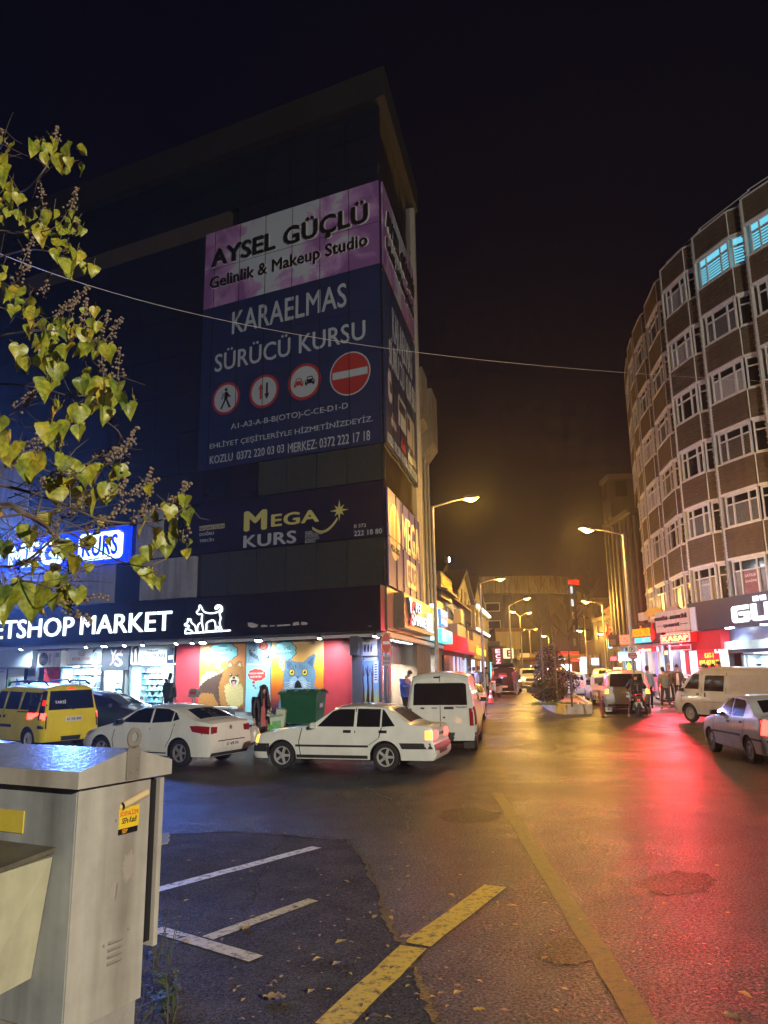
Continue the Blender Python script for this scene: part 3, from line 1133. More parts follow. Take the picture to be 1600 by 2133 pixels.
# --- dog poster
p=Poster('orange poster of a fluffy fox coloured dog with a thought cloud',(205,1040),(517,583),grad('orange print',[(0,(.62,.2,.05)),(1,(.8,.42,.2)),(.5,(.72,.2,.03))],2))
p.poly([(235,830),(268,800),(318,798),(350,830),(350,900),(300,960),(215,960),(210,900)],F_CREAMY,1,.07,6,2)
p.poly([(212,900),(260,850),(330,820),(380,800),(420,850),(420,1035),(330,1035),(300,1000),(215,985),(207,940)],F_BROWN,2,.05,6,3)
p.poly([(212,955),(240,940),(300,945),(330,1000),(340,1038),(250,1038),(212,1000)],F_ORANGE,3,.05,6,9)
p.poly([(345,880),(380,790),(430,760),(500,760),(515,800),(515,1020),(480,1038),(360,1038),(345,960)],F_ORANGE,4,.06,7,4)
p.poly([(380,900),(420,870),(490,875),(512,920),(505,1010),(440,1036),(395,1000)],F_LIGHT,5,.06,7,5)
p.poly([(398,775),(405,735),(425,725),(445,750),(470,728),(492,728),(498,770),(512,820),(500,870),(445,895),(400,870),(385,820)],F_ORANGE,6,.035,5,6)
p.poly([(412,850),(430,830),(465,830),(480,850),(470,885),(445,893),(420,882)],F_CREAMY,7,.015,4,7)
p.poly([(405,765),(412,742),(424,738),(432,760)],F_CREAMY,7)
p.poly([(470,755),(478,738),(490,740),(492,765)],F_CREAMY,7)
for ex,ey in((423,820),(466,820)):
	p.ell(ex,ey,9,9,F_BLK,8)
	p.ell(ex-2,ey-3,3,3,F_WHT,9)
p.ell(444,838,9,7,F_BLK,8)
p.poly([(424,855),(444,850),(464,855),(458,880),(444,890),(430,880)],F_BLK,8)
p.poly([(434,862),(456,862),(454,882),(444,889),(435,880)],F_PINK,9)
cloud(p,374,665,98,62,F_CLOUD,F_INKB)
for cx,cy,r_ in((340,740,18),(339,769,14),(358,792,11)):
	p.ell(cx,cy,r_,r_*.85,F_CLOUD,4,part='speech_cloud')
p.txt('MMMMMMM',(343,634),(397,622),F_INKB,5)
p.txt('MAMA ALMAYA',(306,668),(431,642),F_INKB,5)
p.txt('NE DERSİN ?',(318,698),(413,672),F_INKB,5)
p.done()

# --- strip of two small posters
p=Poster('narrow pale blue poster strip with a tabby cat and a dark siamese cat',(518,1065),(687,570),F_CYAN)
p.poly([(518,745),(687,745),(687,750),(518,750)],F_WHT,1)
p.poly([(530,740),(545,690),(535,650),(545,625),(560,635),(580,615),(592,628),(600,660),(610,690),(640,705),(680,700),(680,712),(620,720),(625,742),(590,745)],F_GREYL,2,.02,5,3)
for i in range(6):
	p.poly([(545+i*10,660+i*6),(550+i*10,658+i*6),(556+i*11,690+i*7),(552+i*11,692+i*7)],F_BLK,3)
p.poly([(655,712),(672,690),(678,672),(680,690),(676,706)],F_BLK,3)
for ex in(552,578):
	p.ell(ex,655,5,5,F_BLK,3)
cloud(p,641,627,34,28,F_RED,F_WHT)
p.txt('NE',(628,617),(652,607),F_WHT,5)
p.txt('YİYECEK',(620,631),(660,621),F_WHT,5)
p.txt('MAMA',(624,645),(656,635),F_WHT,5)
cloud(p,596,818,62,42,F_RED,F_WHT)
p.txt('GÜZELİM MAMAM',(543,815),(640,798),F_WHT,5)
p.txt('GELECEKTİR ?',(553,838),(630,820),F_WHT,5)
for cx,cy,r_ in((574,868,10),(575,890,8),(588,906,6)):
	p.ell(cx,cy,r_,r_*.85,F_RED,4,part='speech_cloud')
p.poly([(600,1060),(610,1000),(595,980),(600,945),(616,925),(612,895),(622,888),(640,915),(656,950),(660,990),(655,1010),(680,1040),(686,1064)],F_GREYL,2,.02,5,4)
p.poly([(610,1030),(598,980),(604,950),(618,930),(613,895),(622,888),(642,920),(656,955),(652,990),(640,1020),(622,1028)],F_BLK,3,.01,4,5)
p.poly([(617,925),(619,900),(632,918),(634,930)],F_PINK,4)
for ex,ey in((608,985),(634,965)):
	p.ell(ex,ey,6,6,F_CYAN,4)
p.done()

# --- cat poster
p=Poster('orange poster of a wide eyed blue grey cat with a thought cloud',(687,1068),(1040,552),grad('sunset print',[(0,(.03,.02,.06)),(1,(.75,.55,.32)),(.3,(.55,.1,.02)),(.55,(.8,.36,.03))],2,.3))
p.poly([(735,1066),(745,1010),(760,930),(790,880),(960,880),(1010,920),(1035,960),(1038,1066)],F_GREYB,1,.03,6,2)
p.poly([(770,880),(772,830),(785,770),(780,725),(820,715),(860,735),(905,735),(940,700),(975,678),(988,690),(975,760),(988,820),(980,880),(940,915),(880,935),(810,915)],F_GREYB,2,.02,6,3)
p.poly([(930,735),(975,692),(966,765)],F_GREYD,3)
p.poly([(795,745),(790,730),(815,728),(830,750),(800,775)],F_GREYD,3)
for i in range(-4,5):
	if i:
		p.poly([(868+i*17-5,748+abs(i)*5),(868+i*17+3,746+abs(i)*5),(868+i*12+3,778+abs(i)*2),(868+i*12-1,778+abs(i)*2)],F_GREYD,3)
p.poly([(815,850),(840,830),(900,830),(925,850),(930,890),(905,915),(835,915),(812,890)],F_GREYL,3,.012,5,4)
for ex in(830,915):
	p.ell(ex,801,20,23,F_BLK,4)
	p.ell(ex,801,17,20,F_AMBER,5)
	p.ell(ex,800,8,10,F_BLK,6)
	p.ell(ex-4,794,3,4,F_WHT,7)
p.poly([(856,826),(884,826),(872,845),(868,845)],F_GREYD,5)
p.poly([(845,905),(852,872),(870,850),(888,872),(897,905)],F_BLK,5)
for i in range(5):
	for sg in(-1,1):
		x0_,y0_=870+sg*(25+i*3),862+i*7
		p.poly([(x0_,y0_),(x0_+sg*(62-i*3),y0_+10+i*12),(x0_+sg*(62-i*3),y0_+12+i*12),(x0_,y0_+3)],F_WHT,6)
cloud(p,786,655,74,63,F_CLOUD,F_INKB)
for cx,cy,r_ in((760,733,16),(757,760,12),(769,782,10)):
	p.ell(cx,cy,r_,r_*.85,F_CLOUD,4,part='speech_cloud')
p.txt('NE DEMEK',(735,655),(823,628),F_INKB,5)
p.txt('MAMA BİTTİ !',(722,686),(845,660),F_INKB,5)
p.done()

# --- corner window with vases print, and board above
p=Poster('blue and white tall print of trees in the corner shop window',(1280,1000),(1405,722),grad('vase print',[(0,(.55,.6,.12)),(1,(.3,.5,.75)),(.35,(.25,.45,.7))],2,.3))
for i,x_ in enumerate((1305,1335,1365)):
	p.poly([(x_-12,998),(x_-3,900),(x_-6,860),(x_-2,760),(x_+2,740),(x_+3,860),(x_+6,900),(x_+10,998)],F_BROWN,1)
	p.poly([(x_-3,820),(x_-14,770),(x_-16,772),(x_-4,830)],F_BROWN,1)
	p.poly([(x_+3,820),(x_+12,780),(x_+14,782),(x_+4,830)],F_BROWN,1)
p.poly([(1376,730),(1400,728),(1400,870),(1376,872)],F_WHT,2)
for i in range(7):
	p.poly([(1380,745+i*17),(1396,744+i*17),(1396,752+i*17),(1380,753+i*17)],F_INKB,3)
p.done()
p=Poster('white board with dark lettering over the corner shop window',(1280,692),(1395,572),F_WHT)
p.txt('EN SICAK LEZZETLER',(1288,592),(1374,578),F_INKB,2)
for i,x_ in enumerate((1296,1316,1338,1358)):
	p.poly([(x_-5,665),(x_-7,640),(x_,612),(x_+6,630),(x_+4,665)],F_INKB if i%2 else F_BLK,2)
p.done()
t=F1.thing('shop_window','corner shop window with grey frame under the fascia','window',FX(736,1400)[0],0,OFFW)
wd=FX(790,1400)[0]-FX(736,1400)[0]
mb=MB()
mb.bx(0,.3,.0,.3,0,3.35,1)
mb.bx(.3,wd,.05,.3,0,.7,0)
mb.bx(.3,wd,.02,.1,2.02,2.16,0)
mb.bx(.3,wd,.06,.3,2.16,3.35,2)
mb.bx(.3,wd,.06,.3,.7,2.02,2)
mb.build('frame',[M_SHOPG,pm('white pilaster',(.6,.6,.62),.4),M_LIGHTB],t)

# --- display windows with shelves of goods
GOODS=[pm('packet %d'%i,c,.4,var=.05)for i,c in enumerate([(.7,.75,.75),(.5,.65,.7),(.3,.5,.6),(.6,.62,.3),(.1,.25,.5),(.6,.15,.12),(.15,.16,.2),(.5,.4,.25),(.75,.78,.8),(.2,.45,.4)])]
def display_window(name,label,x0,x1,z0,z1,F=F1,off=OFFW,seed=1,rows=6,power=60,lampc=COOL,depth=1.0,mull=(),frame=None,sizes=(.06,.16)):
	t=F.thing(name,label,'window',x0,0,off)
	W_=x1-x0
	mb=MB()
	mb.bx(0,W_,depth,depth+.05,z0-.3,z1+.1)
	mb.bx(-.02,0,.06,depth,z0-.3,z1+.1)
	mb.bx(W_,W_+.02,.06,depth,z0-.3,z1+.1)
	mb.bx(0,W_,.06,depth,z0-.35,z0-.3)
	mb.bx(0,W_,.06,depth,z1+.1,z1+.14)
	hh=(z1-z0)/rows
	for i in range(rows):
		mb.bx(0,W_,max(.07,depth-.38),depth-.02,z0+i*hh,z0+i*hh+.02)
	mb.build('shelf',M_LIGHTB,t)
	r_=random.Random(seed)
	st=MB()
	for i in range(rows):
		x=.02
		while x<W_-.1:
			w_=r_.uniform(*sizes)
			h_=r_.uniform(.45,.92)*hh
			if x+w_<W_ and r_.random()<.93:
				c_=r_.randrange(len(GOODS))
				y_=max(.08,depth-.36)+r_.uniform(0,.05)
				st.bx(x,x+w_,y_,y_+.2,z0+i*hh+.02,z0+i*hh+.02+h_,c_)
				if r_.random()<.6:
					st.bx(x+w_*.15,x+w_*.85,y_-.003,y_,z0+i*hh+.02+h_*.3,z0+i*hh+.02+h_*r_.uniform(.5,.8),r_.randrange(len(GOODS)))
			x+=w_+.012
	tag(st.build('stock',GOODS,t),kind='stuff')
	fm_=MB()
	fr=frame or M_SHOPG
	fm_.bx(-.05,.02,-.04,.06,z0-.05,z1+.05)
	fm_.bx(W_-.02,W_+.05,-.04,.06,z0-.05,z1+.05)
	fm_.bx(.02,W_-.02,-.04,.06,z1,z1+.05)
	fm_.bx(.02,W_-.02,-.04,.06,z0-.05,z0)
	for q in mull:
		fm_.bx(W_*q-.025,W_*q+.025,-.039,.06,z0,z1)
	fm_.build('frame',fr,t)
	MB().quad((.02,.0,z0),(W_-.02,.0,z0),(W_-.02,.0,z1),(.02,.0,z1)).build('pane',M_CLEAR,t)
	fx=MB().bx(W_*.15,W_*.85,.3,.38,z1+.02,z1+.07).build('ceiling_lamp',glow('tube lamp',(.8,.95,1),4),t)
	lamp(t,'AREA',(W_/2,.35,z1-.0),power,lampc,.5,(0,0,0),name='lamp_light')
	return t
zt=zat(320,1388)
a,b=FX(272,1400)[0],FX(363,1400)[0]
display_window('display_window','bright shop window of pet goods right of the shop door',a,b,.65,zt,seed=4,rows=7,power=60)
a,b=FX(128,1400)[0],FX(212,1400)[0]
dw=display_window('display_window','bright shop window with round stickers left of the shop door',a,b,.65,zt,seed=9,rows=6,power=60,sizes=(.1,.28))
r_=random.Random(5)
stk=MB()
for cx,cz,rr_ in((.75,1.75,.33),(1.4,1.78,.3),(2.0,1.72,.3),(1.25,2.45,.25),(1.95,2.47,.26)):
	n_=20
	for i in range(n_):
		a0,a1=2*pi*i/n_,2*pi*(i+1)/n_
		stk.plate([(cx+rr_*cos(a0),cz+rr_*sin(a0)),(cx+rr_*cos(a1),cz+rr_*sin(a1)),(cx+.88*rr_*cos(a1),cz+.88*rr_*sin(a1)),(cx+.88*rr_*cos(a0),cz+.88*rr_*sin(a0))],-.012,-.006)
	stk.plate([(cx-rr_*.5,cz-.1),(cx+rr_*.2,cz-.2),(cx+rr_*.5,cz+.05),(cx+.05,cz+.16),(cx-rr_*.4,cz+.1)],-.012,-.006)
stk.build('sticker',F_WHT,dw)
a,b=FX(214,1400)[0],FX(268,1400)[0]
t=display_window('shop_door','glazed shop door under the grey letter board',a+.12,b-.3,.2,zat(240,1396),seed=14,rows=8,power=45,sizes=(.05,.12))
t['category']='door'
MB().tube([(.12,-.1,.95),(.12,-.1,1.75)],.02,6).build('handle',STEEL,t)
p=Poster('grey board with large white letters and a pink slash over the shop door',(680,790),(868,622),M_SHOPG,0,1150,3.2,name='shop_sign',cat='sign')
p.txt('Y',(735,740),(783,650),F_WHT,2,.02)
p.txt('S',(768,762),(824,672),F_WHT,2,.02)
p.poly([(735,752),(818,648),(822,654),(742,756)],F_PINK,3)
p.done()
p=Poster('pale board with a red crown emblem over the left shop window',(418,752),(684,622),M_LIGHTB,0,1150,3.2,name='shop_sign',cat='sign')
p.txt('ROYAL CANIN',(486,724),(607,698),F_RED,2,.015)
for i in range(7):
	p.ell(530+i*6.5,683-5*cos((i-3)/3),3.5,3.5,F_RED,2,10)
	p.ell(528+i*7.2,672-8*cos((i-3)/3),2.5,2.5,F_RED,2,10)
p.poly([(533,693),(570,692),(569,688),(534,689)],F_RED,2)
p.poly([(435,640),(465,638),(467,745),(433,747)],F_WHT,2)
p.poly([(437,642),(463,641),(463,662),(437,664)],F_PINK,3)
p.poly([(622,735),(630,690),(640,665),(655,680),(650,705),(672,735)],F_GREYL,2)
p.poly([(620,680),(625,650),(650,640),(640,655),(630,670)],F_BROWN,2)
p.done()
p=Poster('pale board with two dogs and thin lettering over the right shop window',(872,748),(1166,606),M_LIGHTB,0,1150,3.2,name='shop_sign',cat='sign')
p.txt('PRO PLAN',(946,706),(1103,678),F_BLK,2,.004)
p.txt('PURINA',(986,668),(1058,650),F_INKB,2,.02)
p.poly([(885,735),(890,690),(884,650),(895,630),(925,628),(932,650),(925,690),(930,735)],F_BROWN,2)
p.poly([(900,735),(902,650),(914,640),(918,735)],F_WHT,3)
p.poly([(1117,742),(1118,650),(1165,640),(1165,740)],F_INKB,2)
p.poly([(1125,690),(1160,685),(1158,715),(1126,718)],F_WHT,3)
p.done()
KB=dict(ox=0,oy=1320,k=6.667)
p=Poster('white window poster with a green parakeet and a blue parakeet',(82,1000),(348,412),M_LIGHTB,**KB)
p.txt('Lilia',(145,470),(210,440),F_INKB,2)
p.txt('Trixie',(258,470),(318,440),F_INKB,2)
p.poly([(115,489),(345,484),(345,487),(115,492)],F_GREYL,1)
p.poly([(116,552),(342,546),(342,549),(116,555)],F_GREYL,1)
M_GRN=pm('print green',(.05,.45,.1),.4)
M_BLU=pm('print blue',(.06,.2,.5),.4)
p.poly([(118,690),(128,640),(140,615),(158,628),(160,690),(158,730),(160,820),(150,800),(135,740),(120,740)],M_GRN,2)
p.ell(148,635,13,14,F_AMBER,3)
p.poly([(226,700),(235,650),(242,580),(250,640),(272,660),(290,700),(315,745),(280,740),(260,765),(232,745)],M_BLU,2)
p.ell(246,640,12,13,F_BLK,3)
p.poly([(170,772),(330,790),(330,796),(170,780)],F_BROWN,1)
p.poly([(200,920),(215,860),(260,810),(310,790),(312,830),(270,850),(310,870),(300,960),(210,990)],F_RED,2)
p.ell(280,875,25,20,F_WHT,3)
p.poly([(85,980),(120,900),(190,870),(200,920),(160,990)],M_BLU,2)
p.done()
p=Poster('white window poster with dark lettering at the far left shop window',(-60,1010),(104,418),M_LIGHTB,**KB)
p.txt('PREMIUM',(10,460),(90,446),F_INKB,2)
p.txt('KING',(14,540),(76,515),F_INKB,2)
p.poly([(-50,900),(0,860),(60,890),(60,1000),(-50,1000)],M_BLU,1)
p.done()
p=Poster('grey shop door panel printed with a white cat face',(355,1010),(560,402),M_SHOPG,**KB,name='shop_door',cat='door')
p.poly([(365,440),(525,434),(525,505),(365,510)],F_GREYB,1)
p.poly([(362,1000),(358,760),(372,625),(400,690),(440,700),(490,690),(518,640),(528,760),(530,1000)],F_WHT,2,.02,5,3)
p.poly([(375,690),(378,650),(395,700)],F_GREYL,3)
p.poly([(492,700),(512,660),(515,720)],F_GREYL,3)
p.ell(455,800,22,20,F_CYAN,3)
p.ell(457,800,10,14,F_BLK,4)
p.ell(395,810,16,16,F_CYAN,3)
p.poly([(410,860),(440,858),(426,880)],F_PINK,3)
p.done()
t=F1.thing('lit_canopy','pale lit canopy box over the far left shop windows','canopy',-27,2.55,OFFW)
w_=FX(78,1370)[0]+27
MB().bx(0,w_,-.3,0,0,.8).build('canopy_box',pm('pale canopy',(.4,.5,.55),.35),t)
MB().bx(0,w_,-.33,.0,-.08,0).build('trim',STEEL,t)

# --- air conditioner on the fascia wall
s0,z0=F1.px(78,1390,-.1)
s1,z1=F1.px(129,1355,-.1)
t=F1.thing('air_conditioner','white air conditioner unit on brackets over the red pier','air conditioner',s0,z0,OFFW)
W_,Hh=s1-s0,z1-z0
MB().bx(0,W_,-.42,-.06,0,Hh).build('casing',pm('off white casing',(.62,.62,.58),.4),t)
mb=MB()
cx,cz,rr_=W_*.26,Hh*.5,Hh*.42
mb.M=Matrix.Translation((cx,-.42,cz))@Matrix.Rotation(pi/2,4,'X')
for q in(.2,.45,.7,.95):
	mb.lathe([(rr_*q-.01,0),(rr_*q-.01,.02),(rr_*q+.01,.02),(rr_*q+.01,0)],n=24)
for q in range(10):
	a_=pi*q/5
	mb.tube([(0,0,.012),(rr_*.95*cos(a_),rr_*.95*sin(a_),.012)],.006,4)
mb.build('fan_grille',pm('fan grille',(.25,.26,.28),.4),t)
mb=MB()
disc(mb,cx,cz,rr_*.93,-.424,-.42,0)
mb.build('fan_well',M_INK,t)
mb=MB()
vs_,fs=textmesh('VESTEL',.02)
ax,bx_=min(v[0]for v in vs_),max(v[0]for v in vs_)
hh=max(v[1]for v in vs_)
mb.add([(W_*.53-v[1]/hh*W_*.08+W_*.04,-.425-v[2]*.02,Hh*(.12+.76*(v[0]-ax)/(bx_-ax)))for v in vs_],fs)
mb.build('lettering',M_RED,t)
mb=MB()
mb.bx(W_*.7,W_*.72,-.425,-.42,.03,Hh-.03)
mb.bx(W_*.76,W_*.92,-.425,-.42,Hh*.6,Hh*.88)
mb.build('label_plate',pm('label grey',(.3,.33,.4),.4),t)
mb=MB()
for q in(.12,.42,.9):
	mb.tube([(W_*q,0,-.35),(W_*q,-.4,-.02)],.015,5)
	mb.tube([(W_*q,-.42,-.02),(W_*q,.0,-.02)],.015,5)
mb.build('bracket',BLACK,t)

# --- floodlights on arms under the fascia
n_=0
for px_,py_,pw in((47,1351,170),(182,1351,170),(220,1347,140),(262,1346,130),(300,1343,150),(370,1341,170),(403,1340,180),(425,1338,220),(541,1333,240),(668,1327,240),(783,1323,170)):
	s_,z_=F1.px(px_,py_,.35)
	t=F1.thing('floodlight',['small black floodlight hanging under the fascia near pixel','x'][0],'floodlight',s_,3.5,.4,'floodlights under the pet shop fascia')
	n_+=1
	names=['leftmost small floodlight, over the bird posters','small floodlight over the crown emblem board, left one','black floodlight at the right end of the crown emblem board','small floodlight over the grey letter board','small floodlight over the board with two dogs','small floodlight over the left red pier, left one','small floodlight over the left red pier, right one','wide black floodlight at the left edge of the dog poster','wide black floodlight over the narrow cat strip','black floodlight at the right top of the cat poster','violet lit floodlight at the shop corner over the end window']
	t['label']=names[n_-1]
	mb=MB()
	mb.tube([(0,0,0),(0,-.02,-.12)],.015,5)
	mb.build('arm',BLACK,t)
	hd=MB()
	wide=.16 if n_ in(3,8,9)else .08
	hd.M=Matrix.Translation((0,-.02,-.18))@Matrix.Rotation(radians(-28),4,'X')
	hd.bx(-wide,wide,-.07,.07,-.02,.05)
	hd.build('lamp_head',BLACK,t)
	ln=MB()
	ln.M=hd.M
	ln.bx(-wide+.02,wide-.02,-.055,.055,-.026,-.02)
	cc=(.5,.55,1.0)if n_==11 else(.75,.92,1)
	ln.build('lens',glow('flood lens violet' if n_==11 else 'flood lens',cc,14),t)
	lamp(t,'SPOT',(0,-.03,-.24),pw*.36,cc,.06,(radians(24),0,0),140,'lamp_light')

# ---------------------------------------------------------------- narrow side: pet market sign and shops under the overhang
t=F2.thing('side_fascia','brown metal fascia over the side shops round the corner','fascia',0,3.55,0)
MB().bx(.02,20.5,-.02,.2,0,1.6).build('panel',pm('brown metal fascia',(.2,.15,.12),.38,metal=.3,var=.2,vs=1.5,stain=.4),t)
t=F2.thing('shop_sign','raised brown sign box with white lit pet market letters','sign',1.45,3.7,.02)
MB().bx(0,8.0,-.38,0,0,1.35).build('sign_box',pm('brown sign metal',(.2,.145,.11),.4,metal=.3,var=.2,stain=.3),t)
EL2=glow('side letter light',(.7,.9,1),.33)
M_LSIDE=pm('letter return grey',(.12,.12,.13),.4)
for s,x0,z0,x1,z1,b_ in(('PET',2.0,.72,3.4,1.15,.012),('MARKET',1.75,.2,5.1,.62,.012),('Y',.45,.62,1.15,1.2,.02),('S',.95,.15,1.65,.75,.02)):
	text(t,s,x0,z0,x1,z1,M_LSIDE,-.38,.12,b_,name='letter_return')
	text(t,s,x0,z0,x1,z1,EL2,-.501,.01,b_)
mb=MB()
mb.tube([(.5,-.52,.12),(1.5,-.52,1.1)],.03,5)
mb.build('slash',glow('pink slash light',(1,.03,.1),.3),t)
mb=MB()
for q in([(5.5,.2),(5.5,.75),(5.8,.95),(6.2,.85),(6.5,1.0),(6.5,.2)],[(5.8,.2),(5.8,.5),(6.2,.5),(6.2,.2)],[(5.2,.18),(7.0,.16)]):
	mb.tube([(a,-.47,b)for a,b in q],.04,5)
mb.build('pet_emblem',EL2,t)
t=F2.thing('lit_sign','blue and cyan lit sign with white shape beside the pet market sign','sign',9.7,3.45,.02)
mb=MB()
mb.plate([(.2,.1),(.8,.5),(1.1,1.0),(.9,1.75),(.4,1.9),(.1,1.2)],-.4,-.1,0)
mb.build('emblem',glow('white shape light',(.75,1,1),.35),t)
MB().bx(1.8,4.4,-.45,-.1,1.0,1.75).build('sign_box',glow('blue sign light',(.02,.16,.9),.3),t)
text(t,'BİLİŞİM',2.0,1.2,4.2,1.55,M_INK,-.45,.01,.02)
MB().bx(1.6,6.0,-.5,-.1,.1,.75).build('sign_box',glow('cyan sign light',(.08,.85,.85),.25),t)
lamp(t,'AREA',(3,-.8,.8),130,(.4,.35,1),1,(radians(-80),0,0),name='sign_light')
text(t,'PVN',2.0,.15,5.6,.7,glow('dark cyan letter',(.02,.3,.35),.6),-.5,.01,.01)
side=F2.thing('side_shopfront','row of dark framed side shop fronts under the brown fascia','shopfront',0,0,-1.1)
mb=MB()
for x_ in(.3,2.6,3.4,5.6,8.4,11,14,16.5,20):
	mb.bx(x_,x_+.22,-.05,.3,-.2,3.3)
mb.bx(0,20.5,.0,.3,2.65,3.35)
mb.build('frame',M_SHOPG,side)
mb=MB()
for x_,w__ in((5.8,2.5),(8.7,2.2)):
	mb.bx(x_,x_+w__,-.09,-.05,2.4,3.2)
mb.build('shutter_box',pm('grey shutter box',(.2,.2,.21),.5,stain=.3),side)
for k_,(x0,x1,c_,pw)in enumerate(((.55,2.55,(1,.8,.6),50),(3.65,5.55,(1,.75,.55),80),(5.85,8.3,(1,.7,.45),110),(8.65,10.95,(.8,.8,1),60),(11.3,13.9,(.9,.9,1),60))):
	lb=['side shop window nearest the corner with warm stock','second side shop window with small goods','warm side shop window full of colourful goods','dim bluish side shop window beyond the warm one','side shop window next to the lamp post'][k_]
	display_window('display_window',lb,x0,x1,.3,2.5,F2,-1.1,seed=20+k_,rows=7,power=pw,lampc=c_,depth=.3 if not k_ else 1.2,sizes=(.07,.2))
mb=MB()
r_=random.Random(4)
for i in range(14):
	mb.bx(.6+i*1.1,.75+i*1.1,-.75,-.6,3.28,3.32)
dl=F2.thing('downlight_row','row of round downlights in the soffit over the side shops','downlights',0,0,-1.1)
mb.build('lens',glow('downlight',(.85,.95,1),9),dl)
for x_ in(1.5,5,9,13):
	lamp(dl,'SPOT',(x_,-.7,3.25),70,(.85,.92,1),.1,(0,0,0),130,'lamp_light')
mb=MB()
P=[F1.w(-27,0,2.2),F1.w(-1.2,0,2.2),F1.w(.9,0,1.2),F2.w(.3,0,1.9),F2.w(30,0,2.2),F2.w(30,0,-3),F2.w(0,0,-3),F1.w(-27,0,-3)]
n_=len(P)
def dense(P_,step=1.5):
	out=[]
	for i in range(len(P_)):
		a_,b_=P_[i],P_[(i+1)%len(P_)]
		k2=max(1,int((b_-a_).length/step))
		for j in range(k2):
			out.append(a_.lerp(b_,j/k2))
	return out
P=dense(P)
n_=len(P)
mb.add([(p.x,p.y,gz(p.y)+.13)for p in P]+[(p.x,p.y,gz(p.y)-.2)for p in P],[tuple(range(n_-1,-1,-1))]+[(i,i+n_,(i+1)%n_+n_,(i+1)%n_)for i in range(n_)])
tag(mb.build('pavement',M_PAVE),kind='structure')

# ================================================================ CURVED APARTMENT BLOCK ON THE RIGHT
M_SIDING=pm('brown board siding',(.15,.112,.08),.55,var=.22,vs=3,stain=.25)
M_TRIM=pm('off white trim',(.74,.72,.7),.5,var=.1,stain=.2)
M_DARKG=pm('dark window pane',(.014,.015,.018),.08,var=.3,vs=1.2,spec=.7)
M_CURT=pm('pale curtain pane',(.36,.36,.37),.35,var=.25,vs=9)
M_CURT2=pm('grey net curtain pane',(.13,.135,.14),.25,var=.3,vs=7)
M_BLINDP=pm('striped blind pane',(.1,.085,.075),.3,var=.3,vs=6)
M_LITBL=glow('lit blind cyan',(.14,.55,.72),.2)
M_WARMP=pm('poster pane',(.16,.12,.09),.3,var=.4,vs=7)
apt=thing('apartment_block','curved brown clad apartment block with stacked window bays on the right','building',(17,36,gz(36)),0)
AM=Matrix.Translation((-17,-36,-gz(36)))
PB=[(21.3,26.6),(19.3,30.2),(17.8,33.4),(16.74,36.77),(16.2,40.1),(16.75,44.5),(17.2,48.3),(17.75,51.2),(19.1,56.2),(21.2,60.2),(24,64)]
mb=MB(AM)
core=[(x+.75,y)for x,y in PB]
mb.slab(core+[(40,64),(40,26.6)],4.0,24.6)
mb.build('wall',M_TRIM,apt)
mb=MB(AM)
for i in range(1,len(PB)):
	a,b=PB[i],PB[i-1]
	mb.tube([(a[0]+.4,a[1],25.1),(b[0]+.5,b[1],25.1)],.03,5)
	mb.tube([(a[0]+.4,a[1],24.8),(b[0]+.5,b[1],24.8)],.03,5)
mb.build('roof_railing',M_TRIM,apt)
r_=random.Random(11)
def bay_window(bm,W_,z0,z1,k,paneM):
	"""window frame with panes, local to bay matrix bm; x 0..W_"""
	fr=MB(bm)
	d=.06
	fr.bx(0,W_,.0,.1,z1-.1,z1)
	fr.bx(0,W_,.0,.1,z0,z0+.09)
	tz=z1-.1-(z1-z0)*.26
	nn=3 if W_>1.6 else 1
	xs_=[0,.24,.74,1.0]if nn==3 else[0,1]
	for q in xs_:
		x=q*(W_-.08)
		fr.bx(x,x+.08,.001,.1,z0+.09,z1-.1)
	for i in range(nn):
		fr.bx(xs_[i]*(W_-.08)+.08,xs_[i+1]*(W_-.08),.002,.1,tz,tz+.06)
	if k%3==0 and nn==3:
		x=xs_[2]*(W_-.08)+.08
		fr.bx(x+.02,x+.06,-.02,.09,z0+.09,tz)
	w_=fr.build('window',M_FRAME,apt)
	pn=MB(bm)
	for i in range(nn):
		a,b=xs_[i]*(W_-.08)+.08,xs_[i+1]*(W_-.08)
		pn.quad((a,.07,z0+.09),(b,.07,z0+.09),(b,.07,tz),(a,.07,tz),0)
		pn.quad((a,.07,tz+.06),(b,.07,tz+.06),(b,.07,z1-.1),(a,.07,z1-.1),0 if paneM is M_LITBL else 1)
	if paneM in(M_LITBL,M_BLINDP):
		z=z0+.12
		while z<tz-.05:
			pn.bx(.1,W_-.1,.04,.066,z,z+.05,2)
			z+=.15
	pn.build('pane',[paneM,M_DARKG,pm('lit blind band',(.2,.3,.34),.4)if paneM is M_LITBL else M_BLINDP],w_)
ZH=[7.1+3.2*k for k in range(6)]
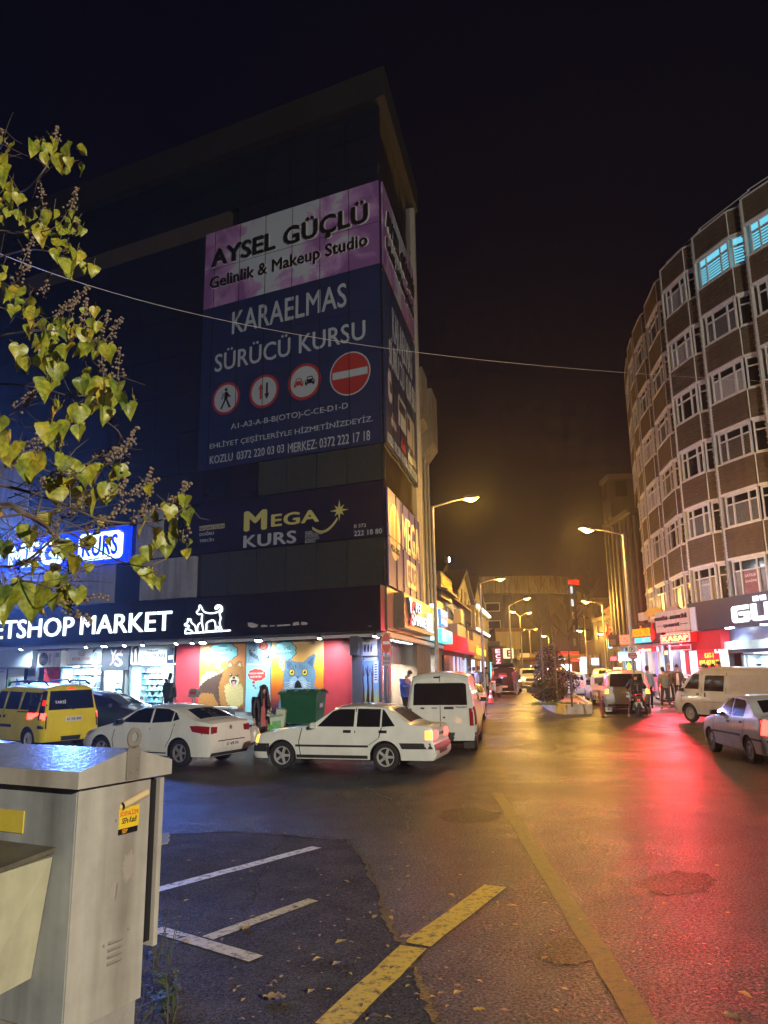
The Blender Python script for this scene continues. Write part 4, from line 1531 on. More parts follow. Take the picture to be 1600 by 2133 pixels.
for i in range(1,len(PB)):
	far,near=Vector((*PB[i],0)),Vector((*PB[i-1],0))
	dv=near-far
	ang=atan2(dv.y,dv.x)
	Lb=dv.length
	out=Vector((sin(ang),-cos(ang),0))
	W1=Lb*.7
	M1=AM@Matrix.Translation(far)@Matrix.Rotation(ang,4,'Z')
	q=far+dv.normalized()*W1
	e=near-dv.normalized()*.12-out*.55
	d2=e-q
	M2=AM@Matrix.Translation(q)@Matrix.Rotation(atan2(d2.y,d2.x),4,'Z')
	W2=d2.length
	levels=ZH
	for k,zh in enumerate(levels):
		z0=zh-1.6 if k else 5.25
		sp_=MB()
		ztop=zh+1.6 if k<5 else zh+1.5
		for Mx,Wx in((M1,W1),(M2,W2)):
			sp_.M=Mx
			sp_.bx(.07,Wx-.07,.03,.12,zh+.12,ztop-.04)
			n_=9
			hh=(ztop-zh-.16)/n_
			for s in range(n_):
				sp_.hexa([(.07,-.03,zh+.12+s*hh),(Wx-.07,-.03,zh+.12+s*hh),(Wx-.07,.03,zh+.12+s*hh),(.07,.03,zh+.12+s*hh),(.07,.012,zh+.12+(s+.94)*hh),(Wx-.07,.012,zh+.12+(s+.94)*hh),(Wx-.07,.03,zh+.12+(s+.94)*hh),(.07,.03,zh+.12+(s+.94)*hh)])
		sp_.build('siding_panel',M_SIDING,apt)
		tr=MB()
		for Mx,Wx in((M1,W1),(M2,W2)):
			tr.M=Mx
			tr.bx(.07,Wx-.02,-.05,.14,zh,zh+.12)
			tr.bx(.07,Wx-.02,-.04,.14,ztop-.04,ztop+.015)
			tr.bx(.02,.07,-.03,.14,zh,ztop)
		tr.M=M1
		tr.bx(-.04,0,-.03,.8,z0-(.2 if not k else 0),ztop)
		tr.bx(.0,W1,.0,.75,zh+.01,zh+.06)
		tr.build('trim',M_TRIM,apt)
		lit=(k==5 and i in(2,3))
		if lit:
			pm_=M_LITBL
		elif k==0:
			pm_=r_.choice([M_WARMP,M_BLINDP,M_WARMP])
		else:
			pm_=r_.choice([M_DARKG,M_DARKG,M_CURT,M_CURT,M_BLINDP,M_CURT2,M_CURT2])
		Mw1=M1@Matrix.Translation((.28,.0,0))
		bay_window(Mw1,W1-.36,z0,zh-.01,k+i,pm_)
		if k==0 and i in(2,3,4):
			Wp=W1-.36
			pq=MB(Mw1).bx(Wp*.3,Wp*.72,.03,.062,z0+.15,z0+1.2).build('window_poster',pm('window poster %d'%i,((.06,.045,.05),(.3,.1,.08),(.3,.32,.36))[i-2],.5,var=.4,vs=6),apt)
			pt=MB(Mw1)
			for ln,(w_,zz_)in enumerate((('ÇELİK YAPI',.95),('İNŞAAT',.78))if i==2 else((('SATILIK',.95),('DAİRE',.7))if i==3 else(('KİRALIK',.9),))):
				addtext(pt,w_,Wp*.34,z0+zz_,Wp*.68,z0+zz_+.13,.03,.004,.01)
			pt.build('lettering',F_WHT,pq)
		bay_window(M2@Matrix.Translation((.1,0,0)),W2-.2,z0,zh-.01,k+i,pm_ if lit else M_DARKG)
	dp=MB(AM)
	pp=near+out*.02-dv.normalized()*.1
	dp.tube([(pp.x,pp.y,5.2),(pp.x,pp.y,24.4)],.035,6)
	z=5.5
	while z<24:
		dp.bx(pp.x-.05,pp.x+.05,pp.y-.06,pp.y+.06,z,z+.06)
		z+=.3
	dp.build('downpipe',pm('weathered downpipe',(.3,.29,.28),.5,stain=.3),apt)

# ---------------------------------------------------------------- shops under the curved block
R0=Frame((15.3,41.5,0),atan2(31.5-41.5,17.0-15.3))
def rthing(name,label,cat,a,b,off=0.,F=R0):
	s0,z0,s1,z1=F.rect(a,b,off)
	return F.thing(name,label,cat,s0,z0,off),s1-s0,z1-z0
R_DARK=pm('dark violet fascia',(.022,.021,.034),.4,var=.15)
R_RED=pm('red shop cladding',(.5,.02,.03),.35,var=.1)
R_BEIGE=pm('beige sign board',(.5,.42,.32),.5,var=.15,stain=.3)
R_STEELW=pm('blue white shop cladding',(.5,.55,.62),.35,var=.1)
s_,zb=R0.px(1452,1313)
zb-=.05
_,zt_=R0.px(1452,1257)
t=R0.thing('shop_sign','large dark fascia with two big white lit letters on the right edge','sign',s_,zb,.05)
MB().bx(0,9,-.35,.0,0,zt_-zb).build('panel',R_DARK,t)
hS=zt_-zb
GL=glow('big white letter light',(.86,.95,1),.5)
s0=R0.px(1527,1280,.4)[0]-s_
s1=R0.px(1562,1280,.4)[0]-s_
kk=s1-s0
gm_=MB()
h1,h0,th_=hS*.66,hS*.12,kk*.24
def ring(x0,x1,pts):
	P_=[(x0+(x1-x0)*a,h0+(h1-h0)*b)for a,b in pts]
	gm_.plate(P_,-.43,-.35)
ring(s0,s1,[(.12,0),(.88,0),(1,.12),(1,.62),(.45,.62),(.45,.42),(.74,.42),(.74,.24),(.32,.24),(.26,.3),(.26,.7),(.32,.76),(.98,.76),(.98,1),(.12,1),(0,.88),(0,.12)])
u0,u1=s1+kk*.16,s1+kk*1.2
ring(u0,u1,[(.12,0),(.88,0),(1,.12),(1,1),(.74,1),(.74,.3),(.68,.24),(.32,.24),(.26,.3),(.26,1),(0,1),(0,.12)])
ring(u0,u1,[(.18,1.14),(.42,1.14),(.42,1.42),(.18,1.42)])
ring(u0,u1,[(.58,1.14),(.82,1.14),(.82,1.42),(.58,1.42)])
gm_.build('lettering',GL,t)
text(t,'VEN',s1+kk*1.35,hS*.12,s1+kk*4.7,hS*.66,GL,-.35,.08,.03)
mb=MB()
for q in(1518,1593):
	x=R0.px(q,1306,.3)[0]-s_
	mb.bx(x-.2,x+.2,-.3,-.12,-.04,0)
mb.bx(2.2,2.6,-.3,-.1,-.04,0)if False else None
mb.build('downlight',glow('fascia downlight',(.8,.92,1),14),t)
for q in(1518,1593):
	x=R0.px(q,1306,.3)[0]-s_
	lamp(t,'SPOT',(x,-.25,-.08),90,(.7,.88,1),.1,(0,0,0),150,'lamp_light')
zg=gz(37)
t,W_,Hh=rthing('shopfront','blue lit shopfront full of goods under the large white letters','shopfront',(1512,1400),(1640,1300),-.4)
z_o=t.location.z
t.location.z=zg
Hh=zb-zg
mb=MB()
mb.bx(0,.35,-.1,.3,0,Hh)
mb.bx(.35,W_,-.05,.3,Hh-1.15,Hh)
mb.build('frame',pm('blue grey shop frame',(.13,.15,.24),.35),t)
mb=MB()
mb.bx(.3,W_,-.45,-.05,Hh-1.0,Hh-.62)
mb.build('shutter_box',pm('cyan grey shutter box',(.35,.55,.6),.3),t)
mb=MB()
for x0,x1,z0,z1 in((.05,.1,Hh-1.1,Hh-.4),(.35,.4,Hh-1.1,Hh-.4),(.05,.4,Hh-1.12,Hh-1.07),(.05,.4,Hh-.42,Hh-.37)):
	mb.bx(x0,x1,-.5,-.45,z0,z1)
mb.build('wall_lamp',glow('shop tube light',(.7,.95,1),.5),t)
display_window('display_window','bright shop window with yellow tags under the large white letters',R0.px(1548,1380,-.5)[0],R0.px(1640,1380,-.5)[0],zg+.3,zg+2.3,R0,-.5,seed=41,rows=5,power=45,lampc=(.85,.93,1),sizes=(.2,.5),mull=(.1,))
t,W_,Hh=rthing('shopfront','red clad butcher shopfront beside the dark fascia','shopfront',(1437,1400),(1511,1312),-.1)
t.location.z=zg
Hh=zb-zg
mb=MB()
mb.bx(0,W_,-.3,.2,Hh-.95,Hh-.02)
mb.bx(0,.3,-.2,.2,0,Hh-.95)
mb.build('cladding',R_RED,t)
t2=R0.thing('led_board','red board with yellow led lettering and price lines on the red shop','sign',R0.px(1456,1380,0)[0],zg+.7,0)
w2=R0.px(1504,1380,0)[0]-R0.px(1456,1380,0)[0]
MB().bx(0,w2,-.06,.05,0,1.95).build('panel',pm('lit red board',(.6,.02,.03),.4,em=(1,.008,.012),es=.1),t2)
LEDY=glow('yellow led',(1,.62,.06),.42)
text(t2,'KAT-1',w2*.35,1.52,w2*.72,1.76,LEDY,-.06,.01,.02)
text(t2,'0505 437 02 75',w2*.08,1.18,w2*.92,1.42,LEDY,-.06,.01,.02)
mb=MB()
for i in range(4):
	for j in range(3):
		mb.bx(w2*(.08+.3*j),w2*(.3+.3*j),-.066,-.06,.9-i*.22,.98-i*.22)
mb.build('price_line',pm('pale print',(.7,.5,.5),.5),t2)
MB().bx(w2+.02,w2+.5,-.1,.05,-.7,1.9).build('door',pm('warm white door',(.7,.62,.45),.4,em=(1,.8,.5),es=.2),t2)
mb=MB()
mb.bx(-1.6,-.1,-.02,.05,-.7,2.4)
mb.build('panel',pm('blue white lit panel',(.6,.7,.8),.4,em=(.5,.75,1),es=.2),t2)
t,W_,Hh=rthing('lit_sign','red lit butcher sign framed by dashes of light','sign',(1383,1341),(1443,1317),.45)
MB().bx(0,W_,-.15,.2,0,Hh).build('panel',pm('red sign panel',(.4,.01,.015),.4,em=(1,.006,.012),es=.13),t)
text(t,'KASAP',W_*.08,Hh*.2,W_*.93,Hh*.78,glow('warm white letter light',(1,.62,.2),.4),-.15,.05,.04)
mb=MB()
n_=9
for i in range(n_):
	x=W_*(i+.2)/n_
	mb.bx(x,x+W_/n_*.6,-.19,-.15,Hh*.88,Hh*.97)
	mb.bx(x,x+W_/n_*.6,-.19,-.15,Hh*.02,Hh*.11)
for i in range(4):
	z=Hh*(.15+.19*i)
	mb.bx(W_*.005,W_*.035,-.19,-.15,z,z+Hh*.1)
	mb.bx(W_*.965,W_*.995,-.19,-.15,z,z+Hh*.1)
mb.build('border_light',glow('pink white dashes',(1,.5,.45),.35),t)
lamp(t,'AREA',(W_/2,-.5,Hh*.3),115,(1,.02,.04),1.2,Vector((.62,-.72,-.22)).to_track_quat('-Z','Y').to_euler(),name='sign_light').data.spread=radians(105)
t,W_,Hh=rthing('hanging_sign','small dark red board with lit edge under the butcher sign','sign',(1401,1356),(1443,1342),.4)
MB().bx(0,W_,-.1,.0,0,Hh).build('panel',pm('dark red board',(.25,.01,.015),.4),t)
mb=MB()
for q in((0,W_,0,.04),(0,W_,Hh-.04,Hh),(0,.04,.04,Hh-.04),(W_-.04,W_,.04,Hh-.04)):
	mb.bx(q[0],q[1],-.13,-.1,q[2],q[3])
mb.build('edge_light',glow('pink edge light',(1,.25,.3),.3),t)
t,W_,Hh=rthing('shop_sign','tall beige board with dark block letters above the butcher sign','sign',(1376,1319),(1443,1266),.25)
MB().bx(0,W_,-.25,.1,0,Hh).build('panel',R_BEIGE,t)
M_BLKLET=pm('dark block letters',(.03,.028,.03),.4)
text(t,'BERKİN - MEZECİSİ',W_*.02,Hh*.58,W_*.95,Hh*.8,M_BLKLET,-.25,.08,.04)
text(t,'ŞUBESİ',W_*.26,Hh*.2,W_*.72,Hh*.42,M_BLKLET,-.25,.06,.03)
mb=MB()
mb.bx(W_*.05,W_*.24,-.27,-.25,Hh*.3,Hh*.32)
mb.bx(W_*.74,W_*.95,-.27,-.25,Hh*.3,Hh*.33)
mb.build('rule',M_BLKLET,t)
mb=MB()
pts=[(W_*.5+W_*.21*cos(pi*i/16),Hh+Hh*.2*sin(pi*i/16))for i in range(17)]
mb.plate(pts,-.2,.0)
mb.build('crest',pm('brown crest board',(.3,.23,.16),.5),t)
mb=MB()
mb.bx(W_,W_+.5,-.2,.1,-.1,Hh)
mb.build('side_panel',R_STEELW,t)
t,W_,Hh=rthing('shop_sign','black board with orange lit letters and red curved horns','sign',(1322,1341),(1374,1296),.3)
MB().bx(0,W_*1.12,-.15,.1,0,Hh).build('panel',pm('black sign board',(.02,.018,.02),.4),t)
text(t,'KESKİNLER',W_*.08,Hh*.34,W_*.74,Hh*.92,glow('orange letter light',(1,.17,.004),.45),-.15,.05,.02)
MB().bx(W_*.14,W_*.74,-.2,-.15,Hh*.02,Hh*.28).build('light_box',glow('cyan light box',(.12,.75,1),.22),t)
text(t,'TEKNİK KASABI',W_*.16,Hh*.06,W_*.72,Hh*.24,glow('dark cyan letter',(.02,.3,.35),.6),-.2,.01)
mb=MB()
for sx in([(.84,.98),(.82,.8),(.9,.5),(.88,.2),(.78,.05),(.74,.2),(.8,.35),(.8,.7)],[(.0,.85),(.04,.6),(.06,.3),(.14,.05),(.1,.02),(.0,.2)]):
	mb.plate([(W_*a,Hh*b)for a,b in sx],-.22,-.15)
mb.build('horn_emblem',glow('red horn light',(1,.015,.01),.2),t)
t,W_,Hh=rthing('round_sign','yellow crescent shaped board above the orange lettered sign','sign',(1349,1287),(1380,1263),.2)
mb=MB()
pts=[(W_*.5+W_*.55*cos(a_),Hh*.45+Hh*.55*sin(a_))for a_ in[pi*i/14-.3 for i in range(19)]]
mb.plate(pts+[(W_*.3,Hh*.1)],-.1,0)
mb.build('panel',pm('yellow board',(.65,.4,.05),.45),t)
t,W_,Hh=rthing('shop_sign','cream board with faded lettering left of the yellow crescent','sign',(1334,1294),(1352,1274),.2)
MB().bx(0,W_,-.1,0,0,Hh).build('panel',pm('cream board',(.55,.45,.28),.5,stain=.3),t)
t,W_,Hh=rthing('shopfront','row of white lit glass shopfronts behind the walking pedestrians','shopfront',(1300,1400),(1437,1342),-.1)
t.location.z=zg
Hh=R0.px(1400,1343)[1]-zg
r2=random.Random(8)
mb,mc=MB(),MB()
x=0
cs=[glow('cool lit pane',(.35,.62,.95),.17),glow('white lit pane',(.75,.82,.95),.2),glow('violet lit pane',(.45,.36,.75),.12),glow('pink lit pane',(.9,.1,.22),.15),pm('cream column tile',(.5,.45,.36),.4),pm('dark shop jamb',(.05,.05,.07),.4)]
while x<W_:
	w_=r2.uniform(.15,.5)
	c_=r2.choice([0,0,1,2,2,3,4,5,5])
	mb.bx(x,min(W_,x+w_)-.02,0-(.12 if c_>=4 else 0),.1,0,Hh,c_)
	x+=w_
mb.build('glazing',cs,t)
mb=MB()
mb.bx(0,W_,-.3,.1,Hh,Hh+.12)
mb.build('lintel',STEEL,t)
for x in(W_*.3,W_*.8):
	lamp(t,'AREA',(x,-.5,Hh-.1),40,(.8,.85,1),.6,(radians(-20),0,0),name='shop_light')
t,W_,Hh=rthing('lit_sign','red board with glowing white script under the orange lettered sign','sign',(1334,1359),(1371,1346),.5)
MB().bx(0,W_,-.1,0,0,Hh).build('panel',pm('red lit script board',(.4,.01,.02),.4,em=(1,.008,.02),es=.13),t)
text(t,'MİDYE',W_*.06,Hh*.1,W_*.7,Hh*.75,glow('white script light',(1,.7,.4),.4),-.1,.04,.04)
t,W_,Hh=rthing('small_sign','small black and yellow sign beside the butcher door','sign',(1384,1365),(1393,1355),.2)
MB().bx(0,W_,-.05,0,0,Hh).build('panel',M_INK,t)
mb=MB()
mb.bx(W_*.35,W_*.85,-.06,-.05,Hh*.55,Hh*.85)
mb.bx(W_*.35,W_*.85,-.06,-.05,Hh*.15,Hh*.45)
mb.build('mark',glow('yellow mark',(1,.65,.1),1.5),t)
t,W_,Hh=rthing('stall_counter','low stall counter lit in pink stripes on the right pavement','stall',(1360,1440),(1388,1410),1.6)
mb=MB()
mb.bx(0,W_,0,.5,0,Hh,0)
for i in range(7):
	mb.bx(.03,W_-.03,-.03,0,Hh*(i+.2)/7,Hh*(i+.7)/7,1)
mb.build('counter',[pm('pink stall',(.5,.1,.2),.5),glow('pink stripe',(1,.12,.3),.14)],t)
rp=[(12.6,46),(12.9,40),(13.3,34.5),(14.3,30.5),(16.2,27),(20,22),(40,20),(40,70),(14.5,70),(13.2,55)]
mb=MB()
P=dense([Vector((x,y,0))for x,y in rp])
n_=len(P)
mb.add([(p.x,p.y,gz(p.y)+.14)for p in P]+[(p.x,p.y,gz(p.y)-.2)for p in P],[tuple(range(n_))]+[(i,i+n_,(i+1)%n_+n_,(i+1)%n_)for i in range(n_)])
tag(mb.build('pavement',M_PAVE),kind='structure')

# ================================================================ STREET ROW ON THE LEFT (beyond the dark block)
S_CONC=pm('grey stained concrete',(.11,.108,.105),.75,var=.25,vs=1.2,stain=.75)
S_BEIGE=pm('dirty beige render',(.36,.31,.2),.75,var=.25,vs=1,stain=.8)
S_STONE=pm('dark rubble wall',(.16,.13,.1),.8,var=.45,vs=2.5,bump=.5,bs=5)
S_ROOF=pm('dark roof sheet',(.05,.045,.045),.6,var=.3)
S_RUST=pm('rusty roof sheet',(.22,.11,.05),.7,var=.4,vs=2,stain=.5)
S_BLUE=pm('blue corrugated sheet',(.16,.26,.55),.45,var=.2)
S_DARK=pm('dark opening',(.012,.012,.014),.35)
def F2t(name,label,cat,s,off=0.):
	p=F2.w(s,0,off)
	return thing(name,label,cat,(p.x,p.y,gz(p.y)),F2.rz)
def zz(z,s):
	return z-gz(F2.w(s,0).y)
t=F2t('tall_building','tall narrow grey concrete building with downpipes beside the dark block','building',8.05)
MB().bx(0,4.3,.25,9,-.2,16.6).build('wall',S_CONC,t)
mb=MB()
for x in(.15,1.0,1.8,3.0,4.2):
	mb.tube([(x,.12,4.2),(x,.12,16.4)],.09,6)
mb.build('downpipe',pm('pale pipe',(.17,.165,.16),.5,stain=.4),t)
mb=MB()
mb.hexa([(.2,-.3,14.2),(1.9,-.3,14.2),(1.9,.3,13.4),(.2,.3,13.4),(.2,-.3,16.9),(1.9,-.3,16.9),(1.9,.3,16.9),(.2,.3,16.9)])
mb.hexa([(2.5,-.45,13.6),(4.4,-.45,13.6),(4.4,.3,12.6),(2.5,.3,12.6),(2.5,-.45,16.6),(4.4,-.45,16.6),(4.4,.3,16.6),(2.5,.3,16.6)])
mb.build('balcony_box',S_CONC,t)
for k_ in range(4):
	for x in(.25,1.15,2.1,3.2):
		f_=MB().bx(x,x+.65,.2,.26,5.4+2.6*k_,6.9+2.6*k_).build('window',DGREY,t)
		MB().bx(x+.07,x+.58,.18,.2,5.47+2.6*k_,6.83+2.6*k_).build('pane',M_DARKG,f_)
mb=MB()
mb.bx(-.05,4.4,-.25,.25,4.1,4.35)
mb.build('ledge',S_CONC,t)
t=F2t('low_building','low dark rubble walled building behind the tall lamp post','building',13.7)
MB().bx(0,5.3,.25,8,-.2,6.2).build('wall',S_STONE,t)
MB().bx(.5,3.2,.15,.25,4.6,5.6).build('window',S_DARK,t)
mb=MB()
mb.hexa([(-.1,-.6,6.0),(5.4,-.6,6.0),(5.4,3,7.0),(-.1,3,7.0),(-.1,-.6,6.12),(5.4,-.6,6.12),(5.4,3,7.12),(-.1,3,7.12)])
mb.build('roof',S_ROOF,t)
t=F2t('lit_sign','orange lit letters on a dark board high over the low dark building','sign',14.1,.02)
MB().bx(0,5.0,-.15,.05,5.75,7.15).build('panel',pm('dark sign board',(.05,.045,.045),.5),t)
text(t,'VERİUSEVA',.2,6.45,4.8,7.1,glow('orange sign letter',(1,.16,.004),.45),-.15,.05,.03)
t=F2t('floodlight','bright white floodlight above the orange lit letters','floodlight',14.6,.5)
MB().bx(-.15,.15,-.1,.1,7.7,7.95).build('lamp_head',BLACK,t)
MB().bx(-.12,.12,-.13,-.1,7.72,7.93).build('lens',glow('white flood lens',(.85,.95,1),30),t)
MB().tube([(0,0,7.1),(0,0,7.7)],.03,5).build('arm',BLACK,t)
lamp(t,'SPOT',(0,-.2,7.8),200,(.9,.95,1),.1,(radians(-50),0,0),120,'lamp_light')
t=F2t('corrugated_building','low building with bluish corrugated front and rusty roof','building',19.1)
mb=MB()
mb.bx(0,10.8,.3,8,-.2,6.0)
mb.build('wall',S_STONE,t)
mb=MB()
for i in range(54):
	x=.05+i*.2
	mb.bx(x,x+.1,.18,.3,3.4,6.0)
mb.bx(0,10.8,.22,.29,3.4,6.0)
mb.build('corrugated_front',S_BLUE,t)
mb=MB()
mb.hexa([(-.2,-.3,6.0),(11,-.3,6.0),(11,3.5,7.6),(-.2,3.5,7.6),(-.2,-.3,6.12),(11,-.3,6.12),(11,3.5,7.75),(-.2,3.5,7.75)])
mb.build('roof',S_RUST,t)
mb=MB()
mb.tube([(0,.1,5.5),(9,.1,4.5)],.04,5)
mb.build('cable',BLACK,t)
t=F2t('air_conditioner','tan air conditioner unit high on the bluish corrugated front','air conditioner',21.2,-.1)
MB().bx(0,1.6,-.55,-.1,4.6,5.5).build('casing',pm('tan casing',(.5,.4,.25),.5),t)
mb=MB()
for i in range(6):
	mb.bx(.1,.6,-.56,-.55,4.7+i*.12,4.75+i*.12)
mb.build('grille',DGREY,t)
t=F2t('sign_box','blank grey sign box under the tan air conditioner','sign',18.6,.1)
MB().bx(0,5.0,-.4,.1,3.1,4.45).build('panel',pm('grey blank panel',(.3,.29,.27),.5),t)
MB().bx(5.1,6.0,-.5,.1,2.9,4.3).build('side_box',pm('pale side box',(.45,.38,.3),.5),t)
t=F2t('red_awning','red lit awning with glowing yellow letters over a side shop','awning',17.0,.0)
mb=MB()
mb.hexa([(0,-1.3,2.75),(12.6,-1.3,2.75),(12.6,.2,2.9),(0,.2,2.9),(0,-1.2,3.5),(12.6,-1.2,3.5),(12.6,.2,4.0),(0,.2,4.0)])
mb.build('canopy',pm('red awning',(.5,.03,.03),.5,em=(1,.008,.008),es=.1),t)
text(t,'ÖZLEM',4.2,2.68,11.5,3.22,glow('yellow red letter light',(1,.42,.03),.42),-1.33,.05,.03)
lamp(t,'AREA',(6,-1.5,2.6),50,(1,.1,.08),1,(0,0,0),name='sign_light')
t=F2t('shopfront','bluish white lit shopfront under the red awning','shopfront',16.8,-.15)
mb=MB()
r_=random.Random(21)
x=0
while x<12.8:
	w_=r_.uniform(.4,1.2)
	mb.bx(x,min(12.8,x+w_)-.06,-.02,.1,0,2.6,r_.choice([0,1,2,2]))
	x+=w_
mb.build('glazing',[glow('cool shop pane',(.35,.6,1),.16),pm('grey shop pane',(.25,.28,.34),.3),pm('dark shop pane',(.03,.03,.05),.15)],t)
for s0,w_,off,apex,eave,lb in((28.6,13.8,-.8,10.1,7.9,'beige gabled hall with narrow tall windows, nearer one'),(42.6,11.0,-.8,10.9,8.6,'beige gabled hall with narrow tall windows, farther one')):
	t=F2t('gabled_building',lb,'building',s0,off)
	mb=MB()
	P=[(0,-.2),(w_,-.2),(w_,eave-.6),(w_/2,apex-.6),(0,eave-.6)]
	mb.plate(P,0,12)
	mb.build('wall',S_BEIGE,t)
	mb=MB()
	for sx in(0,1):
		a,b=(-.3,eave-.85)if not sx else(w_+.3,eave-.85),(w_/2,apex-.5)
		if sx:
			a,b=b,a
		mb.add([(a[0],-.35,a[1]),(b[0],-.35,b[1]),(b[0],12,b[1]),(a[0],12,a[1]),(a[0],-.35,a[1]+.25),(b[0],-.35,b[1]+.25),(b[0],12,b[1]+.25),(a[0],12,a[1]+.25)],[(0,3,2,1),(4,5,6,7),(0,1,5,4),(1,2,6,5),(2,3,7,6),(3,0,4,7)])
	mb.build('roof',S_ROOF,t)
	for k_ in range(4):
		x=w_*(.16+.2*k_)
		f_=MB().bx(x,x+w_*.08,-.06,.02,3.6,min(eave-.8+(1-abs(k_-1.5)/2)*1.6,8)).build('window',DGREY,t)
	mb=MB()
	for k_ in range(5):
		x=w_*(.12+.2*k_)-.06
		mb.bx(x,x+.25,-.15,.0,3.4,eave-.7)
	mb.build('pilaster',S_BEIGE,t)
	MB().bx(1.0,w_-2,-.25,-.02,5.5 if s0<30 else 3.0,6.5 if s0<30 else 3.9).build('red_panel',pm('dull red panel',(.28,.1,.08),.6),t)
t=F2t('side_hall','plain dark roofed side wing facing the camera beside the gabled halls','building',27.9,-1.2)
MB().bx(0,.6,.4,9,5,8.5).build('wall',S_BEIGE,t)
mb=MB()
mb.hexa([(-.3,.2,8.5),(3,.2,9.8),(3,9,9.8),(-.3,9,8.5),(-.3,.2,8.7),(3,.2,10),(3,9,10),(-.3,9,8.7)])
mb.build('roof',S_ROOF,t)
MB().tube([(-.05,.3,4.6),(-.05,.3,8.4)],.16,8).build('downpipe',S_CONC,t)
t=F2t('glass_balcony','glazed upper balcony edged with bright white light tubes','balcony',30.6,.55)
mb=MB()
mb.bx(0,14.2,-.0,1.0,4.5,4.75)
mb.bx(0,14.2,.0,1.0,6.2,6.4)
for x in(0,3.4,6.8,10.4,14):
	mb.bx(x,x+.25,.05,.3,4.75,6.2)
mb.build('frame',S_BEIGE,t)
MB().bx(.25,14,.32,.36,4.75,6.2).build('pane',pm('yellow balcony glass',(.35,.27,.1),.2,em=(1,.75,.2),es=.1),t)
mb=MB()
mb.tube([(1,-.1,6.45),(14.2,-.1,6.45)],.11,6)
mb.tube([(0,-.1,4.6),(12.5,-.1,4.6)],.1,6)
mb.build('light_tube',glow('white tube',(1,.95,.7),.8),t)
t=F2t('lower_facade','dim shop facades under the bright tubes with signs','shopfront',30.6,.3)
mb=MB()
mb.bx(0,15,0,.3,2.4,4.4,0)
x=0
r_=random.Random(31)
while x<15:
	w_=r_.uniform(.6,1.6)
	mb.bx(x,x+w_-.1,.0,.2,0,2.3,r_.choice([1,2,3,3,4]))
	x+=w_
mb.build('facade',[S_BEIGE,glow('pale lit pane',(.55,.6,.8),.5),S_STONE,S_DARK,pm('pinkish shutter',(.4,.25,.2),.5)],t)
t=F2t('vertical_banner','dark vertical banner with pink letters beside the far lamp post','banner',40.5,1.0)
MB().bx(0,.15,-.9,0,.6,3.3).build('panel',pm('dark wine banner',(.06,.02,.04),.5),t)
for i,ch in enumerate('ECZANE'):
	mm=MB(Matrix.Translation((-.005,-.1,2.85-i*.44))@Matrix.Rotation(-pi/2,4,'Z'))
	addtext(mm,ch,0.2,0,.6,.34,0,.02,.02)
	mm.build('lettering',glow('pink letter light',(.9,.25,.35),.9),t)
t=F2t('dark_canopy_building','low building with dark flat canopy left of the far street','building',46,.2)
MB().bx(0,16,.5,6,0,4.4).build('wall',S_STONE,t)
MB().bx(0,16,-1.2,.5,3.6,4.0).build('canopy',S_ROOF,t)
mb=MB()
r_=random.Random(77)
for i in range(9):
	mb.bx(.3+i*1.7,1.7+i*1.7,.42,.5,0,2.2,r_.choice([0,1,1,2]))
mb.build('glazing',[glow('turquoise pane',(.2,.85,.8),.4),S_DARK,glow('pale green pane',(.5,.8,.65),.25)],t)
t=F2t('awning','sloping tan awning over the far left shops','awning',50,1.2)
mb=MB()
mb.hexa([(0,-1.6,2.3),(13,-1.6,2.3),(13,1,3.4),(0,1,3.4),(0,-1.6,2.7),(13,-1.6,2.7),(13,1,3.5),(0,1,3.5)])
mb.build('canopy',pm('tan awning',(.4,.3,.17),.7),t)
t=F2t('pharmacy_sign','square sign with a dark letter E over the far left pavement','sign',47.5,1.6)
t.rotation_euler=(0,0,F2.rz-radians(70))
MB().bx(0,.95,-.15,.1,2.4,3.35).build('panel',pm('cream sign panel',(.7,.55,.35),.5,em=(1,.7,.4),es=.25),t)
text(t,'E',.28,2.55,.7,3.2,pm('dark red letter',(.12,.03,.02),.5),-.15,.02,.05)
t=thing('box_building','yellow lit box shaped kiosk building at the far left bend','building',(12.0,84,gz(84)),0)
MB().bx(0,2.7,0,6,3.4,5.3).build('upper_box',pm('yellow lit cladding',(.5,.42,.2),.6,stain=.3),t)
MB().bx(-.1,3.1,-.2,6,5.3,5.7).build('roof',S_RUST,t)
MB().bx(.6,2.6,.3,6,-.2,3.4).build('wall',S_BEIGE,t)
MB().bx(2.7,6,1,6,2.2,2.5).build('canopy',S_RUST,t)
t=thing('far_shops','low lit shops beyond the oncoming cars','shopfront',(15.5,96,gz(96)),0)
MB().bx(0,8.5,0,3,0,2.2).build('wall',pm('dull red wall',(.22,.07,.05),.6),t)
MB().bx(-.5,9,-.8,3,2.4,2.8).build('canopy',pm('tan far awning',(.45,.32,.16),.7),t)
MB().bx(6.2,7.4,-.1,0,.5,1.6).build('lit_window',glow('blue white far window',(.6,.75,1),2),t)
t=thing('hanging_banner','white cloth banner hanging by the far left poles','banner',(14.8,90,gz(90)),0)
MB().bx(0,1.9,0,.05,1.4,3.0).build('cloth',pm('white cloth',(.6,.6,.65),.7),t)

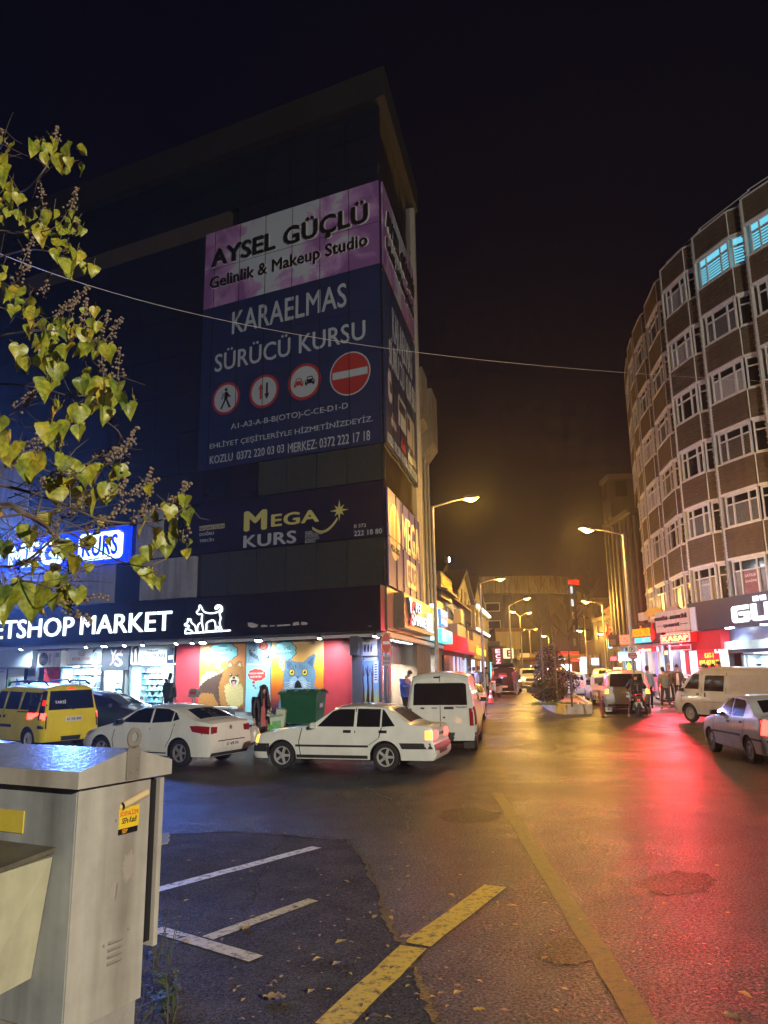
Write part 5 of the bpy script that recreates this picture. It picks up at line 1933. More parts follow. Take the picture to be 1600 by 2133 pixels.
# ---------------------------------------------------------------- far buildings
M_FARD=pm('far dark cladding',(.1,.085,.07),.6,var=.2,stain=.4)
M_FARP=pm('far pale panel',(.42,.34,.24),.6,var=.15)
t=thing('far_building','broad dark building with pale worn parapet at the end of the street','building',(15.5,120,gz(120)),0)
MB().slab([(0,.5),(10.6,.5),(14.3,3),(20.6,16),(20,40),(0,40)],-1,12.6).build('wall',M_FARD,t)
MB().slab([(-.3,-.1),(10.7,-.1),(14.0,2.2),(14,30),(-.3,30)],12.6,15.3).build('parapet',pm('worn pale parapet',(.34,.3,.26),.7,var=.35,vs=.8,stain=.8),t)
MB().slab([(14.0,2.6),(20.9,16),(20,40),(14,40)],12.6,14.4).build('parapet',M_FARD,t)
MB().slab([(3.2,.3),(10.5,.3),(10.5,.5),(3.2,.5)],3.2,12.4).build('curtain_wall',pm('far black glass',(.02,.017,.013),.25),t)
MB().slab([(0,.2),(10.7,.2),(13.9,2.6),(13.9,3),(0,3)],.6,3.2).build('base_band',pm('far beige band',(.4,.31,.2),.6,stain=.3),t)
for i in range(3):
	f_=MB().bx(.3,2.6,.38,.5,4.2+2.8*i,5.6+2.8*i).build('window',M_TRIM,t)
	MB().bx(.42,2.48,.34,.38,4.32+2.8*i,5.48+2.8*i).build('pane',M_DARKG,f_)
dv=Vector((6.3,13.0,0)).normalized()
FM=Matrix.Translation((14.25,2.7,0))@Matrix.Rotation(atan2(dv.y,dv.x),4,'Z')
for c_ in range(3):
	for k_ in range(6):
		if c_==0:
			x0,x1,z0,z1,m_=1.2,2.4,2.4+2.1*k_,3.5+2.1*k_,glow('far lit pane',(.5,.6,.6),.25)if k_>3 else M_CURT
		else:
			x0,x1,z0,z1,m_=(5.8,8.8,1.3+2.1*k_,3.1+2.1*k_,M_FARP)if c_==1 else(11,14,1.3+2.1*k_,3.1+2.1*k_,M_FARP)
		MB(FM).bx(x0,x1,-.12,.02,z0,z1).build('window',m_,t)
mb=MB(FM)
for x in(4.9,10.2):
	mb.bx(x,x+.4,-.2,.02,0,13)
mb.build('pilaster',M_FARD,t)
t2=thing('lit_sign','tiny red lit sign on the roof of the far dark building','sign',(29.6,122.4,gz(120)+14.2),radians(30))
text(t2,'DENİZ',0,0,2.4,.9,glow('red far letter',(1,.01,.01),.3),0,.1,.02)
MB().bx(-.2,2.6,.02,.1,-.1,1.0).build('panel',S_DARK,t2)
t=thing('shopfront','row of small lit shops with red and violet signs under the far dark building','shopfront',(22.5,117,gz(117)),radians(12))
mb=MB()
r_=random.Random(12)
x=0
while x<20:
	w_=r_.uniform(.8,2)
	mb.bx(x,x+w_-.2,0,.3,0,2.4,r_.choice([0,1,2,3,4]))
	mb.bx(x,x+w_-.1,-.3,.3,2.5,3.4,r_.choice([2,5,6,3]))
	x+=w_
mb.build('shop_glazing',[glow('violet far light',(.4,.4,1),.3),glow('white far light',(.9,.9,.9),.35),pm('far brown',(.25,.15,.08),.6),S_BEIGE,glow('cyan far light',(.5,.9,1),.35),glow('red far sign',(1,.02,.015),.5),pm('far tan sign',(.45,.33,.2),.6)],t)
for(x,y,w_,d_,h_,lb,m_)in((36.5,133,9,12,13.6,'grey far block right of the broad dark building',pm('far grey block',(.16,.14,.13),.7)),(29.5,104,8,10,5.6,'low far building with cream bands on the right side of the street',M_FARP),(23.6,80,8,7,7.4,'black fronted building with flags on the right side',pm('black front',(.03,.025,.03),.5)),(19.6,64,12,2.4,18.6,'plain grey tower behind the curved block',pm('dim grey tower',(.15,.14,.14),.7))):
	t=thing('building',lb,'building',(x,y,gz(y)),0)
	MB().bx(0,w_,0,d_,-1,h_-1).build('wall',m_,t)
	MB().bx(-.15,w_,-.15,d_,h_-1,h_-.6).build('roof_edge',pm('roof edge grey',(.25,.23,.21),.7),t)
	nr=int(h_//3)
	for k_ in range(nr):
		for j in range(3):
			if h_>15 and j:
				continue
			f_=MB().bx(.5+j*w_/3.2,1.5+j*w_/3.2,-.06,.02,1.5+k_*2.9,2.9+k_*2.9).build('window',DGREY if m_ is not M_FARP else M_TRIM,t)
			f2_=MB().bx(-.06,.02,1+j*d_/3.3,2.2+j*d_/3.3,1.5+k_*2.9,2.9+k_*2.9).build('window',DGREY if m_ is not M_FARP else M_TRIM,t)
t=thing('old_block','old grey block with many pipes beside the curved apartment block','building',(17.9,54,gz(54)),0)
MB().bx(0,8,0,6,-.2,12.6).build('wall',S_CONC,t)
mb=MB()
for y in(.2,1.1,2.1,3.0,4.1,5.0,5.9):
	mb.tube([(-.13,y,3.6),(-.13,y,12.4)],.12,6)
for x in(.2,.7,1.2,1.8,2.5):
	mb.tube([(x,-.13,3.6),(x,-.13,12.4)],.1,6)
mb.build('downpipe',pm('grey pipe',(.17,.155,.14),.5,stain=.5),t)
MB().bx(-.3,8.2,-.3,6.2,12.6,12.9).build('roof_edge',S_CONC,t)
def street_sign_box(name,lab,cat,px_,py_,depth,w_,h_,mat,parts=None,rz=radians(-20)):
	p=at(px_,py_,depth)
	t=thing(name,lab,cat,p,rz)
	MB().bx(-w_/2,w_/2,-.08,.08,-h_/2,h_/2).build('panel',mat,t)
	return t
t=street_sign_box('shop_sign','terracotta sign with a round white drop mark on the right side','sign',1301,1332,50,.65*0+.6,.55,pm('terracotta sign',(.42,.1,.05),.5,em=(.9,.2,.08),es=.25))if False else street_sign_box('shop_sign','terracotta sign with a round white drop mark on the right side','sign',1301,1332,50,.62,.6,pm('terracotta sign',(.42,.1,.05),.5,em=(.9,.2,.08),es=.25))
mb=MB()
n_=18
for i in range(n_):
	a0,a1=2*pi*i/n_,2*pi*(i+1)/n_
	mb.plate([(.16*cos(a0),.05+.16*sin(a0)),(.16*cos(a1),.05+.16*sin(a1)),(.1*cos(a1),.04+.1*sin(a1)),(.1*cos(a0),.04+.1*sin(a0))],-.1,-.08)
mb.bx(-.25,.25,-.1,-.08,-.23,-.19)
mb.build('mark',F_WHT,t)
t=street_sign_box('hanging_sign','dark brown hanging sign board left of the terracotta sign','sign',1279,1335,55,.75,.85,pm('brown hanging sign',(.15,.1,.07),.6))
MB().bx(-.28,.12,-.1,-.08,-.3,.1).build('mark',pm('tan mark',(.4,.3,.2),.6),t)
t=street_sign_box('lit_sign','small yellow and blue upright sign on the right side','sign',1271,1340,58,.25,.7,glow('yellow blue sign',(.9,.7,.2),.8))
MB().bx(-.125,.125,-.1,-.08,-.35,0).build('lower_half',glow('blue half sign',(.2,.6,1),1.2),t)
for px_,py_,dp,w_,h_,c_,s_,lb in((1278,1372,60,.45,.3,(1,.15,.2),1.5,'small red and white lit sign on the right side'),(1293,1374,48,.18,.4,(1,.85,.1),1.2,'small yellow tag sign beside the blue canopy'),(1240,1378,80,.7,.7,(.75,1,.95),2.2,'pale cyan lit window far down the right side'),(1216,1374,85,.6,.6,(.7,.7,1),1.3,'pale violet round light far down the street'),(1199,1375,90,1.0,.35,(1,.05,.04),1.2,'red lit sign far down the street'),(1137,1364,100,1.2,.5,(.9,.15,.15),.9,'red lit sign far behind the ivy column')):
	street_sign_box('lit_sign',lb,'sign',px_,py_,dp,w_,h_,glow('street light sign %d'%px_,c_,s_*.2))
t=street_sign_box('canopy','blue lit canopy of a shop with a hanging green drop light','canopy',1312,1366,46,1.3,.5,pm('blue steel canopy',(.2,.35,.5),.35))
MB().bx(-.65,.65,-.5,-.08,-.28,-.22).build('light_edge',glow('canopy tubes',(.5,.9,1),1.3),t)
t=street_sign_box('drop_light','green drop shaped light hanging under the blue canopy','sign',1310,1383,45,.02,.3,S_DARK)
mb=MB()
pts=[(.13*sin(a_)*(1 if cos(a_)<.2 else .75),-.12-.16*cos(a_+pi)*1.2)for a_ in[2*pi*i/16 for i in range(16)]]
mb.plate(pts,-.12,-.09)
mb.build('drop',glow('green drop',(.45,1,.03),.6),t)
p0,p1=at(1283,1316,62),at(1260,1288,60)
t=thing('national_flag','red flag with white crescent hanging from a slanting pole','flag',p0)
d=p1-p0
MB().tube([(0,0,0),d],.03,5).build('pole',STEEL,t)
fp=at(1262,1294,60)-p0
mb=MB()
vs_,fs=face_mesh(lambda u,v:(fp.x+u*.62+.06*sin(v*6),fp.y+.12*sin(u*7+v*3),fp.z-.15-v*1.35-u*.45+u*v*.5),8,10)
mb.add(vs_,fs)
fl=mb.build('cloth',pm('red flag cloth',(.34,.02,.025),.8,var=.1),t,smooth=60)
mb=MB()
cx,cz=fp.x+.26,fp.z-.66
pts=[(cx+.2*cos(a_),cz+.22*sin(a_))for a_ in[-2.3+4.6*i/14 for i in range(15)]]
pts+=[(cx-.03+.16*cos(a_),cz+.17*sin(a_))for a_ in[2.0-4.0*i/12 for i in range(13)]]
mb.plate(pts,fp.y-.16,fp.y-.15)
mb.build('crescent',F_WHT,t)
t=street_sign_box('striped_board','red and black striped board high on the black fronted building','sign',1271,1270,62,1.0,.5,pm('red stripe',(.5,.08,.06),.6))
t.rotation_euler=(0,radians(-35),radians(-20))
MB().bx(-.5,.5,-.1,-.08,-.12,.1).build('stripe',M_INK,t)

# ================================================================ VEHICLES
M_TYRE=pm('tyre rubber',(.014,.014,.015),.75,bump=.2,bs=60)
M_RIM=pm('alloy rim',(.5,.5,.5),.35,metal=.25)
M_CARGL=pm('car glass',(.008,.009,.011),.06,var=0,spec=.7)
M_UNDER=pm('underbody black',(.006,.006,.006),.7,var=0)
M_PLATE=pm('number plate white',(.7,.7,.7),.4,var=0)
M_PTXT=pm('number plate ink',(.02,.02,.03),.5,var=0)
M_CHROME=pm('bright trim',(.6,.6,.6),.2,metal=.9,var=0)
M_LAMPR=pm('red lamp glass',(.25,.01,.012),.15,var=0)
M_LAMPA=pm('amber lamp glass',(.5,.2,.02),.2,var=0)
M_LAMPC=pm('clear lamp glass',(.5,.5,.5),.12,metal=.4,var=0)
E_RED=glow('lit red tail lamp',(1,.02,.014),3)
E_REDD=glow('dim red tail lamp',(1,.012,.008),.5)
E_AMB=glow('lit amber lamp',(1,.3,.015),1.6)
E_HEAD=glow('lit headlamp',(1,.85,.5),8)
def raindrop_glass():
	m=bpy.data.materials.new('raindrop glass')
	m.use_nodes=True
	t=m.node_tree
	b=t.nodes['Principled BSDF']
	b.inputs['Base Color'].default_value=(.06,.055,.03,1)
	b.inputs['Roughness'].default_value=.12
	tc=t.nodes.new('ShaderNodeTexCoord')
	vo=t.nodes.new('ShaderNodeTexVoronoi')
	vo.inputs['Scale'].default_value=26
	t.links.new(tc.outputs['Object'],vo.inputs['Vector'])
	bp=t.nodes.new('ShaderNodeBump')
	bp.inputs['Strength'].default_value=1
	bp.inputs['Distance'].default_value=.05
	t.links.new(vo.outputs['Distance'],bp.inputs['Height'])
	t.links.new(bp.outputs[0],b.inputs['Normal'])
	return m
M_RAIN=raindrop_glass()
def paint(name,c,metal=0.,r=.3):
	return pm(name,c,r,metal=metal,var=.1,vs=2,coat=.8,stain=.12)
def lerp_list(L,x):
	if x<=L[0][0]:
		return L[0][1]
	for(a,b),(c,d)in zip(L[:-1],L[1:]):
		if x<=c:
			return b+(d-b)*(x-a)/(c-a)if c>a else d
	return L[-1][1]
class CarShape:
	def __init__(s,L,W,sill,wheels,wr,top,belt,nose=((0,0),(2,0)),tail=((0,0),(2,0)),tumble=.28,rf=.5,rr=.4,kf=.14,kr=.1,sm=.05,crown=.05,arch=1.16):
		s.L,s.w,s.sill,s.wheels,s.wr=L,W/2,sill,wheels,wr
		s.top_,s.belt_,s.nose_,s.tail_=top,belt,nose,tail
		s.tumble,s.rf,s.rr,s.kf,s.kr,s.sm,s.crown,s.arch=tumble,rf,rr,kf,kr,sm,crown,arch
	def _sm(s,L,x):
		return sum(lerp_list(L,x+d*s.sm)for d in(-1,-.5,0,.5,1))/5
	def T(s,x):
		return s._sm(s.top_,x)
	def B(s,x):
		return min(s._sm(s.belt_,x),s.T(x)-.015)
	def Wp(s,x):
		a=max(0,(s.rf-x)/s.rf)
		b=max(0,(s.rr-(s.L-x))/s.rr)
		return s.w*(1-s.kf*a**2.4-s.kr*b**2.4)
	def zl(s,x):
		z=s.sill if not callable(s.sill)else s.sill(x)
		ra=s.wr*s.arch
		for xw in s.wheels:
			d=abs(x-xw)
			if d<ra:
				z=max(z,s.wr+sqrt(ra*ra-d*d))
		return min(z,s.B(x)-.06)
	def Te(s,x):
		T,B=s.T(x),s.B(x)
		return T-min(s.crown+.02,(T-B)*.5)
	def yside(s,x,z):
		W0,B=s.Wp(x),s.B(x)
		t=(z-.2)/max(.05,B-.2)
		if z<=B:
			t=max(0,min(1,t))
			return W0*((1-.06*(1-t/.55)**2)if t<.55 else(1-.05*((t-.55)/.45)**2))
		yb=W0*.95
		Te=s.Te(x)
		return max(.05,yb-s.tumble*(min(z,Te)-B)-.05*((min(z,Te)-B))**2)
	def X(s,u,z):
		return u+lerp_list(s.nose_,z)*max(0,1-u/.6)**1.6+lerp_list(s.tail_,z)*max(0,1-(s.L-u)/.6)**1.6
	def ztop(s,x,y):
		Te,R=s.Te(x),s.yside(x,s.Te(x))
		q=min(1,abs(y)/R)
		return Te+(s.T(x)-Te)*(1-q**2.6)
	def section(s,x):
		zl,B,Te,T=s.zl(x),s.B(x),s.Te(x),s.T(x)
		pts=[]
		for i in range(8):
			z=zl+(B-zl)*i/7
			pts.append((s.yside(x,z),z))
		for i in range(1,5):
			z=B+(Te-B)*i/4
			pts.append((s.yside(x,z+1e-6),z))
		R=s.yside(x,Te)
		for q in(.93,.8,.55,.28):
			pts.append((R*q,s.ztop(x,R*q)))
		pts.append((0,T))
		return pts
	def body(s,mat,parent):
		st=[0,.02,.05,.1,.17,.25,.35,.45]
		x=.55
		while x<s.L-.5:
			st.append(x)
			x+=.09
		st+=[s.L-q for q in(.45,.35,.25,.17,.1,.05,.02,0)]
		for xw in s.wheels:
			ra=s.wr*s.arch
			st+=[xw+ra*sin(a)for a in[pi/2*k/7 for k in range(-7,8)]]+[xw-ra-.004,xw+ra+.004]
		st=sorted(q for q in set(round(q,4)for q in st)if 0<=q<=s.L)
		secs=[]
		for x in st:
			half=s.section(x)
			full=[(-y,z)for y,z in half[:-1]]+[half[-1]]+[(y,z)for y,z in half[:-1][::-1]]
			secs.append([(s.X(x,z),y,z)for y,z in full])
		n=len(secs[0])
		vs_=[p for sec in secs for p in sec]
		fs=[]
		for i in range(len(secs)-1):
			for j in range(n-1):
				fs.append((i*n+j,i*n+j+1,(i+1)*n+j+1,(i+1)*n+j))
		h=n//2
		for i0,flip in((0,True),((len(secs)-1)*n,False)):
			for j in range(h):
				a,b,c,d=i0+j,i0+j+1,i0+n-2-j,i0+n-1-j
				q=(a,b,c,d)if b!=c else(a,b,d)
				fs.append(q[::-1]if not flip else q)
		m_=MB().add(vs_,fs)
		o=m_.build('body',mat,parent,smooth=34)
		ib=MB()
		y=s.w-.26
		xm=[.35,s.L-.35]
		ib.bx(xm[0],xm[1],-y,y,.2,s.belt_[len(s.belt_)//2][1]-.18)
		ib.bx(s.wheels[0]+s.wr*1.25,s.wheels[1]-s.wr*1.25,-s.w+.1,s.w-.1,s.sill+.01 if not callable(s.sill)else .22,.5)
		s.ub=ib.build('underbody',M_UNDER,parent)
		return o
	def decal(s,pts,kind,name,mat,parent,off=.006,sd=1,cuts=2,thick=True):
		"""panel following the body. kind: side (x,z), rear (y,z), front (y,z), top (x,y)"""
		bm=bmesh.new()
		vv=[bm.verts.new((a,b,0))for a,b in pts]
		f=bm.faces.new(vv)
		bmesh.ops.triangulate(bm,faces=[f])
		if cuts:
			bmesh.ops.subdivide_edges(bm,edges=bm.edges[:],cuts=cuts,use_grid_fill=True)
		bmesh.ops.recalc_face_normals(bm,faces=bm.faces[:])
		def mp(a,b,o_):
			if kind=='side':
				return(s.X(a,b),sd*(s.yside(a,b)+o_),b)
			if kind in('rear','front'):
				u0,u1=(s.L,s.L-.8)if kind=='rear' else(0,.8)
				sg=1 if kind=='rear' else-1
				if abs(a)<=s.yside(u0,b):
					u=u0
				else:
					lo,hi=0.,1.
					for _ in range(18):
						m=(lo+hi)/2
						if s.yside(u0+(u1-u0)*m,b)<abs(a):
							lo=m
						else:
							hi=m
					u=u0+(u1-u0)*hi
				nx_=1.0 if u==u0 else .75
				return(s.X(u,b)+sg*o_*nx_,a+(0 if u==u0 else(o_*.6 if a>0 else-o_*.6)),b)
			z=s.ztop(a,b)
			dzx=(s.ztop(a+.01,b)-s.ztop(a-.01,b))/.02
			l_=sqrt(1+dzx*dzx)
			return(s.X(a,z)-dzx/l_*o_,b,z+o_/l_)
		base=[(v.co.x,v.co.y)for v in bm.verts]
		bm.verts.index_update()
		P=[mp(a,b,off)for a,b in base]
		fs=[tuple(v.index for v in f.verts)for f in bm.faces]
		if thick:
			be=[e for e in bm.edges if len(e.link_faces)==1]
			mpv={}
			for e in be:
				for v in e.verts:
					if v.index not in mpv:
						mpv[v.index]=len(P)
						P.append(mp(*base[v.index],-.008))
			for e in be:
				a,b=e.verts
				fs.append((a.index,b.index,mpv[b.index],mpv[a.index]))
		bm.free()
		m_=MB().add(P,fs)
		o=m_.build(name,mat,parent,smooth=40)
		return o
def wheel_mesh(r,wdt,spokes,mat_rim,parent,x,y,z,sd,steer=0.):
	M=Matrix.Translation((x,y,z))@Matrix.Rotation(steer,4,'Z')
	ty=MB(M)
	h=wdt/2
	ri=r*.66
	prof=[(ri,-h*.8),(r*.86,-h),(r*.96,-h*.9),(r,-h*.55),(r,h*.55),(r*.96,h*.9),(r*.86,h),(ri,h*.8)]
	ty.lathe(prof,n=26,axis='y',caps=False)
	w_=ty.build('wheel',M_TYRE,parent,smooth=40)
	rm=MB(M)
	yo=sd*h*.82
	rm.lathe([(ri,yo-sd*.06),(ri,yo),(ri*.9,yo),(ri*.86,yo-sd*.05)],n=26,axis='y',caps=False)
	if spokes:
		for k in range(spokes):
			a=2*pi*k/spokes
			c_,s_=cos(a),sin(a)
			wi,wo=.05,.075*r/.3
			P=[]
			for rr_,ww,yy in((.03,wi,yo-sd*.01),(ri*.95,wo*.7,yo-sd*.012)):
				for q in(-1,1):
					P.append((rr_*c_-q*ww*s_*.5,yy,rr_*s_+q*ww*c_*.5))
			for rr_,ww,yy in((.03,wi,yo-sd*.05),(ri*.95,wo*.7,yo-sd*.05)):
				for q in(-1,1):
					P.append((rr_*c_-q*ww*s_*.5,yy,rr_*s_+q*ww*c_*.5))
			rm.add(P,[(0,1,3,2),(4,6,7,5),(0,2,6,4),(1,5,7,3),(0,4,5,1),(2,3,7,6)])
		rm.lathe([(.06,yo-sd*.05),(.06,yo),(.035,yo+sd*.008)],n=12,axis='y')
	else:
		rm.lathe([(ri*.88,yo-sd*.05),(ri*.7,yo-sd*.02),(ri*.45,yo-sd*.035),(ri*.25,yo),(.03,yo+sd*.01)],n=20,axis='y')
	rm.build('rim',mat_rim,w_,smooth=35)
	bk=MB(M)
	bk.lathe([(ri*.9,yo-sd*.07),(ri*.9,yo-sd*.065)],n=20,axis='y')
	bk.build('dark_wheel_gap',M_UNDER,w_)  # added black disc standing in for the dark gap behind the spokes
	return w_
def mirrored(pts):
	return[(-a,b)for a,b in pts]
def make_car(name,label,cat,shape,paintM,loc,heading,group=None,scale=1.,spokes=5,rim=None,side=(),rear=(),front=(),top=(),plates=(),seams=(),wheelw=.19,mirror=None,extra=None,steer=0.):
	"""heading: direction in which the nose points (radians). local x runs nose(0) -> tail(L)"""
	rz=heading+pi
	p=Vector(loc)
	e=.5
	sl=(gz(p.y+e)-gz(p.y-e))/(2*e)
	q=Matrix.Rotation(atan2(sl,1),3,'X')@Matrix.Rotation(rz,3,'Z')
	t=thing(name,label,cat,loc,0,group,rot=q.to_euler())
	t.scale=(scale,)*3
	s=shape
	org=(s.wheels[0]+s.wheels[1])/2
	body=thing
	T=Matrix.Translation((-org,0,0))
	made=[]
	made.append(s.body(paintM,t))
	made.append(s.ub)
	for pts,nm,mat in side:
		for sd in(-1,1):
			made.append(s.decal(pts,'side',nm,mat,t,sd=sd))
	for pts,nm,mat in rear:
		made.append(s.decal(pts,'rear',nm,mat,t))
	for pts,nm,mat in front:
		made.append(s.decal(pts,'front',nm,mat,t))
	for pts,nm,mat in top:
		made.append(s.decal(pts,'top',nm,mat,t))
	if seams:
		for pts in seams:
			for sd in(-1,1):
				L2=[]
				R2=[]
				for a,b in pts:
					L2.append((a-.01,b))
					R2.append((a+.01,b))
				made.append(s.decal(L2+R2[::-1],'side','door_seam',M_UNDER,t,off=.003,sd=sd,cuts=1,thick=False))
	for i,xw in enumerate(s.wheels):
		for sd in(-1,1):
			w_=wheel_mesh(s.wr,wheelw,spokes,rim or M_RIM,t,xw,sd*(s.w-wheelw/2-.025),s.wr,sd,steer if i==0 else 0)
			made.append(w_)
	if mirror:
		x,z,mm=mirror
		for sd in(-1,1):
			mb=MB()
			y=s.yside(x,z)
			mb.hexa([(x-.06,sd*(y+.03),z-.0),(x+.05,sd*(y+.03),z),(x+.06,sd*(y+.2),z+.01),(x-.04,sd*(y+.2),z+.01),(x-.05,sd*(y+.03),z+.12),(x+.05,sd*(y+.03),z+.12),(x+.06,sd*(y+.19),z+.11),(x-.03,sd*(y+.19),z+.11)])
			mb.bx(x-.03,x+.03,min(sd*(y-.03),sd*(y+.05)),max(sd*(y-.03),sd*(y+.05)),z+.01,z+.05)
			made.append(mb.build('wing_mirror',mm,t))
	for end,txt_,yc,zc,w_,h_ in plates:
		sg=1 if end=='rear' else-1
		x=s.X(s.L if sg>0 else 0,zc)+sg*.012
		mb=MB()
		mb.bx(x-.012,x+.006,yc-w_/2,yc+w_/2,zc-h_/2,zc+h_/2)
		pl=mb.build('number_plate',M_PLATE,t)
		mt=MB()
		xx=x+.007*(1 if sg>0 else-1)-(0 if sg>0 else .012)
		addtext(mt,txt_,-w_*.4,-h_*.3,w_*.45,h_*.3,0,.004,.03,fn=lambda q:(xx+sg*(-q[1]),yc+sg*q[0],zc+q[2]))
		mt.build('lettering',M_PTXT,pl)
		made.append(pl)
	if extra:
		made+=extra(t,s)or[]
	for o in made:
		o.location=(-org,0,0)
	return t
def rtext(t,s,txt_,y0,z0,y1,z1,mat,off=.006,end='rear'):
	"""lettering on the tail"""
	m_=MB()
	xz=lambda z:s.X(s.L,z)
	addtext(m_,txt_,y0,z0,y1,z1,0,.006,.02,fn=lambda q:(xz(q[2])+off-q[1],q[0],q[2]))
	return m_.build('lettering',mat,t)
def gloc(x,y):
	return(x,y,gz(y))
def quadp(a,b,c,d):
	return[(a,c),(b,c),(b,d),(a,d)]

# ---- white boxy saloon, nose to the left, in the middle
P_WHITE=paint('white car paint',(.74,.77,.72))
P_WHITE2=paint('white van paint',(.68,.71,.66))
sh=CarShape(4.26,1.66,.24,(.72,3.14),.3,top=[(0,.74),(.12,.81),(.5,.86),(1.25,.94),(1.34,.96),(1.95,1.36),(2.1,1.39),(2.6,1.41),(3.1,1.38),(3.22,1.34),(3.72,1.0),(3.8,.99),(4.2,.96),(4.26,.9)],belt=[(0,.7),(1.3,.9),(2,.9),(3.3,.92),(3.8,.94),(4.26,.9)],nose=((.2,.08),(.36,0),(.52,0),(.56,.06),(.8,.1)),tail=((.2,-.1),(.34,0),(.5,0),(.54,-.06),(.95,-.08)),tumble=.3,rf=.3,rr=.3,kf=.07,kr=.06,sm=.045,crown=.035)
MOULD=pm('black bumper plastic',(.025,.026,.027),.5)
def ext_sahin(t,s):
	mb=MB()
	for sd in(-1,1):
		y=sd*.5
		mb.tube([(1.75,y,.95),(1.7,y,1.1)],.015,5)
	return[]
car_a=make_car('parked_car','white boxy saloon car with black bumpers parked across the road','car',sh,P_WHITE,(0,0,0),0,spokes=5,mirror=(1.5,.9,P_WHITE),side=[([(1.56,.93),(2.42,.93),(2.42,1.3),(2.06,1.3),(1.9,1.25)],'side_window',M_CARGL),([(2.49,.93),(3.02,.93),(3.02,1.3),(2.49,1.31)],'side_window',M_CARGL),([(3.06,.93),(3.36,.95),(3.1,1.28),(3.06,1.29)],'side_window',M_CARGL),([(1.06,.5),(2.76,.5),(2.76,.545),(1.06,.545)],'side_moulding',MOULD),([(3.52,.48),(4.2,.48),(4.2,.6),(3.46,.6)],'bumper_side',MOULD),([(.02,.38),(.36,.38),(.36,.56),(.02,.56)],'bumper_side',MOULD),([(.37,.26),(.42,.38),(.42,.56),(.36,.56)],'bumper_side',MOULD),([(2.18,.8),(2.36,.8),(2.36,.86),(2.18,.86)],'door_handle',BLACK),([(3.0,.8),(3.18,.8),(3.18,.86),(3.0,.86)],'door_handle',BLACK),([(4.08,.68),(4.25,.68),(4.25,.85),(4.08,.85)],'tail_lamp_side',E_AMB),([(1.08,.26),(2.74,.26),(2.74,.33),(1.08,.33)],'sill_trim',MOULD),([(.0,.58),(.08,.58),(.08,.76),(.0,.72)],'indicator',E_AMB)],rear=[([(-.78,.36),(.78,.36),(.78,.58),(-.78,.58)],'bumper',MOULD),([(-.76,.67),(-.36,.67),(-.36,.85),(-.76,.85)],'tail_lamp',E_RED),([(.36,.67),(.76,.67),(.76,.85),(.36,.85)],'tail_lamp',E_RED),([(.04,.885),(.1,.885),(.1,.94),(.04,.94)],'badge',M_CHROME)],front=[([(-.78,.34),(.78,.34),(.78,.54),(-.78,.54)],'bumper',MOULD),([(-.74,.6),(-.4,.6),(-.4,.75),(-.74,.75)],'headlamp',M_LAMPC),([(.4,.6),(.74,.6),(.74,.75),(.4,.75)],'headlamp',M_LAMPC),([(-.38,.6),(.38,.6),(.38,.74),(-.38,.74)],'grille',BLACK)],top=[([(1.42,-.58),(1.9,-.52),(1.9,.52),(1.42,.58)],'windscreen',M_CARGL),([(3.27,-.5),(3.66,-.56),(3.66,.56),(3.27,.5)],'rear_window',M_RAIN)],plates=[('rear','67 IB 286',0,.76,.5,.12)],seams=[[(1.18,.3),(1.14,.6),(1.2,.9)],[(2.45,.3),(2.45,1.33)],[(2.78,.55),(3.0,.7),(3.06,.92)]],extra=ext_sahin)
def place_by_wheels(o,shape,front_px,rear_px,sd=None,sc_=None):
	"""set a vehicle down by the measured contact points of its two near wheels"""
	a,b=g(*front_px),g(*rear_px)
	d=(a-b).normalized()
	h=atan2(d.y,d.x)
	n_=Vector((-d.y,d.x,0))
	mid=(a+b)/2
	if n_.y<0:
		n_=-n_
	k=sc_ or 1
	mid+=n_*(shape.w-.1)*k
	o.location=(mid.x,mid.y,gz(mid.y))
	e=.5
	sl=(gz(mid.y+e)-gz(mid.y-e))/(2*e)
	o.rotation_euler=(Matrix.Rotation(atan2(sl,1),3,'X')@Matrix.Rotation(h+pi,3,'Z')).to_euler()
	o.scale=(k,)*3
	return h,(a-b).length
place_by_wheels(car_a,sh,(592,1602),(802,1607),sc_=.96)

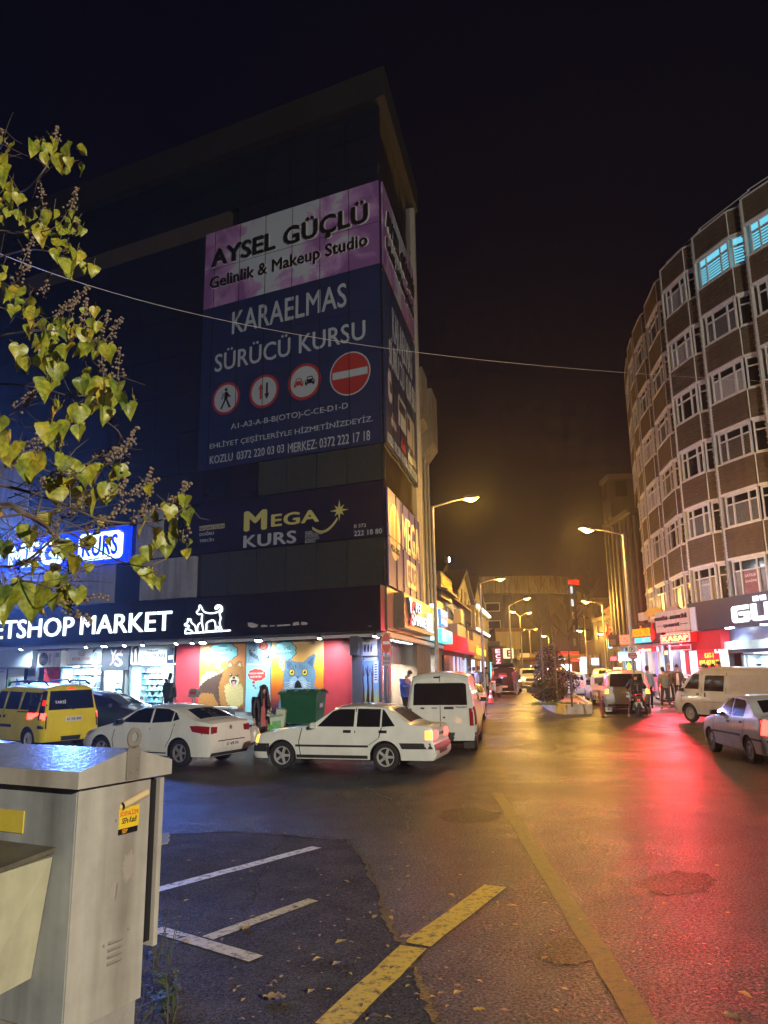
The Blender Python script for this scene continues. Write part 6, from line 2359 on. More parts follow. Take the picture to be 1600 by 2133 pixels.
# ---- white modern saloon on the left
sh2=CarShape(4.43,1.75,.25,(.85,3.5),.325,top=[(0,.62),(.08,.72),(.3,.82),(1.1,1.0),(1.2,1.03),(1.95,1.4),(2.3,1.46),(2.7,1.47),(3.2,1.42),(3.45,1.35),(4.0,1.12),(4.35,1.09),(4.43,1.0)],belt=[(0,.6),(.3,.74),(1.2,.95),(2,.98),(3.4,1.03),(4.0,1.06),(4.43,.98)],nose=((.2,.1),(.45,0),(.75,.08)),tail=((.2,-.12),(.42,0),(.6,0),(.75,-.04),(1.05,-.06)),tumble=.34,rf=.75,rr=.55,kf=.2,kr=.13,sm=.09,crown=.05)
car_b=make_car('parked_car','white rounded saloon car with dark red tail lamps behind the cabinet','car',sh2,P_WHITE,(0,0,0),0,spokes=5,rim=pm('dark alloy rim',(.26,.26,.27),.35,metal=.25),mirror=(1.55,.98,BLACK),side=[([(1.5,1.02),(2.5,1.02),(2.5,1.37),(2.2,1.37),(1.95,1.3)],'side_window',M_CARGL),([(2.57,1.02),(3.2,1.06),(3.22,1.3),(3.0,1.36),(2.57,1.375)],'side_window',M_CARGL),([(3.25,1.07),(3.45,1.12),(3.3,1.27),(3.25,1.29)],'side_window',M_CARGL),([(2.2,.87),(2.4,.88),(2.4,.92),(2.2,.91)],'door_handle',P_WHITE),([(3.15,.9),(3.35,.91),(3.35,.95),(3.15,.94)],'door_handle',P_WHITE),([(3.92,.84),(4.4,.78),(4.4,.96),(4.05,.98),(3.82,.97)],'tail_lamp_side',M_LAMPR),([(.04,.62),(.35,.68),(.62,.8),(.3,.78),(.06,.7)],'headlamp_side',M_LAMPC),([(1.22,.3),(3.08,.3),(3.08,.33),(1.22,.33)],'sill_trim',MOULD)],rear=[([(-.84,.78),(-.52,.8),(-.5,.94),(-.84,.96)],'tail_lamp',M_LAMPR),([(.52,.8),(.84,.78),(.84,.96),(.5,.94)],'tail_lamp',M_LAMPR),([(-.7,.26),(.7,.26),(.7,.34),(-.7,.34)],'bumper_insert',MOULD),([(-.5,.6),(.5,.6),(.5,.62),(-.5,.62)],'boot_seam',M_UNDER)],top=[([(1.28,-.62),(1.85,-.53),(1.85,.53),(1.28,.62)],'windscreen',M_CARGL),([(3.42,-.5),(3.95,-.6),(3.95,.6),(3.42,.5)],'rear_window',M_CARGL)],front=[([(-.55,.4),(.55,.4),(.55,.55),(-.55,.55)],'grille',BLACK)],plates=[('rear','67 AFB 741',0,.52,.52,.12)],seams=[[(1.3,.35),(1.26,.6),(1.35,.98)],[(2.53,.35),(2.53,1.4)],[(3.06,.45),(3.24,.7),(3.32,1.02)]],extra=lambda t,s:[s.decal([(-.05,.9),(0,.95),(.05,.9),(.05,.92),(0,.97),(-.05,.92)],'rear','emblem',M_CHROME,t,off=.012),s.decal([(-.05,.86),(0,.91),(.05,.86),(.05,.88),(0,.93),(-.05,.88)],'rear','emblem',M_CHROME,t,off=.012)])
place_by_wheels(car_b,sh2,(206,1587),(384,1598),sc_=.92)

# ---- white panel van seen from behind
sh3=CarShape(4.28,1.8,.3,(.85,3.52),.32,top=[(0,.9),(.1,1.0),(.7,1.12),(.95,1.2),(1.6,1.82),(1.9,1.93),(2.4,1.98),(4.1,1.97),(4.24,1.9),(4.28,1.8)],belt=[(0,.85),(.8,1.05),(1.6,1.12),(4.28,1.12)],nose=((.2,.08),(.45,0),(.9,.1)),tail=((.2,-.04),(.4,0),(1.1,-.02),(1.95,-.14)),tumble=.16,rf=.6,rr=.16,kf=.16,kr=.07,sm=.07,crown=.09)
car_c=make_car('parked_van','white panel van with black tailgate window seen from behind','van',sh3,P_WHITE2,(0,0,0),0,spokes=0,rim=DGREY,mirror=(1.3,1.1,BLACK),side=[([(1.35,1.18),(2.2,1.18),(2.2,1.65),(1.75,1.65)],'side_window',M_CARGL),([(4.08,.68),(4.26,.68),(4.25,1.12),(4.1,1.12)],'tail_lamp_side',M_LAMPR),([(.05,.36),(3.0,.36),(3.0,.48),(.05,.48)],'side_moulding',MOULD),([(3.95,.3),(4.25,.3),(4.25,.5),(3.95,.5)],'bumper_side',MOULD)],rear=[([(-.68,1.16),(.68,1.16),(.66,1.66),(.6,1.7),(-.6,1.7),(-.66,1.66)],'rear_window',M_CARGL),([(.73,.66),(.87,.66),(.86,1.08),(.72,1.08)],'tail_lamp',M_LAMPR),([(-.87,.66),(-.73,.66),(-.72,1.08),(-.86,1.08)],'tail_lamp',M_LAMPR),([(-.86,.28),(.86,.28),(.86,.5),(-.86,.5)],'bumper',MOULD),([(-.008,.52),(.008,.52),(.008,1.14),(-.008,1.14)],'door_seam',M_UNDER),([(-.008,1.72),(.008,1.72),(.008,1.88),(-.008,1.88)],'door_seam',M_UNDER),([(.1,1.06),(.34,1.06),(.34,1.12),(.1,1.12)],'door_handle',BLACK),([(-.5,1.07),(-.4,1.06),(-.4,1.1),(-.5,1.11)],'lock',BLACK),([(-.22,1.08),(-.08,1.08),(-.08,1.1),(-.22,1.1)],'lettering_bar',BLACK),([(-.16,1.82),(.0,1.82),(.0,1.86),(-.16,1.86)],'brake_light',M_INK),([(.07,.84),(.12,.84),(.12,.88),(.07,.88)],'lock',BLACK)],top=[([(1.02,-.62),(1.52,-.6),(1.52,.6),(1.02,.62)],'windscreen',M_CARGL)],front=[([(-.85,.3),(.85,.3),(.85,.55),(-.85,.55)],'bumper',MOULD)],extra=lambda t,s:[rtext(t,s,'TRANSIT',.38,1.085,.68,1.13,M_PTXT),MB().bx(s.L-.5,s.L-.2,.55,.8,.1,.42).build('mud_flap',MOULD,t),MB().bx(s.L-.5,s.L-.2,-.8,-.55,.1,.42).build('mud_flap',MOULD,t),MB().tube([(s.L-.7,-.35,.25),(s.L-.02,-.35,.25)],.03,6).build('exhaust',DGREY,t)])
hs=radians(90-9.5)
pr=g(990,1562)
d_=Vector((cos(hs),sin(hs),0))
n_=Vector((d_.y,-d_.x,0))
c_=pr+d_*(sh3.wheels[1]-sh3.wheels[0])/2-n_*(sh3.w-.1)
def put(o,x,y,h,k=1.):
	e=.5
	sl=(gz(y+e)-gz(y-e))/(2*e)
	o.location=(x,y,gz(y))
	o.rotation_euler=(Matrix.Rotation(atan2(sl,1),3,'X')@Matrix.Rotation(h+pi,3,'Z')).to_euler()
	o.scale=(k,)*3
put(car_c,c_.x,c_.y,hs,1.0)

# ---- yellow taxi van on the left
P_YEL=paint('taxi yellow paint',(.8,.67,.015))
sh4=CarShape(4.2,1.72,.27,(.85,3.45),.31,top=[(0,.8),(.1,.92),(.75,1.1),(.85,1.14),(1.55,1.68),(1.75,1.75),(2.3,1.8),(4.0,1.76),(4.13,1.7),(4.2,1.6)],belt=[(0,.75),(.8,1.02),(1.6,1.06),(4.2,1.04)],nose=((.2,.08),(.45,0),(.85,.1)),tail=((.2,-.08),(.4,0),(.55,0),(1.05,-.05),(1.75,-.16)),tumble=.2,rf=.6,rr=.2,kf=.18,kr=.08,sm=.06,crown=.07)
def ext_taxi(t,s):
	out=[]
	mb=MB()
	for sd in(-1,1):
		y=sd*.62
		mb.tube([(1.85,y,1.74),(1.98,y,1.83),(2.85,y,1.87),(2.95,y,1.78)],.024,6)
		mb.tube([(2.95,y,1.78),(3.0,y,1.86),(3.75,y,1.85),(3.95,y,1.74)],.024,6)
	out.append(mb.build('roof_rail',BLACK,t))
	mb=MB()
	addtext(mb,'TAKSİ',-.5,1.26,-.18,1.36,0,.004,.02,fn=lambda q:(s.X(s.L,q[2])+.012-q[1],q[0],q[2]))
	out.append(mb.build('lettering',F_WHT,t))
	mb=MB()
	mb.tube([(s.X(s.L,1.08)+.02,.05,1.08),(s.X(s.L,1.2)+.025,-.15,1.2)],.012,5)
	out.append(mb.build('wiper',BLACK,t))
	return out
taxi=make_car('taxi_van','yellow taxi van with black roof rails parked by the pet shop','taxi',sh4,P_YEL,(0,0,0),0,spokes=9,mirror=(1.25,1.02,BLACK),side=[([(1.2,1.1),(2.02,1.1),(2.02,1.58),(1.65,1.58)],'side_window',M_CARGL),([(2.12,1.1),(2.82,1.1),(2.82,1.57),(2.14,1.58)],'side_window',M_CARGL),([(2.92,1.1),(3.8,1.1),(3.84,1.55),(2.96,1.57)],'side_window',M_CARGL),([(1.6,.62),(2.6,.62),(2.6,.7),(1.6,.7)],'side_moulding',MOULD),([(2.8,1.03),(3.75,1.03),(3.75,1.06),(2.8,1.06)],'slide_rail',MOULD),([(1.88,.86),(2.0,.86),(2.0,.94),(1.88,.94)],'door_handle',BLACK),([(2.1,.87),(2.22,.87),(2.22,.95),(2.1,.95)],'door_handle',BLACK),([(3.95,.62),(4.18,.62),(4.14,1.6),(3.9,1.6)],'tail_lamp_side',BLACK),([(4.04,.88),(4.17,.88),(4.17,1.02),(4.04,1.02)],'tail_lamp',E_RED),([(4.04,1.22),(4.16,1.22),(4.14,1.36),(4.02,1.36)],'tail_lamp',E_REDD)],rear=[([(-.68,1.1),(.68,1.1),(.62,1.6),(-.62,1.6)],'rear_window',M_CARGL),([(-.86,.62),(-.74,.62),(-.7,1.56),(-.8,1.56)],'tail_lamp_panel',BLACK),([(.74,.62),(.86,.62),(.8,1.56),(.7,1.56)],'tail_lamp_panel',BLACK),([(-.855,.86),(-.75,.86),(-.75,1.02),(-.85,1.02)],'tail_lamp',E_RED),([(.75,.86),(.855,.86),(.85,1.02),(.75,1.02)],'tail_lamp',E_RED),([(-.84,.28),(.84,.28),(.84,.4),(-.84,.4)],'bumper',MOULD),([(-.1,1.64),(.1,1.64),(.1,1.68),(-.1,1.68)],'brake_light',E_REDD),([(-.35,.96),(.35,.96),(.35,.99),(-.35,.99)],'grip_strip',P_YEL)],top=[([(.92,-.6),(1.48,-.58),(1.48,.58),(.92,.6)],'windscreen',M_CARGL)],plates=[('rear','67 DE 000',.05,.84,.5,.12)],seams=[[(1.12,.35),(1.1,1.05)],[(2.07,.35),(2.07,1.62)],[(2.87,.6),(2.87,1.62)]],extra=ext_taxi)
place_by_wheels(taxi,sh4,(-70,1552),(98,1570),sc_=1.0)

# ---- dark car between the taxi and the white saloon (half hidden)
P_NAVY=paint('dark navy paint',(.012,.016,.035))
dark=make_car('parked_car','dark navy car half hidden between the taxi and the white saloon','car',sh2,P_NAVY,(0,0,0),0,spokes=5,mirror=(1.55,.98,P_NAVY),side=[([(1.5,1.02),(2.5,1.02),(2.5,1.37),(2.2,1.37),(1.95,1.3)],'side_window',M_CARGL),([(2.57,1.02),(3.2,1.06),(3.22,1.3),(3.0,1.36),(2.57,1.375)],'side_window',M_CARGL),([(3.92,.84),(4.4,.78),(4.4,.96),(4.05,.98),(3.82,.97)],'tail_lamp_side',M_LAMPR)],top=[([(1.28,-.62),(1.85,-.53),(1.85,.53),(1.28,.62)],'windscreen',pm('pale windscreen',(.1,.13,.15),.08,var=0)),([(3.42,-.5),(3.95,-.6),(3.95,.6),(3.42,.5)],'rear_window',M_CARGL)],front=[([(-.8,.66),(-.5,.64),(-.5,.76),(-.75,.8)],'headlamp',M_LAMPC),([(.5,.64),(.8,.66),(.75,.8),(.5,.76)],'headlamp',M_LAMPC)])
put(dark,-9.0,25.2,radians(-12),1.0)

# ---- silver saloon on the right edge
P_SILV=paint('silver car paint',(.6,.61,.61),metal=.15)
sh5=CarShape(4.13,1.63,.25,(.8,3.17),.285,top=[(0,.65),(.06,.74),(.3,.82),(1.05,.96),(1.15,.99),(1.8,1.36),(2.1,1.43),(2.7,1.43),(3.05,1.36),(3.55,1.08),(3.65,1.06),(4.05,1.03),(4.13,.95)],belt=[(0,.62),(.3,.74),(1.15,.9),(3.5,.97),(4.13,.93)],nose=((.2,.1),(.45,0),(.75,.08)),tail=((.2,-.1),(.4,0),(.6,0),(.66,-.04),(1.0,-.06)),tumble=.34,rf=.6,rr=.4,kf=.18,kr=.12,sm=.08,crown=.045)
siena=make_car('silver_car','silver saloon car with lit red tail lamps leaving the right edge','car',sh5,P_SILV,(0,0,0),0,spokes=7,mirror=(1.42,.93,BLACK),side=[([(1.4,.96),(2.2,.96),(2.2,1.34),(2.05,1.34),(1.82,1.27)],'side_window',M_CARGL),([(2.28,.96),(2.98,.98),(3.0,1.24),(2.85,1.32),(2.28,1.345)],'side_window',M_CARGL),([(1.02,.52),(2.78,.55),(2.78,.6),(1.02,.57)],'side_moulding',MOULD),([(3.4,.52),(4.1,.52),(4.1,.56),(3.4,.56)],'bumper_seam',MOULD),([(2.0,.8),(2.16,.8),(2.16,.85),(2.0,.85)],'door_handle',BLACK),([(2.76,.83),(2.92,.83),(2.92,.88),(2.76,.88)],'door_handle',BLACK),([(3.93,.66),(4.12,.66),(4.12,.96),(3.98,.97)],'tail_lamp_side',E_RED),([(1.1,.26),(2.86,.26),(2.86,.32),(1.1,.32)],'sill_trim',P_SILV)],rear=[([(-.78,.66),(-.5,.66),(-.5,.94),(-.76,.95)],'tail_lamp',E_RED),([(.5,.66),(.78,.66),(.76,.95),(.5,.94)],'tail_lamp',E_RED),([(-.7,.26),(.7,.26),(.7,.36),(-.7,.36)],'bumper_insert',MOULD)],top=[([(1.2,-.56),(1.75,-.5),(1.75,.5),(1.2,.56)],'windscreen',M_CARGL),([(3.08,-.48),(3.5,-.54),(3.5,.54),(3.08,.48)],'rear_window',M_CARGL)],plates=[('rear','67 FT 512',0,.78,.5,.12)],seams=[[(1.12,.33),(1.1,.6),(1.2,.92)],[(2.24,.33),(2.24,1.36)],[(2.8,.4),(3.0,.7),(3.05,.95)]])
a_,b_=g(1492,1567),g(1566,1590)
d_=(a_-b_).normalized()
n_=Vector((d_.y,-d_.x,0))
mid=(a_+b_)/2+n_*(sh5.w-.1)
put(siena,mid.x,mid.y,atan2(d_.y,d_.x),.98)

# ---- white/beige van behind it
P_CREAM=paint('cream white van paint',(.62,.57,.47))
sh6=CarShape(4.9,1.8,.3,(.85,3.55),.32,top=[(0,.95),(.08,1.05),(.3,1.15),(.95,1.78),(1.2,1.9),(1.7,1.96),(4.6,1.95),(4.82,1.88),(4.9,1.75)],belt=[(0,.9),(.3,1.08),(4.9,1.12)],nose=((.2,.08),(.5,0),(1.1,.08)),tail=((.2,-.05),(.5,0),(1.1,-.03),(1.9,-.18)),tumble=.15,rf=.45,rr=.2,kf=.14,kr=.07,sm=.08,crown=.1)
M_PANELR=pm('cream recessed panel',(.54,.49,.4),.4,coat=.5)
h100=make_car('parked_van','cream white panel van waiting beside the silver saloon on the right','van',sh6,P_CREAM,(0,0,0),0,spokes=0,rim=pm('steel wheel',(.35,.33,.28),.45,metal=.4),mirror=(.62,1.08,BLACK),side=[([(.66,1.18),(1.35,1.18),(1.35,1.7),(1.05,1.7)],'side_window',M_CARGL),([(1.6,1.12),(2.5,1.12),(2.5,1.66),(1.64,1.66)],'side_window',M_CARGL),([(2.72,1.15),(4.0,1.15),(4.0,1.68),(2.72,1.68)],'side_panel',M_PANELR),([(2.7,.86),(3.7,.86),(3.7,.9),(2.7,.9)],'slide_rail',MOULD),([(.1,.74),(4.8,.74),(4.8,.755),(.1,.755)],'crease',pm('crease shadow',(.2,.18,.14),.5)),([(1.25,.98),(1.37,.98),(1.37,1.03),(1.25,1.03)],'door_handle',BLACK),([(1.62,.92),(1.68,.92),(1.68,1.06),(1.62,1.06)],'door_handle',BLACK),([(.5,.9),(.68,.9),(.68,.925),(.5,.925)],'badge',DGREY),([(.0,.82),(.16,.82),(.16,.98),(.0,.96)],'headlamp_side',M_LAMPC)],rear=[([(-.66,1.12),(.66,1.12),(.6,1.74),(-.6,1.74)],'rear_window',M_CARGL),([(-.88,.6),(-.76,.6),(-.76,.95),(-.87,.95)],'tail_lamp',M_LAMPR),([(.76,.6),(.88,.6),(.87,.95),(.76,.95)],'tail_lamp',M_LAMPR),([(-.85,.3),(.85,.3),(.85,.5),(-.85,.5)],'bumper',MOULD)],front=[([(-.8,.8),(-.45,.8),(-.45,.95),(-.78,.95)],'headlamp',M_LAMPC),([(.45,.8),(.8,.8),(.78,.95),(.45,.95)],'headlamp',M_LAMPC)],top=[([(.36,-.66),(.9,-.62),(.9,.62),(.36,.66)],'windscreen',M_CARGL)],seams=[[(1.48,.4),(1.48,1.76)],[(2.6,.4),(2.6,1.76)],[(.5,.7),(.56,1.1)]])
fw_=g(1440,1504)
hh=radians(90+22)
d_=Vector((cos(hh),sin(hh),0))
n_=Vector((d_.y,-d_.x,0))
mid=fw_-d_*(sh6.wheels[1]-sh6.wheels[0])/2+n_*(sh6.w-.1)
put(h100,mid.x,mid.y,hh,.98)

# ---- silver minivan braking in the queue
P_GREYS=paint('grey silver minivan paint',(.4,.42,.45),metal=.3)
sh7=CarShape(4.5,1.85,.28,(.85,3.6),.32,top=[(0,.85),(.1,.95),(.7,1.08),(.9,1.15),(1.7,1.7),(2.0,1.78),(4.2,1.78),(4.42,1.72),(4.5,1.6)],belt=[(0,.8),(.8,1.02),(4.5,1.1)],nose=((.2,.08),(.5,0),(.9,.08)),tail=((.2,-.06),(.45,0),(.6,0),(1.1,-.05),(1.75,-.18)),tumble=.2,rf=.6,rr=.25,kf=.18,kr=.08,sm=.06,crown=.07)
TL=[(.66,.82),(.8,.78),(.86,1.5),(.74,1.5)]
mini=make_car('minivan','silver minivan with bright brake lamps behind the motorcycle rider','minivan',sh7,P_GREYS,(0,0,0),0,spokes=5,mirror=(1.35,1.05,BLACK),side=[([(1.35,1.14),(2.3,1.14),(2.3,1.58),(1.8,1.58)],'side_window',M_CARGL),([(2.4,1.14),(3.2,1.14),(3.2,1.6),(2.4,1.6)],'side_window',M_CARGL),([(3.3,1.14),(4.1,1.16),(4.1,1.56),(3.3,1.6)],'side_window',M_CARGL),([(4.3,.85),(4.48,.85),(4.44,1.55),(4.28,1.5)],'tail_lamp_side',E_REDD)],rear=[([(-.68,1.1),(.68,1.1),(.62,1.62),(-.62,1.62)],'rear_window',M_CARGL),([(.74,1.18),(.88,1.18),(.84,1.42),(.74,1.42)],'tail_lamp',E_RED),([(-.88,1.18),(-.74,1.18),(-.74,1.42),(-.84,1.42)],'tail_lamp',E_RED),([(.74,.82),(.9,.82),(.88,1.0),(.74,1.0)],'indicator',E_AMB),([(-.9,.82),(-.74,.82),(-.74,1.0),(-.88,1.0)],'indicator',E_AMB),([(-.14,1.68),(.14,1.68),(.14,1.73),(-.14,1.73)],'brake_light',E_RED),([(-.8,.3),(.8,.3),(.8,.4),(-.8,.4)],'bumper_insert',MOULD)],plates=[('rear','67 AB 330',0,.82,.5,.12)],extra=lambda t,s:[MB().bx(s.L-.62,s.L-.3,.62,.9,.08,.26).build('mud_flap',F_WHT,t),MB().bx(s.L-.62,s.L-.3,-.9,-.62,.08,.26).build('mud_flap',F_WHT,t)])
HQ=radians(90-14)
a_=g(1262,1484);b_=g(1352,1484)
d_=Vector((cos(HQ),sin(HQ),0))
mid=(a_+b_)/2+d_*1.2
put(mini,mid.x,mid.y,HQ,1.0)

# ---- white compact car parked nose towards us beyond the van
sh8=CarShape(4.35,1.78,.25,(.85,3.45),.32,top=[(0,.62),(.08,.72),(.4,.88),(1.0,1.0),(1.1,1.04),(1.85,1.4),(2.3,1.46),(3.3,1.4),(4.1,1.05),(4.3,.95),(4.35,.9)],belt=[(0,.6),(.3,.76),(1.1,.95),(3.4,1.02),(4.35,.88)],nose=((.2,.1),(.45,0),(.75,.08)),tail=((.2,-.1),(.45,0),(1.0,-.08)),tumble=.34,rf=.75,rr=.55,kf=.2,kr=.14,sm=.08,crown=.05)
HATCH=dict(side=[([(1.45,1.02),(2.4,1.02),(2.4,1.36),(2.1,1.36),(1.85,1.28)],'side_window',M_CARGL),([(2.48,1.02),(3.4,1.06),(3.3,1.26),(2.9,1.34),(2.48,1.365)],'side_window',M_CARGL),([(.03,.6),(.3,.66),(.6,.78),(.3,.78),(.05,.72)],'headlamp_side',M_LAMPC),([(4.0,.78),(4.3,.76),(4.3,.92),(4.05,.94)],'tail_lamp_side',M_LAMPR)],front=[([(-.84,.62),(-.45,.62),(-.45,.74),(-.8,.78)],'headlamp',M_LAMPC),([(.45,.62),(.84,.62),(.8,.78),(.45,.74)],'headlamp',M_LAMPC),([(-.42,.56),(.42,.56),(.42,.7),(-.42,.7)],'grille',BLACK),([(-.84,.32),(-.5,.32),(-.55,.48),(-.82,.48)],'fog_lamp',BLACK),([(.5,.32),(.84,.32),(.82,.48),(.55,.48)],'fog_lamp',BLACK)],top=[([(1.16,-.62),(1.75,-.54),(1.75,.54),(1.16,.62)],'windscreen',M_RAIN),([(3.35,-.5),(4.0,-.6),(4.0,.6),(3.35,.5)],'rear_window',M_CARGL)])
civic=make_car('parked_car','white hatchback with rain speckled windscreen parked beyond the panel van','car',sh8,P_WHITE,(0,0,0),0,spokes=5,mirror=(1.4,.98,P_WHITE),plates=[('front','67 KL 204',0,.42,.5,.11)],**HATCH)
p_=g(1013,1509)
put(civic,p_.x-.85,p_.y+1.4,radians(-90-14),1.0)

# ---- queue of cars on the right carriageway, tails to us
REARS=lambda lm:[([(-.86,.72),(-.5,.74),(-.5,.96),(-.82,1.0)],'tail_lamp',lm),([(.5,.74),(.86,.72),(.82,1.0),(.5,.96)],'tail_lamp',lm),([(-.7,.28),(.7,.28),(.7,.36),(-.7,.36)],'bumper_insert',MOULD)]
sh9=CarShape(4.0,1.74,.25,(.8,3.3),.31,top=[(0,.65),(.1,.78),(.8,.98),(1.0,1.03),(1.7,1.42),(2.1,1.5),(3.2,1.48),(3.6,1.38),(3.9,1.08),(4.0,.9)],belt=[(0,.62),(1,.96),(3.5,1.02),(4.0,.88)],nose=((.2,.1),(.45,0),(.8,.08)),tail=((.2,-.08),(.45,0),(1.0,-.05)),tumble=.3,rf=.6,rr=.5,kf=.2,kr=.16,sm=.08,crown=.06)
SIDE9=[([(1.35,1.02),(2.2,1.03),(2.2,1.4),(1.95,1.4),(1.7,1.3)],'side_window',M_CARGL),([(2.28,1.03),(3.2,1.06),(3.25,1.36),(2.28,1.41)],'side_window',M_CARGL),([(3.75,.76),(3.97,.74),(3.97,.92),(3.75,.95)],'tail_lamp_side',E_REDD)]
TOP9=[([(1.08,-.6),(1.62,-.54),(1.62,.54),(1.08,.6)],'windscreen',M_CARGL),([(3.5,-.56),(3.85,-.62),(3.85,.62),(3.5,.56)],'rear_window',M_CARGL)]
def queue_car(label,paintM,x,y,h,lm=E_RED,name='queued_car',cat='car',group='cars queueing on the right carriageway',taxi_sign=False,k=1.):
	def ex(t,s):
		out=[]
		if taxi_sign:
			out.append(MB().bx(1.9,2.2,-.35,.35,1.49,1.66).build('roof_sign',pm('taxi roof sign',(.6,.4,.1),.5,em=(1,.6,.2),es=.5),t))
		return out
	t=make_car(name,label,cat,sh9,paintM,(0,0,0),0,group=group,spokes=5,side=SIDE9,rear=REARS(lm),top=TOP9,mirror=(1.3,.98,BLACK),plates=[('rear','67 T 1',0,.55,.45,.11)],extra=ex)
	put(t,x,y,h,k)
	return t
queue_car('pale silver hatchback with red brake lamps left of the minivan',P_SILV,*(lambda p:(p.x-.15,p.y+1.7))(g(1216,1458)),HQ)
wc=make_car('parked_car','cream white compact car nose to us squeezed beside the silver minivan','car',sh8,P_CREAM,(0,0,0),0,group='cars queueing on the right carriageway',spokes=5,mirror=(1.4,.98,BLACK),**HATCH)
p_=g(1236,1468)
put(wc,p_.x+1.05,p_.y+1.6,radians(-90-8),.95)
queue_car('small white car with brake lamps just beyond the silver hatchback',P_WHITE,*(lambda p:(p.x,p.y+1.7))(g(1196,1450)),HQ)
queue_car('yellow taxi with roof sign at the left end of the queue',P_YEL,*(lambda p:(p.x,p.y+2))(g(1186,1444)),HQ,E_REDD,'queued_taxi','taxi',taxi_sign=True)
r_=random.Random(40)
far_labels=[('dark car roof in the middle of the queue, before the orange taxis',P_NAVY,15.2,45,E_RED),('orange yellow taxi far in the queue with roof sign',P_YEL,15.6,52,E_REDD),('second orange yellow taxi far in the queue on the right lane',P_YEL,18.6,53,E_REDD),('white car far in the queue before the small lit shops',P_WHITE,17.0,61,E_RED),('farthest dark car of the queue at the bend',P_NAVY,20.5,64,E_RED),('silver car on the right lane behind the minivan roof',P_SILV,14.6,39.5,E_RED)]
for lb,pt,x,y,lm in far_labels:
	queue_car(lb,pt,x,y,HQ,lm,'queued_taxi' if pt is P_YEL else 'queued_car','taxi' if pt is P_YEL else 'car',taxi_sign=pt is P_YEL)

# ---- oncoming cars with headlights
HEADS=[([(-.84,.62),(-.5,.62),(-.5,.76),(-.8,.78)],'headlamp',E_HEAD),([(.5,.62),(.84,.62),(.8,.78),(.5,.76)],'headlamp',E_HEAD),([(-.42,.5),(.42,.5),(.42,.7),(-.42,.7)],'grille',BLACK)]
onc=make_car('oncoming_car','pale car coming towards us with both headlamps lit','car',sh8,P_SILV,(0,0,0),0,spokes=5,mirror=(1.4,.98,BLACK),side=HATCH['side'],top=[([(1.16,-.62),(1.75,-.54),(1.75,.54),(1.16,.62)],'windscreen',M_CARGL)],front=HEADS,plates=[('front','67 ON 1',0,.4,.45,.11)])
p_=at(1103,1423,66)
put(onc,p_.x,66,radians(-90-6),1.05)
on2=make_car('parked_van','pale van standing behind the oncoming car with lit headlamps','van',sh7,P_CREAM,(0,0,0),0,spokes=5,side=[([(1.35,1.14),(2.3,1.14),(2.3,1.58),(1.8,1.58)],'side_window',M_CARGL)],top=[([(1.0,-.66),(1.62,-.6),(1.62,.6),(1.0,.66)],'windscreen',M_CARGL)])
p_=at(1128,1420,72)
put(on2,p_.x,73,radians(-90-14),1.0)

# ---- black van with its tailgate up
P_BLACK=paint('black car paint',(.012,.012,.014))
def ext_open(t,s):
	mb=MB()
	mb.hexa([(s.L-.25,-.72,1.76),(s.L+.85,-.72,1.98),(s.L+.85,.72,1.98),(s.L-.25,.72,1.76),(s.L-.25,-.72,1.82),(s.L+.85,-.72,2.04),(s.L+.85,.72,2.04),(s.L-.25,.72,1.82)])
	return[mb.build('tailgate',P_BLACK,t)]
blk=make_car('parked_van','black van with raised tailgate and one glowing amber lamp','van',sh7,P_BLACK,(0,0,0),0,spokes=5,side=[([(1.35,1.14),(2.3,1.14),(2.3,1.58),(1.8,1.58)],'side_window',M_CARGL),([(2.4,1.14),(4.1,1.14),(4.1,1.6),(2.4,1.6)],'side_window',M_CARGL)],rear=[([(-.72,.62),(.72,.62),(.68,1.6),(-.68,1.6)],'boot_opening',M_UNDER),([(.66,.8),(.9,.8),(.88,1.02),(.66,1.02)],'indicator',glow('bright amber lamp',(1,.3,.02),9)),([(-.88,.82),(-.76,.82),(-.76,1.2),(-.86,1.2)],'tail_lamp',M_LAMPR),([(-.35,1.15),(.2,1.15),(.2,1.4),(-.35,1.4)],'cargo',pm('pink cargo',(.5,.2,.2),.6))],plates=[('rear','67 AC 45',0,.5,.45,.11)],extra=ext_open)
p_=at(1064,1430,53)
put(blk,p_.x,54.5,HQ,1.0)

# ---- corner of a police-striped car at the far left edge
pol=make_car('striped_car','white car with orange and blue stripes, only its bonnet in view at the left edge','car',sh2,P_WHITE,(0,0,0),0,spokes=5,side=[([(.3,.55),(3.8,.62),(3.8,.7),(.3,.63)],'stripe',pm('orange stripe',(.7,.25,.03),.4)),([(.3,.44),(3.8,.5),(3.8,.6),(.3,.53)],'stripe',pm('blue stripe',(.02,.06,.5),.4)),([(1.5,1.02),(2.5,1.02),(2.5,1.37),(2.2,1.37),(1.95,1.3)],'side_window',M_CARGL)],top=[([(1.28,-.62),(1.85,-.53),(1.85,.53),(1.28,.62)],'windscreen',M_CARGL),([(.25,-.4),(1.1,-.45),(1.1,-.38),(.25,-.33)],'stripe',pm('orange stripe',(.7,.25,.03),.4)),([(.25,-.3),(1.1,-.35),(1.1,-.22),(.25,-.18)],'stripe',pm('blue stripe',(.02,.06,.5),.4))])
p_=at(28,1572,13.5)
put(pol,p_.x-2.75,14.4,radians(8),1.0)

